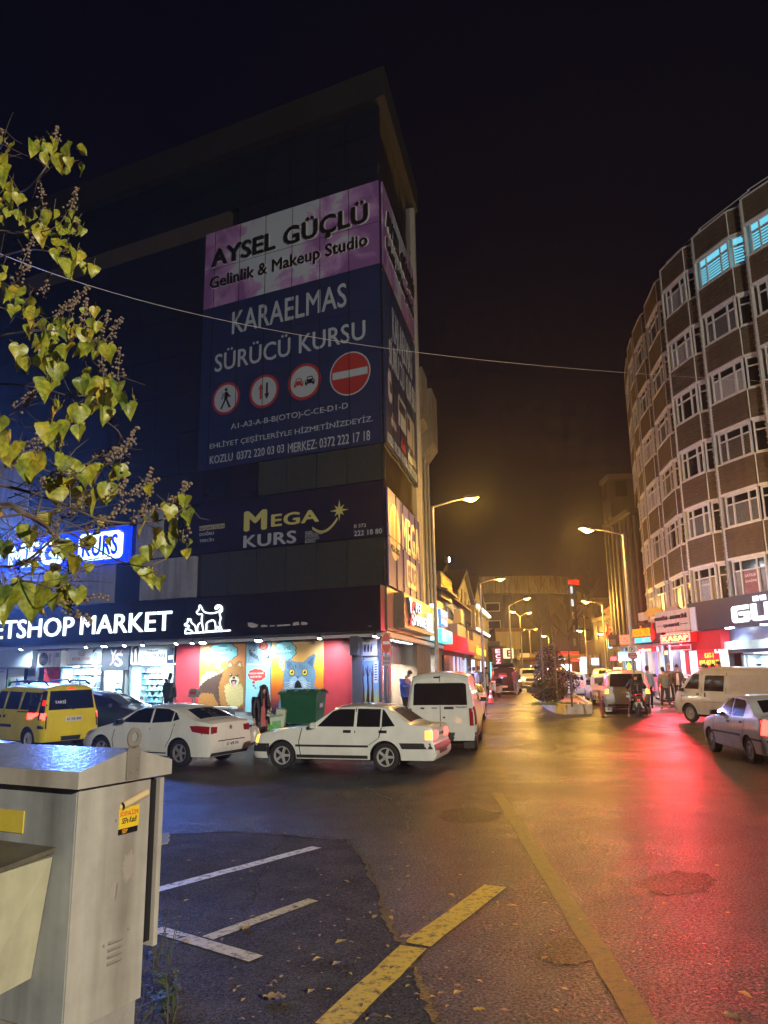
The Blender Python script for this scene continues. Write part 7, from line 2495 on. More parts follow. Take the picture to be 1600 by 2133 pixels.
# ================================================================ PEOPLE
SKIN=pm('skin',(.48,.28,.2),.5,var=.06)
HAIRD=pm('dark hair',(.012,.009,.008),.55,bump=.3,bs=90)
HAIRG=pm('greying hair',(.12,.11,.1),.6)
def skin_mesh(name,nodes,edges,mats,parent,sub=1,matfn=None,root=0):
	"""one continuous surface grown round connected joints; nodes: (x,y,z,rx,ry)"""
	me=bpy.data.meshes.new(name)
	me.from_pydata([n[:3]for n in nodes],edges,[])
	o=bpy.data.objects.new(name,me)
	col.objects.link(o)
	o.modifiers.new('Skin','SKIN').use_smooth_shade=True
	for i,n in enumerate(nodes):
		d=me.skin_vertices[0].data[i]
		d.radius=(n[3],n[4]if len(n)>4 else n[3])
		d.use_root=(i==root)
	if sub:
		m=o.modifiers.new('Sub','SUBSURF')
		m.levels=sub
		m.render_levels=sub
	dg=bpy.context.evaluated_depsgraph_get()
	ev=o.evaluated_get(dg)
	me2=bpy.data.meshes.new_from_object(ev)
	bpy.data.objects.remove(o)
	bpy.data.meshes.remove(me)
	me2.name=name
	me2.materials.clear()
	for m in(mats if isinstance(mats,list)else[mats]):
		me2.materials.append(m)
	for p in me2.polygons:
		p.use_smooth=True
		p.material_index=matfn(p.center)if matfn else 0
	o2=bpy.data.objects.new(name,me2)
	col.objects.link(o2)
	if parent:
		o2.parent=parent
	return o2
def person(label,loc,heading,h=1.74,top=(.1,.1,.1),legs=(.02,.02,.03),pose='stand',hair='short',hairm=None,arm_l=None,arm_r=None,stride=0.,coat=False,shoes=(.02,.02,.02),head_down=0.,lean=0.,scarf=None,puffy=False,helmet=None,sit=False,group=None,detail=True,legl=None,legr=None,topr=.55):
	"""local +x is forward, +y to the person's left"""
	t=thing('person',label,'person',loc,heading,group)
	k=h/1.75
	V=lambda x,y,z:(x*k,y*k,z*k)
	hipz=.93
	if sit:
		hipz=.84
	ln=lean
	pel=Vector((0,0,hipz))
	che=pel+Vector((sin(ln)*.36,0,cos(ln)*.36))
	nec=che+Vector((sin(ln*1.1)*.2,0,cos(ln*1.1)*.2))
	hea=nec+Vector((.03+.1*head_down,0,.1))
	crown=hea+Vector((.02+.05*head_down,0,.14-.03*head_down))
	shl,shr=nec+Vector((-.01,.19,-.06)),nec+Vector((-.01,-.19,-.06))
	al=arm_l or[(.02,.24,-.33),(.1,.24,-.58)]
	ar=arm_r or[(.02,-.24,-.33),(.1,-.24,-.58)]
	ell,wrl=[nec+Vector(q)for q in al]
	elr,wrr=[nec+Vector(q)for q in ar]
	ll=legl or[(.05+stride*.1,.1,.5),(-.0+stride*.38,.1,.09)]
	lr=legr or[(.05-stride*.06,-.1,.5),(-stride*.42,-.1,.09+.03*stride)]
	knl,anl=[Vector(q)for q in ll]
	knr,anr=[Vector(q)for q in lr]
	hpl,hpr=pel+Vector((0,.095,-.03)),pel+Vector((0,-.095,-.03))
	N,E=[],[]
	def nd(p,r,r2=None):
		N.append((p.x*k,p.y*k,p.z*k,r*k,(r2 or r)*k))
		return len(N)-1
	i_pel=nd(pel,.1,.13)
	i_che=nd(che,.1,.15)
	i_nec=nd(nec+Vector((0,0,-.02)),.055)
	i_nk2=nd(nec+Vector((.01,0,.05)),.052)
	i_hd=nd(hea+Vector((0,0,.02)),.075,.07)
	i_cr=nd(crown,.078,.072)
	E+=[(i_pel,i_che),(i_che,i_nec),(i_nec,i_nk2),(i_nk2,i_hd),(i_hd,i_cr)]
	if detail:
		nz=nd(hea+Vector((.092,0,.035-.02*head_down)),.012)
		E.append((i_hd,nz))
	for sh_,el,wr,sg in((shl,ell,wrl,1),(shr,elr,wrr,-1)):
		a,b,c=nd(sh_,.058),nd(el,.042),nd(wr,.028)
		E+=[(i_che,a),(a,b),(b,c)]
		d=(wr-el).normalized()
		palm=nd(wr+d*.07,.03,.02)
		E.append((c,palm))
		if detail:
			side=Vector((0,1,0))-d*d.y
			if side.length<.2:
				side=Vector((1,0,0))-d*d.x
			side.normalize()
			up_=d.cross(side)
			for f_,(o_,ln_)in enumerate(((-.028,.062),(-.01,.075),(.01,.07),(.027,.055))):
				f1=nd(wr+d*(.1+ln_*.35)+up_*o_,.0095)
				f2=nd(wr+d*(.1+ln_)+up_*o_*1.1-side*sg*.025,.008)
				E+=[(palm,f1),(f1,f2)]
			th=nd(wr+d*.06+up_*.05,.011)
			th2=nd(wr+d*.1+up_*.068,.009)
			E+=[(c,th),(th,th2)]
	for hp,kn,an in((hpl,knl,anl),(hpr,knr,anr)):
		a,b,c=nd(hp,.085),nd(kn,.056),nd(an,.04)
		fo=nd(an+Vector((.13,0,-.055)),.035,.03)
		E+=[(i_pel,a),(a,b),(b,c),(c,fo)]
	skin_mesh('body',N,E,SKIN,t,1)
	TM=pm('cloth %.3f %.3f %.3f'%top,top,topr if not puffy else .4,var=.2,vs=9,bump=.25,bs=25)
	LM=pm('cloth %.3f %.3f %.3f'%legs,legs,.8,var=.2,vs=9,bump=.2,bs=40)
	SM=pm('shoe %.2f %.2f %.2f'%shoes,shoes,.5)
	N,E=[],[]
	pf=1.18 if puffy else 1.0
	low=pel+Vector((0,0,-.42))if coat else pel+Vector((0,0,-.06))
	a0=nd(low,.15*pf if not coat else .2,.2*pf if not coat else .24)
	a1=nd(pel+Vector((0,0,.12)),.135*pf,.175*pf)
	a2=nd(che+Vector((0,0,.02)),.14*pf,.19*pf)
	a3=nd(nec+Vector((-.005,0,-.03)),.088,.1)
	E+=[(a0,a1),(a1,a2),(a2,a3)]
	for sh_,el,wr in((shl,ell,wrl),(shr,elr,wrr)):
		b0,b1,b2=nd(sh_+Vector((0,0,.005)),.083*pf),nd(el,.066*pf),nd(wr-(wr-el).normalized()*.015,.05*pf)
		E+=[(a2,b0),(b0,b1),(b1,b2)]
	jm=[TM]
	fn=None
	if scarf:
		jm.append(pm('scarf %.2f'%scarf[0],scarf,.8))
		fn=lambda c:1 if(c.x>.09*k and abs(c.y)<.055*k and c.z>hipz*k*.8)else 0
	skin_mesh('jacket',N,E,jm,t,2,fn,root=1)
	if puffy:
		qb=MB()
		for i in range(6):
			z=hipz+.02+i*.075
			f_=(z-hipz)/.56
			c0=pel.lerp(nec,f_)
			qb.M=Matrix.Translation((c0.x*k,c0.y*k,c0.z*k))@Matrix.Rotation(ln,4,'Y')@Matrix.Diagonal((.165*k,.222*k,.165*k,1))
			qb.lathe([(.9,-.12),(1.0,-.04),(1.02,.06),(.9,.18)],n=18)
		qb.build('quilting',TM,t,smooth=60)
	N,E=[],[]
	b0=nd(pel+Vector((0,0,.05)),.115,.15)
	for hp,kn,an in((hpl,knl,anl),(hpr,knr,anr)):
		c0,c1,c2=nd(hp+Vector((0,0,-.04)),.098,.095),nd(kn,.074),nd(an+Vector((0,0,.0)),.06)
		E+=[(b0,c0),(c0,c1),(c1,c2)]
	skin_mesh('trousers',N,E,LM,t,1)
	for an in(anl,anr):
		N,E=[],[]
		f0=nd(an+Vector((-.04,0,-.045)),.046,.042)
		f1=nd(an+Vector((.08,0,-.05)),.045,.04)
		f2=nd(an+Vector((.165,0,-.062)),.038,.026)
		E=[(f0,f1),(f1,f2)]
		skin_mesh('shoe',N,E,SM,t,1)
	hm=hairm or HAIRD
	c=crown
	if helmet:
		N,E=[],[]
		a=nd(hea+Vector((.0,0,.01)),.125,.12)
		b=nd(crown+Vector((-.0,0,.02)),.13,.125)
		skin_mesh('helmet',N,[(0,1)],pm('helmet black',helmet,.2,coat=.6),t,2)
	else:
		mb=MB()
		n1,n2=12,6
		vs_=[]
		fs=[]
		for j in range(n2+1):
			a=pi/2*j/n2
			for i in range(n1):
				b=2*pi*i/n1
				back=.5-.5*cos(b)
				low_=(.13 if hair=='short' else .3)*back+.02
				zr=.095
				z=c.z+zr*sin(a)+.012 if j else c.z-low_*(1 if abs(cos(b))>.2 else .7)+.02
				r_=cos(a)if j else 1
				vs_.append(((c.x-.008+.098*r_*cos(b))*k,(.088*r_*sin(b))*k,z*k))
		for j in range(n2):
			for i in range(n1):
				fs.append((j*n1+i,j*n1+(i+1)%n1,(j+1)*n1+(i+1)%n1,(j+1)*n1+i))
		mb.add(vs_,fs)
		if hair=='long':
			for sg in(-1,1):
				mb.tube([((c.x+.0)*k,sg*.085*k,(c.z+.03)*k),((c.x+.02)*k,sg*.1*k,(c.z-.12)*k),((c.x+.05)*k,sg*.1*k,(c.z-.3)*k),((c.x+.07)*k,sg*.085*k,(c.z-.47)*k)],[.035*k,.05*k,.05*k,.02*k],8)
			mb.tube([((c.x-.06)*k,0,(c.z+.02)*k),((c.x-.09)*k,0,(c.z-.15)*k),((c.x-.1)*k,0,(c.z-.4)*k)],[.07*k,.09*k,.05*k],8)
		mb.build('hair',hm,t,smooth=60)
		if detail:
			ey=MB()
			for sg in(-1,1):
				ey.ball(((hea.x+.073)*k,sg*.03*k,(hea.z+.06-.02*head_down)*k),(.007*k,.012*k,.007*k),6)
				ey.build('eye',pm('eye dark',(.01,.008,.008),.2,var=0),t)
				ey=MB()
			MB().bx((hea.x+.075)*k,(hea.x+.083)*k,-.022*k,.022*k,(hea.z-.02-.02*head_down)*k,(hea.z-.01-.02*head_down)*k).build('mouth',pm('lip',(.3,.1,.09),.5,var=0),t)
			er=MB()
			for sg in(-1,1):
				er=MB()
				er.ball(((hea.x-.005)*k,sg*.08*k,(hea.z+.045)*k),(.018*k,.01*k,.03*k),8)
				er.build('ear',SKIN,t)
	return t
def pg(px_,py_):
	p=g(px_,py_)
	return(p.x,p.y,p.z)
p_=g(542,1571)
w_=person('woman in a long black coat and pink scarf carrying a plastic bag',(p_.x,p_.y,p_.z),radians(-48),1.66,(.006,.006,.009),(.006,.006,.008),hair='long',coat=True,scarf=(.5,.13,.13),head_down=.5,shoes=(.05,.05,.05),stride=.25,arm_l=[(.06,.24,-.3),(.22,.16,-.33)],arm_r=[(.03,-.25,-.32),(.1,-.27,-.58)])
w_.name='person'
hb=Vector((cos(radians(-48)),sin(radians(-48)),0))
rb=Vector((sin(radians(-48)),-cos(radians(-48)),0))
bp_=Vector(w_.location)+hb*.12+rb*.28
bag=thing('plastic_bag','white plastic carrier bag hanging from the hand of the woman in black','bag',(bp_.x,bp_.y,bp_.z+.27),radians(10))
mb=MB()
prof=[]
for j in range(9):
	v=j/8
	for i in range(14):
		a=2*pi*i/14
		rx=(.05+.13*sin(pi*(1-v)**.6*.62))*(1+.12*sin(5*a+j))
		prof.append((rx*cos(a),rx*.6*sin(a),v*.44))
mb.add(prof,[(j*14+i,j*14+(i+1)%14,(j+1)*14+(i+1)%14,(j+1)*14+i)for j in range(8)for i in range(14)]+[tuple(range(13,-1,-1))])
mb.build('sack',pm('thin white plastic',(.5,.47,.42),.3,var=.25,vs=8),bag,smooth=60)
MB().tube([(-.04,0,.42),(-.02,0,.52),(.0,0,.56),(.02,0,.52),(.04,0,.42)],.008,5).build('handle',F_WHT,bag)
mb=MB()
mb.ball((0.02,-.02,.12),(.09,.07,.08),8)
mb.build('contents',pm('yellow groceries',(.45,.25,.05),.6,var=.4,vs=20),bag)
q_=F2.w(1.5,0,1.15)
mb_l=(q_.x,q_.y,gz(q_.y)+.13)
q_=at(845,1440,28.0)
m2_=person('man in a quilted blue jacket looking down at his phone by the corner',(q_.x,28.0,gz(28)+.13),radians(-35),1.76,(.02,.07,.3),(.012,.014,.03),head_down=1.0,puffy=True,arm_l=[(.06,.24,-.3),(.3,.1,-.2)],arm_r=[(.06,-.24,-.3),(.3,-.08,-.22)])
hb=Vector((cos(radians(-35)),sin(radians(-35)),0))
ph=thing('phone','small phone held by the man in the blue jacket','phone',Vector(m2_.location)+hb*.43+Vector((0,0,1.3)),radians(-35))
MB(Matrix.Rotation(radians(-40),4,'Y')).bx(-.075,.075,-.037,.037,-.005,.005).build('casing',BLACK,ph)
MB(Matrix.Rotation(radians(-40),4,'Y')).bx(-.07,.07,-.033,.033,.005,.006).build('screen',glow('phone screen',(.8,.9,1),1.5),ph)
q_=at(352,1440,29.6)
person('dark haired shopper seen from behind at the bright shop window',(q_.x,q_.y,gz(q_.y)+.13),radians(75),1.72,(.03,.045,.05),(.03,.03,.04))
q_=at(1076,1443,50)
person('man in a brown jacket and grey trousers walking in the far road',(q_.x,50,gz(50)),radians(70),1.76,(.1,.06,.05),(.2,.22,.25),stride=.7,hair='short',hairm=HAIRG,arm_l=[(.15,.2,-.25),(.3,.05,-.15)],arm_r=[(.02,-.26,-.3),(.05,-.25,-.55)])
q_=g(1388,1474)
person('man in an olive green jacket walking away on the right',(q_.x,q_.y,q_.z),radians(98),1.76,(.13,.15,.1),(.015,.018,.025),stride=.5,shoes=(.4,.38,.35))
q_=at(1397,1440,36.5)
person('older man in a grey jacket facing us behind the olive jacket man',(q_.x,q_.y,gz(q_.y)+.14),radians(-100),1.76,(.1,.09,.09),(.03,.03,.04),hairm=pm('bald head brown',(.4,.22,.15),.5))
q_=at(1414,1440,35.8)
person('young man in a dark jacket over a white shirt facing us',(q_.x,q_.y,gz(q_.y)+.14),radians(-110),1.72,(.03,.035,.04),(.03,.03,.04),scarf=(.6,.6,.6))
for px_,hd,tp,lb,hh_ in((1468,-60,(.05,.045,.05),'bearded man in dark clothes behind the cream van, leftmost of the group',1.74),(1476,-130,(.03,.03,.035),'man with short dark hair looking down behind the cream van',1.7),(1488,-95,(.02,.02,.02),'smiling bearded man in black behind the cream van',1.74),(1504,180,(.045,.05,.06),'man in a grey jacket in profile, rightmost of the group behind the van',1.84)):
	q_=at(px_,1430,33.2)
	person(lb,(q_.x,q_.y,gz(q_.y)+.16),radians(hd),hh_,tp,(.02,.02,.03),group='men standing behind the cream van')
q_=at(1463,1430,32.6)
person('person in a pale blue hood in front of the bearded men',(q_.x,q_.y,gz(q_.y)+.14),radians(-95),1.62,(.35,.42,.5),(.02,.02,.03),hairm=pm('pale blue hood',(.4,.47,.55),.8),group='men standing behind the cream van')
q_=at(1350,1430,34)
person('person in a pale blue jacket beyond the minivan',(q_.x,q_.y,gz(q_.y)+.1),radians(60),1.74,(.3,.42,.5),(.03,.03,.04))
q_=at(1019,1440,47)
person('person in a black hooded coat standing by the parked scooter',(q_.x-.15,47,gz(47)),radians(-60),1.78,(.01,.01,.012),(.01,.01,.012),scarf=(.45,.4,.35),coat=True)
for px_,d_,tp,lb in((979,40,(.02,.02,.025),'dark clothed person on the left pavement beyond the panel van'),(988,42,(.4,.42,.5),'person in a pale jacket on the left pavement'),(998,45,(.06,.08,.12),'person in a blue grey jacket on the left pavement')):
	q_=at(px_,1440,d_)
	person(lb,(q_.x,d_,gz(d_)+.13),radians(80),1.72,tp,(.02,.02,.03))

# ---------------------------------------------------------------- motorcycle and rider
p_=g(1333,1496)
HB=HQ
moto=thing('motorcycle','small motorcycle with red grab rail seen from behind','motorcycle',(p_.x+cos(HB)*.65,p_.y+sin(HB)*.65,p_.z+.02),HB)
for nm,x in(('front',.68),('rear',-.65)):
	mb=MB()
	R_=.3
	n1,n2=24,8
	vs_=[]
	for i in range(n1):
		a=2*pi*i/n1
		for j in range(n2):
			b=2*pi*j/n2
			r=R_-.055+.055*cos(b)
			vs_.append((x+r*cos(a),.06*sin(b),.3+r*sin(a)))
	mb.add(vs_,[(i*n2+j,i*n2+(j+1)%n2,((i+1)%n1)*n2+(j+1)%n2,((i+1)%n1)*n2+j)for i in range(n1)for j in range(n2)])
	w2=mb.build('wheel',M_TYRE,moto,smooth=50)
	mb=MB()
	mb.M=Matrix.Translation((x,0,.3))
	mb.lathe([(.19,-.02),(.2,0),(.19,.02),(.17,.0)],n=20,axis='y')
	for i in range(6):
		a=pi*i/3
		mb.tube([(0,0,0),(.19*cos(a),0,.19*sin(a))],.012,5)
	mb.lathe([(.04,-.05),(.04,.05)],n=10,axis='y')
	mb.build('rim',BLACK,w2)
mb=MB()
mb.tube([(-.2,0,.42),(.1,0,.38),(.35,0,.55),(.48,0,.8)],.05,6)
mb.tube([(-.65,.09,.3),(-.2,.09,.38)],.025,6)
mb.tube([(-.65,-.09,.3),(-.2,-.09,.38)],.025,6)
mb.build('frame',BLACK,moto)
mb=MB()
mb.bx(-.1,.28,-.13,.13,.32,.58)
mb.tube([(-.05,-.14,.35),(-.6,-.16,.38)],.035,8)
mb.build('engine',STEEL,moto)
for sg in(-1,1):
	MB().tube([(.68,sg*.09,.3),(.5,sg*.09,.85)],.025,6).build('fork',STEEL,moto)
mb=MB()
mb.tube([(.42,-.36,.98),(.48,-.2,1.0),(.5,0,.95),(.48,.2,1.0),(.42,.36,.98)],.015,6)
mb.build('handlebar',BLACK,moto)
sv=[(-.55,.8),(-.3,.78),(.0,.76),(.05,.68),(-.55,.7)]
MB(Matrix.Identity(4)).plate(sv,-.13,.13).build('seat',BLACK,moto)
MB().plate([(.02,.66),(.1,.82),(.3,.9),(.46,.82),(.4,.62)],-.14,.14).build('fuel_tank',pm('red black tank',(.2,.01,.01),.25,coat=.5),moto)
MB().tube([(-.35,.15,.76),(-.62,.17,.84),(-.72,.1,.87),(-.72,-.1,.87),(-.62,-.17,.84),(-.35,-.15,.76)],.018,6).build('grab_rail',pm('red grab rail',(.5,.05,.04),.3),moto)
MB().hexa([(-.75,-.1,.62),(-.45,-.1,.66),(-.45,.1,.66),(-.75,.1,.62),(-.76,-.09,.68),(-.45,-.1,.74),(-.45,.1,.74),(-.76,.09,.68)]).build('tail_fairing',BLACK,moto)
MB().bx(-.78,-.75,-.05,.05,.63,.68).build('tail_lamp',E_REDD,moto)
for sg in(-1,1):
	mb=MB()
	mb.ball((-.7,sg*.2,.66),(.05,.045,.05),8)
	mb.build('indicator',pm('amber pink lens',(.5,.16,.1),.2),moto)
pl=MB(Matrix.Translation((-.8,0,.5))@Matrix.Rotation(radians(15),4,'Y')).bx(-.01,0,-.12,.12,-.09,.09).build('number_plate',M_PLATE,moto)
mb=MB()
for s_,z0 in(('67',.02),('AT 312',-.07)):
	addtext(mb,s_,-.09,z0,.09,z0+.06,0,.004,.02,fn=lambda q:(-.815-q[1]*0+q[2]*.25,-q[0],.5+q[2]))
mb.build('lettering',M_PTXT,pl)
rl=Vector(moto.location)
person('motorcycle rider in a black quilted jacket and helmet with feet on the road',(rl.x-cos(HB)*.22,rl.y-sin(HB)*.22,rl.z),HB,1.76,(.012,.01,.012),(.012,.012,.015),sit=True,puffy=True,helmet=(.015,.012,.015),lean=.32,shoes=(.3,.3,.32),arm_l=[(.2,.33,-.26),(.42,.32,-.3)],arm_r=[(.2,-.33,-.26),(.42,-.32,-.3)],legl=[(.22,.24,.5),(-.02,.36,.09)],legr=[(.22,-.24,.5),(-.02,-.36,.09)])
q_=at(1033,1437,48)
sct=thing('scooter','white and black scooter parked on the left beside the traffic cone','scooter',(q_.x,48,gz(48)),radians(-120))
for x in(.55,-.5):
	mb=MB()
	mb.M=Matrix.Translation((x,0,.24))
	mb.lathe([(.12,-.05),(.2,-.06),(.24,-.04),(.24,.04),(.2,.06),(.12,.05)],n=18,axis='y')
	mb.build('wheel',M_TYRE,sct,smooth=50)
MB().plate([(.4,.3),(.62,.42),(.55,.95),(.42,1.0),(.38,.5)],-.16,.16).build('front_shield',F_WHT,sct)
MB().plate([(.38,.28),(.38,.34),(-.1,.36),(-.15,.65),(-.75,.72),(-.7,.45),(-.3,.26)],-.14,.14).build('body_panel',pm('scooter cream',(.5,.47,.4),.35),sct)
MB().plate([(-.05,.66),(-.1,.78),(-.65,.82),(-.7,.72)],-.13,.13).build('seat',BLACK,sct)
MB().tube([(.45,-.32,1.02),(.5,0,1.02),(.45,.32,1.02)],.02,6).build('handlebar',BLACK,sct)
MB().bx(-1.0,-.65,-.2,.2,.8,1.15).build('top_box',BLACK,sct)
MB().bx(.6,.63,-.06,.06,.82,.9).build('headlamp',M_LAMPC,sct)

# ================================================================ STREET LAMPS
M_POLE=pm('lamp post steel',(.3,.28,.24),.5,metal=.4,var=.2)
M_LENS=glow('sodium lens',(1,.66,.14),4)
M_LENSD=glow('dim sodium lens',(1,.7,.25),.6)
def street_lamp(label,base,top_z,heads,power=0,lens=None,r=.09,group='street lamps along the road',dimhead=None,colr=SODIUM,kind='POINT'):
	"""base: ground point; heads: list of head offsets (dx,dy,z) from the base"""
	t=thing('street_lamp',label,'street lamp',base,0,group)
	b=Vector(base)
	mb=MB()
	mb.tube([(0,0,0),(0,0,1.2),(0,0,1.25),(0,0,top_z)],[r*1.25,r*1.25,r,r*.55],10)
	mb.lathe([(r*2.2,0),(r*2.2,.03),(r*1.3,.05)],n=10)
	mb.build('pole',M_POLE,t)
	for hx,hy,hz in heads:
		d=Vector((hx,hy,hz-top_z))
		MB().tube([(0,0,top_z-.03),d*.5+Vector((0,0,top_z+.03)),d*.95+Vector((0,0,top_z))],[.04,.035,.03],6).build('arm',M_POLE,t)
		a_=atan2(hy,hx)
		hd=MB(Matrix.Translation((hx,hy,hz))@Matrix.Rotation(a_,4,'Z')@Matrix.Rotation(radians(-8),4,'Y'))
		hd.hexa([(-.35,-.12,-.05),(.35,-.15,-.05),(.35,.15,-.05),(-.35,.12,-.05),(-.3,-.08,.09),(.28,-.1,.07),(.28,.1,.07),(-.3,.08,.09)])
		h_=hd.build('lamp_head',DGREY,t)
		ln=MB(hd.M)
		vs_,fs=face_mesh(lambda u,v:(-.3+.64*u,-.15+.3*v,-.055-.15*(1-(2*u-1)**2)*(1-(2*v-1)**2)),6,4)
		ln.add(vs_,[f[::-1]for f in fs])
		ln.build('lens',lens or M_LENS,h_,smooth=60)
		if power:
			lamp(t,kind,(hx,hy,hz-.2),power,colr,.12,(0,0,0),164,'lamp_light')
	return t
def L3(px_,py_,d):
	return at(px_,py_,d)
def lamp_at(label,pole_top,head,d,dh,power,lens=None,**k):
	p=L3(*pole_top,d)
	h=L3(*head,dh)
	zb=gz(p.y)
	return street_lamp(label,(p.x,p.y,zb),p.z-zb,[(h.x-p.x,h.y-p.y,h.z-zb)],power,lens,**k)
LP=470
lamp_at('tall lit street lamp at the side of the dark block, largest one',(901,1055),(980,1036),31,31.4,LP)
lamp_at('tall lit street lamp in front of the curved block on the right',(1297,1112),(1222,1101),33.5,32.5,LP)
lamp_at('lit street lamp before the far dark building, higher of the left pair',(1060,1262),(1097,1245),60,61,620)
lamp_at('street lamp over the gabled halls with its dim lamp head',(1000,1215),(1042,1204),46,47,200,M_LENSD)
lamp_at('lit street lamp on the right side beside the flag',(1254,1258),(1220,1252),60,59,620)
p=L3(1083,1284,85)
h1,h2=L3(1068,1273,85),L3(1102,1275,85)
zb=gz(85)
street_lamp('double headed street lamp before the far dark building',(p.x,p.y,zb),p.z-zb,[(h1.x-p.x,0,h1.z-zb),(h2.x-p.x,.2,h2.z-zb)],450)
p=L3(1103,1312,105)
h1,h2=L3(1090,1310,105),L3(1116,1309,105)
zb=gz(105)
street_lamp('small double headed street lamp farthest down the street',(p.x,p.y,zb),p.z-zb,[(h1.x-p.x,0,h1.z-zb),(h2.x-p.x,.2,h2.z-zb)],150,M_LENSD)
for(px_,py_,d_,lb)in((1208,1313,85,'distant pale lamp before the windows of the far building'),(1251,1319,78,'distant bright lamp on a short post on the right side'),(1133,1324,100,'distant white lamp above the ivy column')):
	h=L3(px_,py_,d_)
	zb=gz(d_)
	street_lamp(lb,(h.x+.6,h.y,zb),h.z-zb+.05,[(-.6,0,h.z-zb)],420,glow('pale lens',(1,.85,.5),2))
street_lamp('street lamp standing on the pavement behind the viewpoint',(14,-18,0),8.8,[(-1.2,1.6,9.1)],10500,colr=(1,.9,.74),kind='POINT')

# ================================================================ UTILITY CABINET (front left)
def gxy(px_,py_,z):
	d=ray(px_,py_)
	t_=(z-EYE)/d.z
	return Vector((d.x*t_,d.y*t_,z))
M_CAB=pm('cream cabinet paint',(.36,.335,.29),.5,var=.16,vs=5,stain=.6)
M_CABG=pm('shaded side cabinet paint',(.27,.29,.29),.5,var=.2,vs=4,stain=.7)  # darker, bluer copy of the cream: shade of the left-facing side put into the colour
M_CABR=pm('wet cabinet roof',(.26,.27,.3),.2,var=.2,vs=9,bump=.12,bs=30)
ZT=1.42
A=gxy(166,1628,ZT)
B=gxy(315,1604,ZT)
e_=(B-A)
wC=e_.length
ang=atan2(e_.y,e_.x)
cab=thing('utility_cabinet','cream and shade-grey metal utility cabinet with sloping lid at the left front','cabinet',(A.x,A.y,0),ang)
DL=1.6
MB().bx(0,wC,0,DL,.16,ZT).build('casing',[M_CAB],cab)
MB().bx(-.004,0,.012,DL,.17,ZT-.01).build('shaded_front',M_CABG,cab)
MB().bx(.02,wC-.02,.02,DL,-.1,.16).build('plinth',pm('cabinet plinth concrete',(.28,.26,.23),.8,stain=.5,bump=.3),cab)
MB().bx(wC,wC+.05,-.0,DL,.45,ZT-.06).build('door_edge',M_INK,cab)
MB().bx(wC+.05,wC+.085,-.03,DL,.42,ZT-.05).build('door',M_CAB,cab)
mb=MB()
ov=.07
rz_=.15
xm=wC*.58
for y0,y1 in((-ov,DL),):
	P=[(-ov,ZT-.03),(wC+.105,ZT-.03),(wC+.105,ZT+.055),(xm,ZT+rz_),(-ov,ZT+.06)]
	n_=len(P)
	mb.add([(x,y0,z)for x,z in P]+[(x,y1,z)for x,z in P],[tuple(range(n_)),tuple(range(2*n_-1,n_-1,-1))]+[(i,i+n_,(i+1)%n_+n_,(i+1)%n_)for i in range(n_)])
mb.m[2+2]=mb.m[2+3]=1
mb.build('lid',[M_CAB,M_CABR],cab)
mb=MB()
lug=[(xm-.05,ZT-.01),(xm+.05,ZT-.01),(xm+.05,ZT+.12),(xm+.055,ZT+.2),(xm+.045,ZT+.25),(xm,ZT+.27),(xm-.045,ZT+.25),(xm-.055,ZT+.2),(xm-.05,ZT+.12)]
ring_o=[(xm+.055*cos(2*pi*i/18),ZT+.21+.06*sin(2*pi*i/18))for i in range(18)]
ring_i=[(xm+.026*cos(2*pi*i/18),ZT+.215+.028*sin(2*pi*i/18))for i in range(18)]
y0,y1=-ov-.012,-ov-.002
vs_=[(x,y0,z)for x,z in ring_o+ring_i]+[(x,y1,z)for x,z in ring_o+ring_i]
fs=[]
for i in range(18):
	j=(i+1)%18
	fs+=[(i,j,18+j,18+i),(36+i,54+i,54+j,36+j),(i,36+i,36+j,j),(18+i,18+j,54+j,54+i)]
mb.add(vs_,fs)
mb.plate([(xm-.05,ZT-.02),(xm+.05,ZT-.02),(xm+.05,ZT+.15),(xm+.03,ZT+.165),(xm-.03,ZT+.165),(xm-.05,ZT+.15)],y0,y1)
for bx_,bz in((xm-.02,ZT+.02),(xm+.03,ZT+.03),(xm+.03,ZT+.1)):
	mb.ball((bx_,y0-.003,bz),(.008,.006,.008),8)
mb.build('lifting_eye',pm('rusty steel lug',(.32,.29,.24),.5,metal=.4,stain=.4),cab)
mb=MB()
for i in range(4):
	mb.hexa([(.17+.1,-.004,.41+i*.035),(.27+.1,-.004,.41+i*.035),(.27+.1,.0,.405+i*.035),(.17+.1,.0,.405+i*.035),(.17+.1,-.014,.418+i*.035),(.27+.1,-.014,.418+i*.035),(.27+.1,0,.426+i*.035),(.17+.1,0,.426+i*.035)])
mb.build('louvre',pm('louvre grey',(.24,.22,.19),.5),cab)
for sx,sz in((.24,.52),(.42,.56),(.28,1.17)):
	mb=MB()
	mb.ball((sx,-.003,sz),(.009,.006,.009),8)
	mb.build('screw',STEEL,cab)
def blob(cx,cz,rx,rz2,seed,n=26):
	r2_=random.Random(seed)
	return[(cx+rx*cos(2*pi*i/n)*r2_.uniform(.6,1.1),cz+rz2*sin(2*pi*i/n)*r2_.uniform(.6,1.1))for i in range(n)]
mb=MB()
mb.plate(blob(.4,.9,.055,.09,3,40),-.0015,0)
mb.plate(blob(.29,.79,.04,.06,5,36),-.0015,0)
mb.build('glue_stain',pm('bare patch',(.27,.235,.2),.7),cab)
st=MB()
x0,x1,z0,z1=.3,.46,1.085,1.235
st.plate([(x0,z0),(x1-.01,z0),(x1+.0,z0+.05),(x1,z1),(x0,z1-.005),(x0+.004,z0+.06)],-.002,0)
sk=st.build('sticker',pm('yellow sticker',(.62,.42,.02),.45),cab)
MB().plate([(x0,z0),(x1-.01,z0),(x1-.008,z0+.032),(x0,z0+.032)],-.0032,-.002).build('lower_band',M_INK,sk)
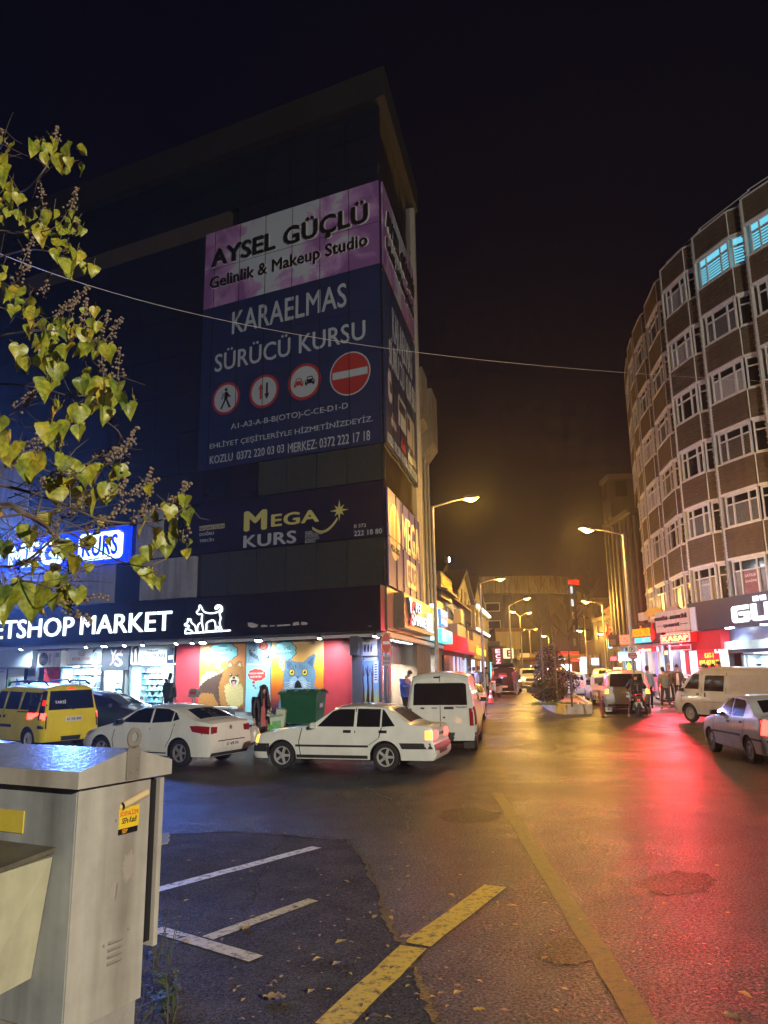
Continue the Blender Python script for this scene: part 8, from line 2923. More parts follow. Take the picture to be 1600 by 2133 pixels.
text(sk,'SOSYALİZM!',x0+.01,z0+.1,x1-.008,z0+.135,pm('sticker red',(.5,.06,.02),.5),-.002,.0012,.02)
text(sk,'SEPe Katıl!',x0+.025,z0+.058,x1-.02,z0+.09,M_INK,-.002,.0012,.02,.2)
text(sk,'SEP',x0+.03,z0+.006,x0+.07,z0+.028,pm('sticker orange',(.7,.3,.03),.5),-.0032,.0012,.02)
mb=MB()
pts=[]
cu=MB()
for i in range(13):
	a=-pi/2+1.75*pi*i/12
	for xx,dz in((x0,0),(x1+.03,.05)):
		pts.append((xx,-.024-.022*cos(a)+.0*i,z1+.012+dz+.022*sin(a)))
cu.add(pts,[(2*i,2*i+1,2*i+3,2*i+2)for i in range(12)])
cu.build('curled_edge',pm('sticker back',(.5,.38,.2),.4),sk,smooth=60)
sb=thing('meter_box','small cream meter box with dark lid fixed to the shaded cabinet front','box',(A.x,A.y,0),ang)
mb=MB()
yb0,yb1=.16,1.2
mb.hexa([(-.4,yb0+.06,.38),(-.01,yb0+.1,.40),(-.01,yb1,.40),(-.4,yb1,.38),(-.4,yb0,1.0),(-.01,yb0,1.02),(-.01,yb1,1.02),(-.4,yb1,1.0)])
mb.build('casing',pm('yellowed cream paint',(.42,.4,.27),.5,var=.15,stain=.4),sb)
MB().hexa([(-.44,yb0-.02,1.0),(-.01,yb0-.02,1.045),(-.01,yb1,1.045),(-.44,yb1,1.0),(-.44,yb0-.02,1.025),(-.01,yb0-.02,1.07),(-.01,yb1,1.07),(-.44,yb1,1.025)]).build('lid',pm('dark stained lid',(.1,.085,.06),.6,var=.4),sb)
MB().bx(-.415,-.4,yb0+.08,yb1,.42,.97).build('door',M_CABG,sb)
MB().tube([(-.42,yb0+.1,.6),(-.42,yb0+.1,.9)],.012,5).build('hinge',pm('rust',(.16,.07,.03),.8),sb)
MB().bx(-.012,-.004,.42,.75,1.12,1.24).build('label_plate',pm('yellow plate',(.5,.4,.05),.5),cab)
def weed(label,px_,py_,n,hgt,seed,spread=.15):
	p=g(px_,py_)
	t=thing('weed',label,'plant',(p.x,p.y,0),0)
	r2_=random.Random(seed)
	sm,lf=MB(),MB()
	for i in range(n):
		a=r2_.uniform(0,2*pi)
		d=r2_.uniform(0,spread)
		b=Vector((d*cos(a),d*sin(a),0))
		hh=hgt*r2_.uniform(.5,1)
		tip=b+Vector((r2_.uniform(-.1,.1),r2_.uniform(-.1,.1),hh))
		mid=b.lerp(tip,.5)+Vector((r2_.uniform(-.03,.03),r2_.uniform(-.03,.03),0))
		sm.tube([b,mid,tip],[.004,.003,.0015],4)
		for k in range(9):
			q=r2_.uniform(.15,1)
			o=(b.lerp(mid,q*2)if q<.5 else mid.lerp(tip,q*2-1))
			aa=r2_.uniform(0,2*pi)
			ln=r2_.uniform(.02,.055)
			dv_=Vector((cos(aa),sin(aa),r2_.uniform(-.2,.5)))*ln
			sd_=Vector((-sin(aa),cos(aa),0))*ln*.32
			lf.add([o,o+dv_*.5+sd_,o+dv_,o+dv_*.5-sd_],[(0,1,2,3)])
	sm.build('stem',pm('weed stem',(.06,.06,.03),.7),t)
	lf.build('foliage',pm('weed leaf',(.05,.085,.025),.6,var=.4,vs=30),t)
weed('tall thin weeds growing beside the cabinet door',326,2010,9,.55,2,.1)
weed('low leafy weed at the foot of the cabinet',345,2110,16,.28,3,.2)

# ================================================================ OVERHEAD WIRE
wa,wb=at(-60,503,13),at(1720,800,36)
wm=at(862,733,24.5)
ww=thing('overhead_wire','single pale wire hanging across the street before the dark block','wire',(0,0,0))
pts=[]
for i in range(41):
	q=i/40
	p=wa*((1-q)*(1-2*q))+wm*(4*q*(1-q))+wb*(q*(2*q-1))
	pts.append(p)
MB().tube(pts,.008,5).build('cable',pm('pale cable',(.5,.5,.5),.5,var=0),ww)

# ================================================================ STREET THINGS
p_=at(806,1480,26.6)
t=thing('no_entry_sign','no entry sign on an orange board with a small notice below, at the corner','sign',(p_.x,26.6,gz(26.6)),radians(2))
top=at(806,1318,26.6).z-gz(26.6)
bot=at(806,1360,26.6).z-gz(26.6)
MB().tube([(0,.04,0),(0,.04,top)],.035,8).build('pole',STEEL,t)
wS=.19
MB().bx(-.14,.16,-.02,.0,bot,top).build('panel',pm('orange sign board',(.7,.2,.02),.4,var=.05),t)
mb=MB()
disc(mb,.01,(bot+top)/2,.33,-.025,-.02,0,26,.42)
mb.bx(-.11,.13,-.03,-.025,(bot+top)/2-.05,(bot+top)/2+.05,1)
mb.build('sign_face',[pm('no entry red',(.6,.02,.025),.4,var=0),F_WHT],t)
z1=at(806,1364,26.6).z-gz(26.6)
z0=at(806,1387,26.6).z-gz(26.6)
MB().bx(-.12,.15,-.02,0,z0,z1).build('notice',pm('pale violet notice',(.5,.42,.55),.5),t)
text(t,'TİCARİ TAKSİ',-.1,z0+.2,.13,z1-.05,M_INK,-.02,.004,.02)
text(t,'DOLMUŞ HARİÇ',-.1,z0+.05,.13,z0+.16,M_INK,-.02,.004,.02)
p_=g(628,1520)
Hb=1.33
bn=thing('wheeled_bin','large green wheeled rubbish bin standing before the cat poster','bin',(p_.x,p_.y+.55,gz(p_.y)),radians(-14))
M_GREEN=pm('green bin plastic',(.012,.13,.065),.4,var=.12,vs=3)
mb=MB()
mb.hexa([(-.6,-.42,.2),(.6,-.42,.2),(.6,.42,.2),(-.6,.42,.2),(-.68,-.53,1.18),(.68,-.53,1.18),(.68,.53,1.18),(-.68,.53,1.18)])
for x in(-.35,0,.35):
	mb.hexa([(x-.06,-.44,.3),(x+.06,-.44,.3),(x+.06,-.40,.3),(x-.06,-.40,.3),(x-.06,-.505,.85),(x+.06,-.505,.85),(x+.06,-.47,.85),(x-.06,-.47,.85)])
mb.build('bin_body',M_GREEN,bn)
mb=MB()
mb.bx(-.74,.74,-.6,.58,1.18,1.25)
mb.build('rim',M_GREEN,bn)
mb=MB()
vs_,fs=face_mesh(lambda u,v:(-.72+1.44*u,-.58+1.14*v,1.25+.1*sin(pi*v)**.6),6,8)
mb.add(vs_,fs)
for x in(-.4,.05,.45):
	mb.bx(x,x+.22,-.62,.3,1.27,1.32+.04)
mb.build('lid',M_GREEN,bn,smooth=50)
for x,y in((-.5,-.35),(.5,-.35),(-.5,.35),(.5,.35)):
	mb=MB(Matrix.Translation((x,y,.1)))
	mb.lathe([(.1,-.025),(.1,.025)],n=14,axis='y')
	mb.build('caster',BLACK,bn)
MB().bx(.672,.69,-.2,.1,.72,.86).build('label_plate',pm('pale pink label',(.55,.4,.42),.5),bn)
M_CARD=pm('brown cardboard',(.28,.19,.11),.8,var=.15)
M_CARTW=pm('pale green carton',(.55,.65,.52),.6,var=.15,vs=8)
M_CARTG=pm('bright green print',(.12,.5,.12),.5,var=.3,vs=12)
def carton(label,px_,py_,dd,sx,sy,sz,rot,mats,name='carton',cat='carton',print_=True):
	p=at(px_,py_,dd)
	t=thing(name,label,cat,(p.x,dd,p.z),0,None,rot=rot)
	MB().bx(-sx/2,sx/2,-sy/2,sy/2,-sz/2,sz/2).build('box_body',mats[0],t)
	if print_:
		MB().bx(-sx*.35,sx*.3,-sy/2-.003,-sy/2,-sz*.25,sz*.25).build('print',mats[1],t)
	mb=MB()
	mb.hexa([(-sx/2,-sy/2,sz/2),(sx/2,-sy/2,sz/2),(sx/2,-sy/2-.12,sz/2+.05),(-sx/2,-sy/2-.12,sz/2+.05),(-sx/2,-sy/2,sz/2+.006),(sx/2,-sy/2,sz/2+.006),(sx/2,-sy/2-.12,sz/2+.056),(-sx/2,-sy/2-.12,sz/2+.056)])
	mb.build('flap',mats[0],t)
carton('pale green carton tilted on top of the rubbish heap',556,1494,25.6,.6,.42,.3,(radians(10),radians(28),radians(15)),(M_CARTW,M_CARTG))
carton('brown cardboard box under the tilted pale carton',560,1508,25.5,.7,.45,.4,(0,radians(22),radians(-20)),(M_CARD,M_CARTG),print_=False)
carton('pale carton with green print between the heap and the bin',577,1512,25.2,.42,.4,.5,(radians(-12),radians(-6),radians(10)),(M_CARTW,M_CARTG))
carton('small pale carton leaning on the green bin',585,1494,25.7,.3,.3,.5,(0,radians(5),0),(M_CARTW,M_CARD),print_=False)
p_=at(557,1521,24.9)
t=thing('rubbish_bag','bright green plastic bag lying at the front of the rubbish heap','bag',(p_.x,p_.y,gz(p_.y)+.1),0)
mb=MB()
r2_=random.Random(4)
mb.ball((0,0,.12),(.22,.18,.17),14)
mb.v=[(x*(1+.25*mnoise.noise(Vector((x*9,y*9,z*9)))),y,z*(1+.3*mnoise.noise(Vector((x*7,y*8,z*9+4)))))for x,y,z in mb.v]
mb.build('sack',M_CARTG,t,smooth=50)
p_=at(598,1517,25.2)
t=thing('rubbish_bag','black and white plastic bag tucked at the foot of the bin','bag',(p_.x,p_.y,gz(p_.y)),0)
mb=MB()
mb.ball((0,0,.14),(.2,.18,.16),12)
mb.v=[(x*(1+.3*mnoise.noise(Vector((x*9,y*9,z*9)))),y,z)for x,y,z in mb.v]
mb.build('sack',pm('black rubbish sack',(.03,.03,.03),.3),t,smooth=50)
t=thing('bench','low pale bench under the dog poster behind the white saloon','bench',F1.w(-8.9,0,.35)+Vector((0,0,gz(30)+.13)),F1.rz)
MB().bx(0,2.6,-.4,0,.42,.5).build('seat',M_LIGHTB,t)
for x in(.1,2.4):
	MB().bx(x,x+.1,-.38,-.02,0,.42).build('leg',STEEL,t)
p_=at(403,1475,27.3)
t=thing('scale_dial','grey dial head of a weighing scale behind the white saloon','scale',(p_.x,p_.y,gz(p_.y)+.13),radians(-10))
MB().tube([(0,0,0),(0,0,1.05)],.05,8).build('post',STEEL,t)
mb=MB()
pts=[(-.17,1.0),(.17,1.0),(.17,1.2),(.1,1.29),(-.1,1.29),(-.17,1.2)]
mb.plate(pts,-.08,.08)
mb.build('dial_head',pm('scale grey',(.3,.35,.4),.4),t)
MB().bx(-.1,.1,-.085,-.08,1.1,1.2).build('dial',F_RED,t)
p_=at(1022,1445,41)
t=thing('traffic_cone','red and white traffic cone standing on the left of the far road','cone',(p_.x,41,gz(41)))
MB().bx(-.2,.2,-.2,.2,0,.05).build('base',BLACK,t)
mb=MB()
for z0,z1,c_ in((.05,.3,0),(.3,.45,1),(.45,.6,0),(.6,.7,1),(.7,.85,0)):
	r0,r1=.17-.15*z0/.85,.17-.15*z1/.85
	mb.lathe([(r0,z0),(r1,z1)],n=14,c=c_)
mb.build('cone_body',[pm('cone red',(.6,.05,.03),.45),F_WHT],t,smooth=50)
p_=g(1257,1494)
t=thing('delineator_post','worn red flexible post leaning beside the traffic island','post',p_)
mb=MB()
mb.tube([(0,0,0),(-.06,0,.5),(-.12,0,1.02)],[.055,.045,.04],10)
mb.build('post_body',pm('worn red plastic',(.4,.07,.05),.6,var=.4,vs=9),t)
MB().lathe([(.1,0),(.1,.03),(.06,.05)],n=12).build('base',BLACK,t)
p_=at(1324,1440,31.5)
t=thing('no_parking_sign','no parking sign with red tow plate on a post on the right','sign',(p_.x,31.5,gz(31.5)),radians(-12))
zt,zm,zb=[at(1324,q,31.5).z-gz(31.5)for q in(1345,1360,1372)]
MB().tube([(0,.05,0),(0,.05,zt)],.03,8).build('pole',STEEL,t)
MB().bx(-.18,.18,-.01,.01,zm,zt).build('panel',F_WHT,t)
MB().bx(-.18,.18,-.01,.01,zb,zm-.01).build('tow_plate',pm('tow plate red',(.5,.04,.05),.5),t)
mb=MB()
zc=(zm+zt)/2
disc(mb,0,zc,.125,-.014,-.01,0)
disc(mb,0,zc,.095,-.018,-.014,1)
mb.build('ring',[pm('ring red',(.5,.03,.04),.5,var=0),F_WHT],t)
text(t,'P',-.045,zc-.07,.05,zc+.07,M_INK,-.018,.004,.03)
MB(Matrix.Translation((0,0,zc))@Matrix.Rotation(radians(45),4,'Y')).bx(-.1,.1,-.026,-.022,-.014,.014).build('slash',MATS['ring red'],t)
text(t,'ÇEKİCİ',-.12,zm-.1,.12,zm-.04,F_WHT,-.01,.004,.01)
text(t,'VARDIR',-.15,zb+.03,.15,zb+.1,F_WHT,-.01,.004,.01)

# ---------------------------------------------------------------- traffic island
isl=[g(1119,1447),g(1121,1458),g(1127,1468),g(1140,1478),g(1158,1486),g(1178,1488.5),g(1236,1487),g(1238,1484)]
far=[Vector((12.6,62,0)),Vector((11.0,62,0))]
base=[(p.x,p.y)for p in isl]+[(isl[-1].x+1.0,isl[-1].y+6),(12.9,60),(11.2,60),(isl[0].x+.2,isl[0].y+5)]
t=thing('traffic_island','raised traffic island with painted blue, white and yellow kerb','traffic island',(base[0][0],base[0][1],0))
ob=Vector(t.location)
cxm=sum(p[0]for p in base)/len(base)
cym=sum(p[1]for p in base)/len(base)
KC=[pm('kerb yellow',(.5,.35,.04),.6,var=.3,vs=4,stain=.4),pm('kerb worn white',(.5,.47,.44),.6,var=.3,vs=4,stain=.4),pm('kerb blue grey',(.3,.34,.42),.6,var=.3,vs=4,stain=.4)]
seq=[2,1,2,1,0,1,0,1,0,1,0,1,0]
KH=.4
mb=MB()
n_=len(base)
def inset(p,i):
	a,b,c=Vector(base[i-1]),Vector(base[i]),Vector(base[(i+1)%n_])
	d1,d2=(b-a).normalized(),(c-b).normalized()
	n1_,n2_=Vector((-d1.y,d1.x)),Vector((-d2.y,d2.x))
	m_=(n1_+n2_)
	m_=m_.normalized()*(.22/max(.5,m_.normalized().dot(n1_)))
	return b+m_
ins=[inset(p,i)for i,p in enumerate(base)]
cc_=Vector((cxm,cym))
if(ins[3]-cc_).length>(Vector(base[3])-cc_).length:
	ins=[Vector(base[i])*2-ins[i]for i in range(n_)]
for i in range(n_):
	j=(i+1)%n_
	a,b,c,d=Vector(base[i]),Vector(base[j]),ins[j],ins[i]
	q=lambda v,z:(v.x-ob.x,v.y-ob.y,gz(v.y)+z)
	am,bm_=a+(d-a)*.25,b+(c-b)*.25
	mb.add([q(a,-.1),q(b,-.1),q(c,-.1),q(d,-.1),q(am,KH),q(bm_,KH),q(c,KH),q(d,KH)],[(4,5,6,7),(0,1,5,4),(2,3,7,6)],seq[i%len(seq)])
mb.build('kerb',KC,t)
gm=asphalt('gravel',(.36,.28,.18),(.7,.9),grain=40,puddle=1.)
mb=MB()
mb.add([(p.x-ob.x,p.y-ob.y,gz(p.y)+KH-.06)for p in ins],[tuple(range(n_))])
mb.build('gravel',gm,t)
def leaf_cloud(mb_,c,r,n,size,seed,flat=.0,c_of=None):
	r2_=random.Random(seed)
	for i in range(n):
		while True:
			v=Vector((r2_.uniform(-1,1),r2_.uniform(-1,1),r2_.uniform(-1,1)))
			if .25<v.length<1 and mnoise.noise(v*2.3+Vector((seed,0,0)))>-.28:
				break
		p=Vector((c[0]+v.x*r[0],c[1]+v.y*r[1],c[2]+v.z*r[2]))
		a,b=r2_.uniform(0,2*pi),r2_.uniform(-1,1)
		d=Vector((cos(a),sin(a),b)).normalized()*size*r2_.uniform(.6,1.4)
		s_=d.cross(Vector((r2_.uniform(-1,1),r2_.uniform(-1,1),r2_.uniform(-1,1)))).normalized()*size*.35
		mb_.add([p-d*.5,p+s_,p+d*.5,p-s_],[(0,1,2,3)],r2_.randrange(2))
LEAFS=[pm('shrub leaf',(.035,.05,.028),.7,var=.4,vs=3),pm('shrub leaf brown',(.065,.05,.03),.75,var=.4,vs=3)]
def shrub(label,px_,py_,dd,r,n,seed,name='shrub'):
	p=at(px_,py_,dd)
	z=gz(dd)+KH-.06
	t=thing(name,label,name,(p.x,dd,z))
	mb=MB()
	leaf_cloud(mb,(0,0,r[2]),r,n,.11,seed)
	mb.build('foliage',LEAFS,t)
	mb=MB()
	r2_=random.Random(seed)
	for i in range(5):
		mb.tube([(0,0,0),(r2_.uniform(-.5,.5)*r[0],r2_.uniform(-.5,.5)*r[1],r[2]*1.3)],[.025,.008],5)
	mb.build('stem',pm('twig',(.1,.07,.05),.8),t)
shrub('brownish clipped shrub on the island between the bare trunks',1147,1450,34.5,(.75,.7,.62),1500,2)
shrub('blue green shrub at the left rim of the island',1131,1440,36.5,(.6,.6,.5),900,5)
shrub('dark round bush behind the ivy column on the island',1172,1430,39.5,(.9,.8,.75),1200,7)
p_=at(1152,1459,33.6)
t=thing('grass',None,None,(p_.x,p_.y,gz(p_.y)+KH-.06))
tag(t,'short green grass patch in front of the brownish shrub on the island','grass')
mb=MB()
r2_=random.Random(9)
for i in range(900):
	x,y=r2_.gauss(0,.55),r2_.gauss(0,.3)
	a=r2_.uniform(0,2*pi)
	h_=r2_.uniform(.06,.17)
	mb.add([(x-.008,y,0),(x+.008,y,0),(x+.05*cos(a),y+.05*sin(a),h_)],[(0,1,2)])
tag(mb.build('blades',pm('grass blade',(.1,.16,.03),.7,var=.3),t),kind='stuff')
p_=at(1148,1440,38.5)
t=thing('ivy_column','tall rounded column of dark ivy over a frame on the traffic island','ivy',(p_.x,38.5,gz(38.5)+KH-.06))
mb=MB()
leaf_cloud(mb,(0,0,1.15),(.85,.6,1.55),3200,.13,12)
mb.build('foliage',[pm('ivy leaf',(.11,.095,.07),.75,var=.4,vs=3),pm('ivy leaf dark',(.045,.045,.035),.75,var=.4)],t)
mb=MB()
for x in(-.5,0,.5):
	mb.tube([(x,0,0),(x*.8,0,2.4)],.03,5)
mb.build('frame',DGREY,t)
def bare_tree(label,px_,py_,dd,h_,seed,r0=.06,lean=0.):
	p=at(px_,py_,dd)
	z=gz(dd)+KH-.06
	t=thing('bare_tree',label,'tree',(p.x,dd,z),0,'bare young trees on the traffic island')
	r2_=random.Random(seed)
	mb=MB()
	top_=Vector((lean,0,h_*.55))
	mb.tube([(0,0,0),(lean*.4,.02,h_*.3),top_],[r0,r0*.85,r0*.7],8)
	mb.build('trunk',pm('pale bark',(.12,.1,.08),.8,var=.3),t)
	mb=MB()
	def grow(o,d,l,r,n):
		pts=[o]
		q=o
		for i in range(4):
			d2=(d+Vector((r2_.uniform(-.25,.25),r2_.uniform(-.25,.25),.12))).normalized()
			q=q+d2*l/4
			pts.append(q)
			d=d2
		mb.tube(pts,[r*(1-.18*i)for i in range(5)],5)
		if n:
			for i in range(3):
				o2=pts[r2_.randrange(1,5)]
				a=r2_.uniform(0,2*pi)
				grow(o2,(d+Vector((cos(a),sin(a),.2))*.9).normalized(),l*.62,r*.5,n-1)
	for i in range(4):
		a=2*pi*i/4+r2_.uniform(-.4,.4)
		grow(top_-Vector((0,0,.1*i)),Vector((cos(a)*.7,sin(a)*.7,.8)).normalized(),h_*.35,r0*.45,2)
	mb.build('branches',pm('dark bark',(.03,.025,.02),.8),t)
bare_tree('thin dark bare young tree on the gravel end of the island',1192,1470,31.8,5.4,3,.045)
bare_tree('pale thin bare trunk in front of the ivy column',1161,1455,34.0,5.2,5,.04)
bare_tree('pale bare trunk left of the ivy column',1134,1447,36.0,6.2,8,.05)

# ---------------------------------------------------------------- fallen leaves
r2_=random.Random(77)
LV=[pm('fallen leaf tan',(.3,.2,.1),.7),pm('fallen leaf yellow',(.4,.28,.06),.7),pm('fallen leaf brown',(.12,.07,.04),.7)]
mb=MB()
for i in range(260):
	px_,py_=r2_.uniform(330,1560),1720+410*r2_.random()**.8
	if r2_.random()<.35:
		px_=r2_.uniform(480,1000)
	p=g(px_,py_)
	s_=r2_.uniform(.008,.028)if r2_.random()<.85 else r2_.uniform(.03,.055)
	a=r2_.uniform(0,2*pi)
	c_,q_=cos(a),sin(a)
	P=[]
	for u,v,zz_ in((-1,0,.004),(-.3,.45,.3),(.5,.35,.2),(1.1,0,.1),(.4,-.4,.35),(-.3,-.4,.15)):
		P.append((p.x+s_*(u*c_-v*q_),p.y+s_*(u*q_+v*c_),.014+zz_*s_))
	mb.add(P,[(0,1,2,3,4,5)],r2_.randrange(3))
t=mb.build('leaf_litter',LV)
tag(t,'small dry leaves scattered over the near asphalt','leaf litter',kind='stuff')
for i,(px_,py_,s_,lb)in enumerate(((571,2086,.07,'large curled pale leaf on the asphalt near the bottom'),(512,1938,.045,'single tan leaf beside the pale T shaped line'),(1525,2128,.06,'brown curled leaf at the bottom right'),(998,2110,.035,'yellow leaf right of the yellow line near the bottom'))):
	p=g(px_,py_)
	t=thing('fallen_leaf',lb,'leaf',(p.x,p.y,.012),i*1.1)
	mb=MB()
	vs_,fs=face_mesh(lambda u,v:((u-.5)*2*s_,(v-.5)*1.5*s_*sin(pi*min(1,max(.02,u*.95+.03))),.3*s_*sin(9*u+5*v)**2+.3*s_*abs(v-.5)),8,5)
	mb.add(vs_,fs)
	mb.build('blade',LV[i%2],t,smooth=60)

# ================================================================ FOREGROUND TREE (upper left)
def leaf_material():
	m=bpy.data.materials.new('autumn leaf')
	m.use_nodes=True
	t=m.node_tree
	b=t.nodes['Principled BSDF']
	out=t.nodes['Material Output']
	tc=t.nodes.new('ShaderNodeTexCoord')
	n=t.nodes.new('ShaderNodeTexNoise')
	n.inputs['Scale'].default_value=5.5
	n.inputs['Detail'].default_value=4
	t.links.new(tc.outputs['Object'],n.inputs['Vector'])
	cr=t.nodes.new('ShaderNodeValToRGB')
	el=cr.color_ramp.elements
	el[0].position,el[0].color=.3,(.075,.12,.02,1)
	el[1].position,el[1].color=.72,(.42,.31,.03,1)
	e2=el.new(.5)
	e2.color=(.27,.29,.025,1)
	t.links.new(n.outputs[0],cr.inputs[0])
	n2=t.nodes.new('ShaderNodeTexNoise')
	n2.inputs['Scale'].default_value=38
	n2.inputs['Detail'].default_value=4
	t.links.new(tc.outputs['Object'],n2.inputs['Vector'])
	mr=t.nodes.new('ShaderNodeMapRange')
	mr.inputs[1].default_value,mr.inputs[2].default_value=.3,.7
	mr.inputs[3].default_value,mr.inputs[4].default_value=.55,1.3
	t.links.new(n2.outputs[0],mr.inputs[0])
	mx=t.nodes.new('ShaderNodeMix')
	mx.data_type='RGBA'
	mx.blend_type='MULTIPLY'
	mx.inputs[0].default_value=1
	cc=t.nodes.new('ShaderNodeCombineColor')
	for i in range(3):
		t.links.new(mr.outputs[0],cc.inputs[i])
	t.links.new(cr.outputs[0],mx.inputs[6])
	t.links.new(cc.outputs[0],mx.inputs[7])
	t.links.new(mx.outputs[2],b.inputs['Base Color'])
	b.inputs['Roughness'].default_value=.42
	tl=t.nodes.new('ShaderNodeBsdfTranslucent')
	t.links.new(mx.outputs[2],tl.inputs[0])
	ms=t.nodes.new('ShaderNodeMixShader')
	ms.inputs[0].default_value=.3
	t.links.new(b.outputs[0],ms.inputs[1])
	t.links.new(tl.outputs[0],ms.inputs[2])
	t.links.new(ms.outputs[0],out.inputs[0])
	return m
M_LEAF=leaf_material()
tree=thing('tree','tree with yellowing heart shaped leaves and seed clusters at the upper left','tree',(-5.6,4.2,0))
TO=Vector(tree.location)
lf,tw,sd_=MB(),MB(),MB()
r2_=random.Random(19)
def heart_leaf(p,size,az,droop,roll):
	"""heart shaped blade hanging from p, curved along its midrib"""
	M=Matrix.Translation(p-TO)@Matrix.Rotation(az,4,'Z')@Matrix.Rotation(droop,4,'Y')@Matrix.Rotation(roll,4,'X')
	prof=[(-.16,.2),(-.05,.42),(.12,.54),(.3,.53),(.5,.42),(.7,.25),(.86,.1),(1.0,.0)]
	vs_=[]
	fold=r2_.uniform(.05,.8)
	curl=r2_.uniform(.05,.8)
	wv=r2_.uniform(0,6)
	for i,(x,w_)in enumerate(prof):
		zc=-curl*x*x*.6
		for q in(-1,-.5,0,.5,1):
			xx=x
			if i==0:
				xx=x if abs(q)>.3 else .02
			wob=.09*sin(wv+7*x+3*q)*abs(q)
			vs_.append(M@Vector((xx*size,q*w_*size*(1-.15*fold),(zc+fold*abs(q)*w_+wob)*size)))
	fs=[(i*5+j,i*5+j+1,(i+1)*5+j+1,(i+1)*5+j)for i in range(7)for j in range(4)]
	lf.add(vs_,fs)
def panicle(p,d,l):
	d=d.normalized()
	n_=int(l/.022)
	tw.tube([p-TO,p+d*l-TO],[.005,.002],4)
	for i in range(n_):
		q=i/n_
		r_=.075*(1-q*.8)*l/.3
		for k in range(3):
			a=r2_.uniform(0,2*pi)
			o=d.orthogonal().normalized()
			o2=d.cross(o)
			e=p+d*(l*q)+(o*cos(a)+o2*sin(a))*r_*r2_.uniform(.4,1)+d*.02
			sd_.ball(e-TO,r2_.uniform(.006,.0115),5)
			if k==0:
				tw.tube([p+d*(l*q)-TO,e-TO],.0018,3,caps=False)
def T3(px_,py_,d):
	return at(px_,py_,d)
limbs=[([(-200,1180),(-60,1085),(10,1052),(50,1070),(95,1095),(120,1125)],4.3,.026),([(-120,1000),(0,1010),(120,1045),(220,1085),(330,1085),(395,1052)],4.6,.011),([(-120,1150),(0,1180),(60,1165),(130,1110),(180,1130),(240,1165),(300,1180),(345,1165)],4.4,.009),([(-120,960),(0,930),(60,955),(110,985),(190,985),(235,940),(250,905),(222,878)],4.8,.008),([(-100,820),(0,800),(90,810),(150,825),(210,815),(240,780)],5.0,.008),([(-100,720),(0,700),(60,690),(120,690),(170,705),(205,712)],5.1,.009),([(-80,560),(0,535),(60,520),(118,525),(150,520)],5.2,.007),([(-80,470),(0,480),(70,485),(120,470),(140,440)],5.2,.007),([(-60,430),(20,410),(60,390),(95,350),(108,320),(115,290)],5.3,.009),([(-60,900),(10,870),(60,890),(110,870)],4.9,.007),([(-80,1240),(0,1230),(50,1210),(120,1225),(170,1190)],4.2,.008),([(-80,330),(-20,330),(5,300),(10,270)],5.2,.008),([(-80,620),(0,640),(40,650),(70,600)],5.1,.007)]
for pts,d,r in limbs:
	P=smooth_pts([T3(a,b,d+.25*sin(i*1.7))for i,(a,b)in enumerate(pts)],4)
	n_=len(P)
	tw.tube([p-TO for p in P],[r*(1-.65*i/n_)for i in range(n_)],6)
	for i in range(4,n_,2):
		q=P[i]
		e=q+Vector((r2_.uniform(-.18,.25),r2_.uniform(-.15,.15),r2_.uniform(-.12,.2)))
		m_=q.lerp(e,.5)+Vector((0,0,r2_.uniform(-.04,.04)))
		tw.tube([q-TO,m_-TO,e-TO],[r*.3,r*.22,.0015],4)
LEAVES=[(112,290,26),(75,305,45),(110,305,40),(128,325,50),(140,300,40),(145,330,36),(5,290,35),(10,320,50),(25,300,40),(2,345,60),(20,380,36),(5,420,50),(25,400,45),(40,440,30),(18,440,35),(70,440,26),(112,440,32),(155,440,34),(100,440,30),(165,470,36),(130,470,40),(75,470,30),(90,480,45),(125,500,48),(118,520,40),(160,525,46),(150,545,52),(178,530,36),(0,570,40),(5,600,45),(40,600,52),(60,625,50),(30,640,40),(75,645,44),(70,675,52),(90,690,55),(125,665,46),(115,680,46),(140,690,38),(155,680,40),(180,690,48),(190,665,26),(185,715,45),(205,715,50),(225,720,46),(140,720,52),(110,730,58),(90,740,55),(40,720,45),(55,745,50),(120,760,50),(95,790,45),(105,800,60),(190,790,58),(170,790,40),(215,790,40),(235,795,44),(245,800,38),(255,820,45),(268,840,56),(220,820,58),(215,850,58),(190,830,50),(165,845,66),(120,855,50),(105,885,60),(145,890,56),(165,890,46),(115,920,38),(0,870,48),(15,900,50),(20,930,62),(75,950,78),(60,965,66),(135,950,52),(150,960,52),(115,1000,50),(120,1015,48),(140,1000,58),(180,975,56),(215,975,62),(235,970,42),(250,970,36),(225,1010,50),(205,1035,56),(175,1020,56),(0,1060,50),(120,1045,46),(100,1070,56),(310,1010,30),(355,1055,44),(305,1085,58),(365,1085,60),(345,1115,62),(385,1035,34),(390,1065,42),(65,1100,66),(215,1075,34),(310,1140,44),(290,1160,46),(345,1140,40),(390,1145,32),(315,1185,54),(335,1205,46),(130,1130,48),(160,1160,58),(155,1140,42),(175,1175,40),(110,1195,42),(135,1200,30),(75,1225,86),(20,1240,84),(40,1225,56),(5,1225,50),(120,1240,54),(140,1235,48),(165,1230,48),(90,1245,40),(10,1130,44),(40,1205,36),(65,1170,40),(230,1120,30),(185,1120,32)]
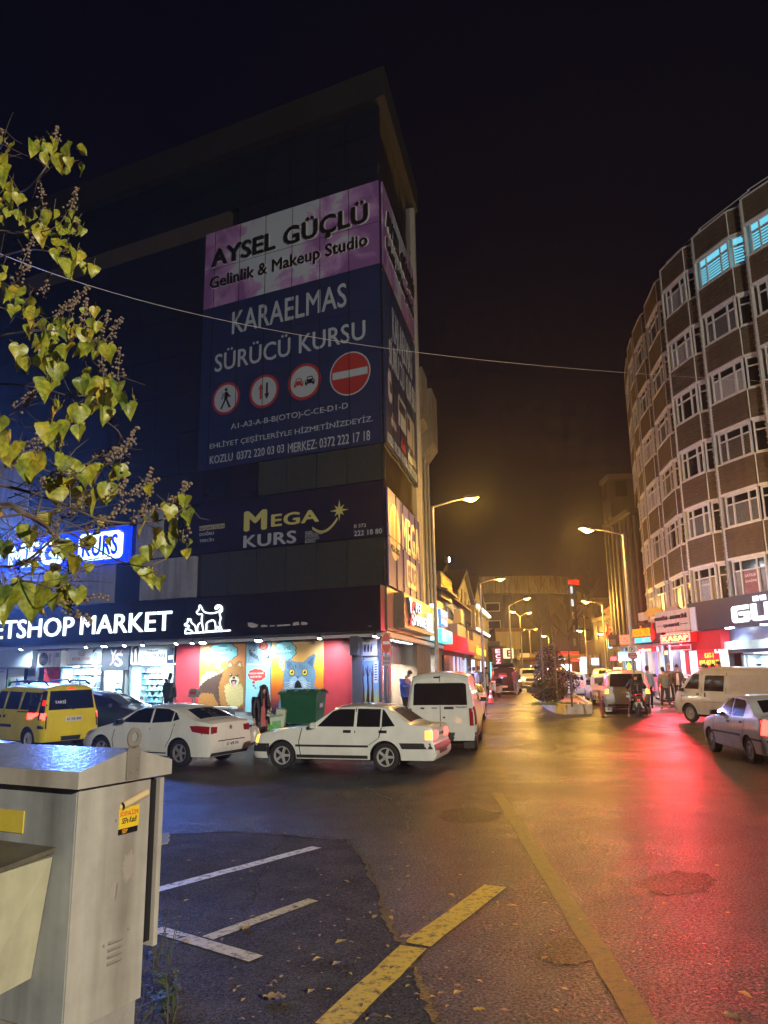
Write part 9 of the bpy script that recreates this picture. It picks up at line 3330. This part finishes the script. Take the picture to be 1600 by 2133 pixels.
for px_,py_,sz in LEAVES:
	d=4.3+.9*(1240-py_)/900+r2_.uniform(-.25,.3)
	p=T3(px_,py_,d)
	s_=sz/FOC*d*r2_.uniform(.66,.95)
	az=r2_.choice([r2_.uniform(-2.4,-.7),r2_.uniform(-3.1,3.1),-1.5])
	heart_leaf(p,s_,az,radians(r2_.uniform(52,100)),radians(r2_.uniform(-35,35)))
	q=p+Vector((r2_.uniform(-.08,.04),r2_.uniform(-.05,.08),r2_.uniform(.03,.1)))
	tw.tube([p-TO,q-TO],.0025,4)
for i in range(170):
	px_,py_,sz=r2_.choice(LEAVES)
	px_+=r2_.uniform(-22,22)
	py_+=r2_.uniform(-25,25)
	d=4.6+.9*(1240-py_)/900+r2_.uniform(-.3,.4)
	p=T3(px_,py_,d)
	heart_leaf(p,r2_.uniform(14,30)/FOC*d,r2_.uniform(-3.1,3.1),radians(r2_.uniform(30,110)),radians(r2_.uniform(-60,60)))
	tw.tube([p-TO,p+Vector((r2_.uniform(-.06,.04),r2_.uniform(-.05,.05),r2_.uniform(.02,.08)))-TO],.002,4)
for i in range(110):
	px_,py_=r2_.uniform(-20,190),r2_.uniform(960,1240)
	d=4.6+r2_.uniform(-.4,.4)
	p=T3(px_,py_,d)
	v=Vector((r2_.uniform(-.1,.3),r2_.uniform(-.1,.1),r2_.uniform(-.12,.16)))
	tw.tube([p-TO,p+v*.5+Vector((0,0,r2_.uniform(-.03,.03)))-TO,p+v-TO],[.0045,.0035,.0015],4)
PAN=[(5,300,-10),(115,295,0),(145,440,15),(90,440,-5),(150,490,10),(40,560,30),(30,590,50),(90,620,12),(130,650,40),(110,660,60),(175,690,5),(170,720,30),(220,680,12),(210,720,30),(215,800,5),(245,790,5),(30,850,40),(50,840,60),(60,920,70),(90,930,80),(40,940,60),(190,960,70),(215,950,60),(245,960,20),(300,1010,35),(280,1030,60),(255,1040,10),(250,1070,40),(270,1080,60),(370,1050,8),(340,1070,15),(350,1060,40),(380,1130,5),(300,1075,0),(160,1060,50),(180,1090,70),(210,1100,40),(140,1080,20),(120,1020,60),(20,1130,40),(60,1130,70),(20,1190,60),(130,1255,110),(100,1260,80),(150,1240,100),(50,1000,30),(20,980,50),(80,1010,60),(150,1030,30),(230,1030,50)]
for px_,py_,an in PAN:
	d=4.5+.8*(1240-py_)/900+r2_.uniform(-.3,.3)
	p=T3(px_,py_,d)
	a=radians(an+r2_.uniform(-12,12))
	panicle(p,Vector((sin(a),r2_.uniform(-.3,.3),cos(a))),r2_.uniform(.12,.26))
lf.build('foliage',M_LEAF,tree,smooth=60)
tw.build('branches',pm('tree bark',(.1,.075,.055),.7,var=.3,vs=12),tree,smooth=60)
sd_.build('seed_clusters',pm('seed capsule',(.2,.14,.085),.6,var=.3,vs=30),tree)
MB().tube([(0,0,0),(.1,.05,2),(.25,.05,4),(.3,.2,6.2)],[.16,.13,.1,.05],12).build('trunk',MATS['tree bark'],tree)
mb=MB()
for pts,d,r in limbs:
	e=T3(*pts[0],d)
	z=max(1.8,min(6,e.z-.5))
	mb.tube([(.2,.05,z),((e.x-TO.x)*.6+.05,(e.y-TO.y)*.6,z+(e.z-z)*.7),e-TO],[.05,.03,r],6)
mb.build('limbs',MATS['tree bark'],tree)

# ================================================================ NIGHT MIST
mb=MB()
mb.bx(-60,90,-40,175,-1.2,29.5)
hz=bpy.data.materials.new('night mist')
hz.use_nodes=True
hz.node_tree.nodes.clear()
o_=hz.node_tree.nodes.new('ShaderNodeOutputMaterial')
v_=hz.node_tree.nodes.new('ShaderNodeVolumePrincipled')
v_.inputs['Color'].default_value=(.9,.9,.9,1)
v_.inputs['Density'].default_value=.00085
v_.inputs['Anisotropy'].default_value=.72
hz.node_tree.links.new(v_.outputs[0],o_.inputs['Volume'])
tag(mb.build('haze',hz),kind='stuff')
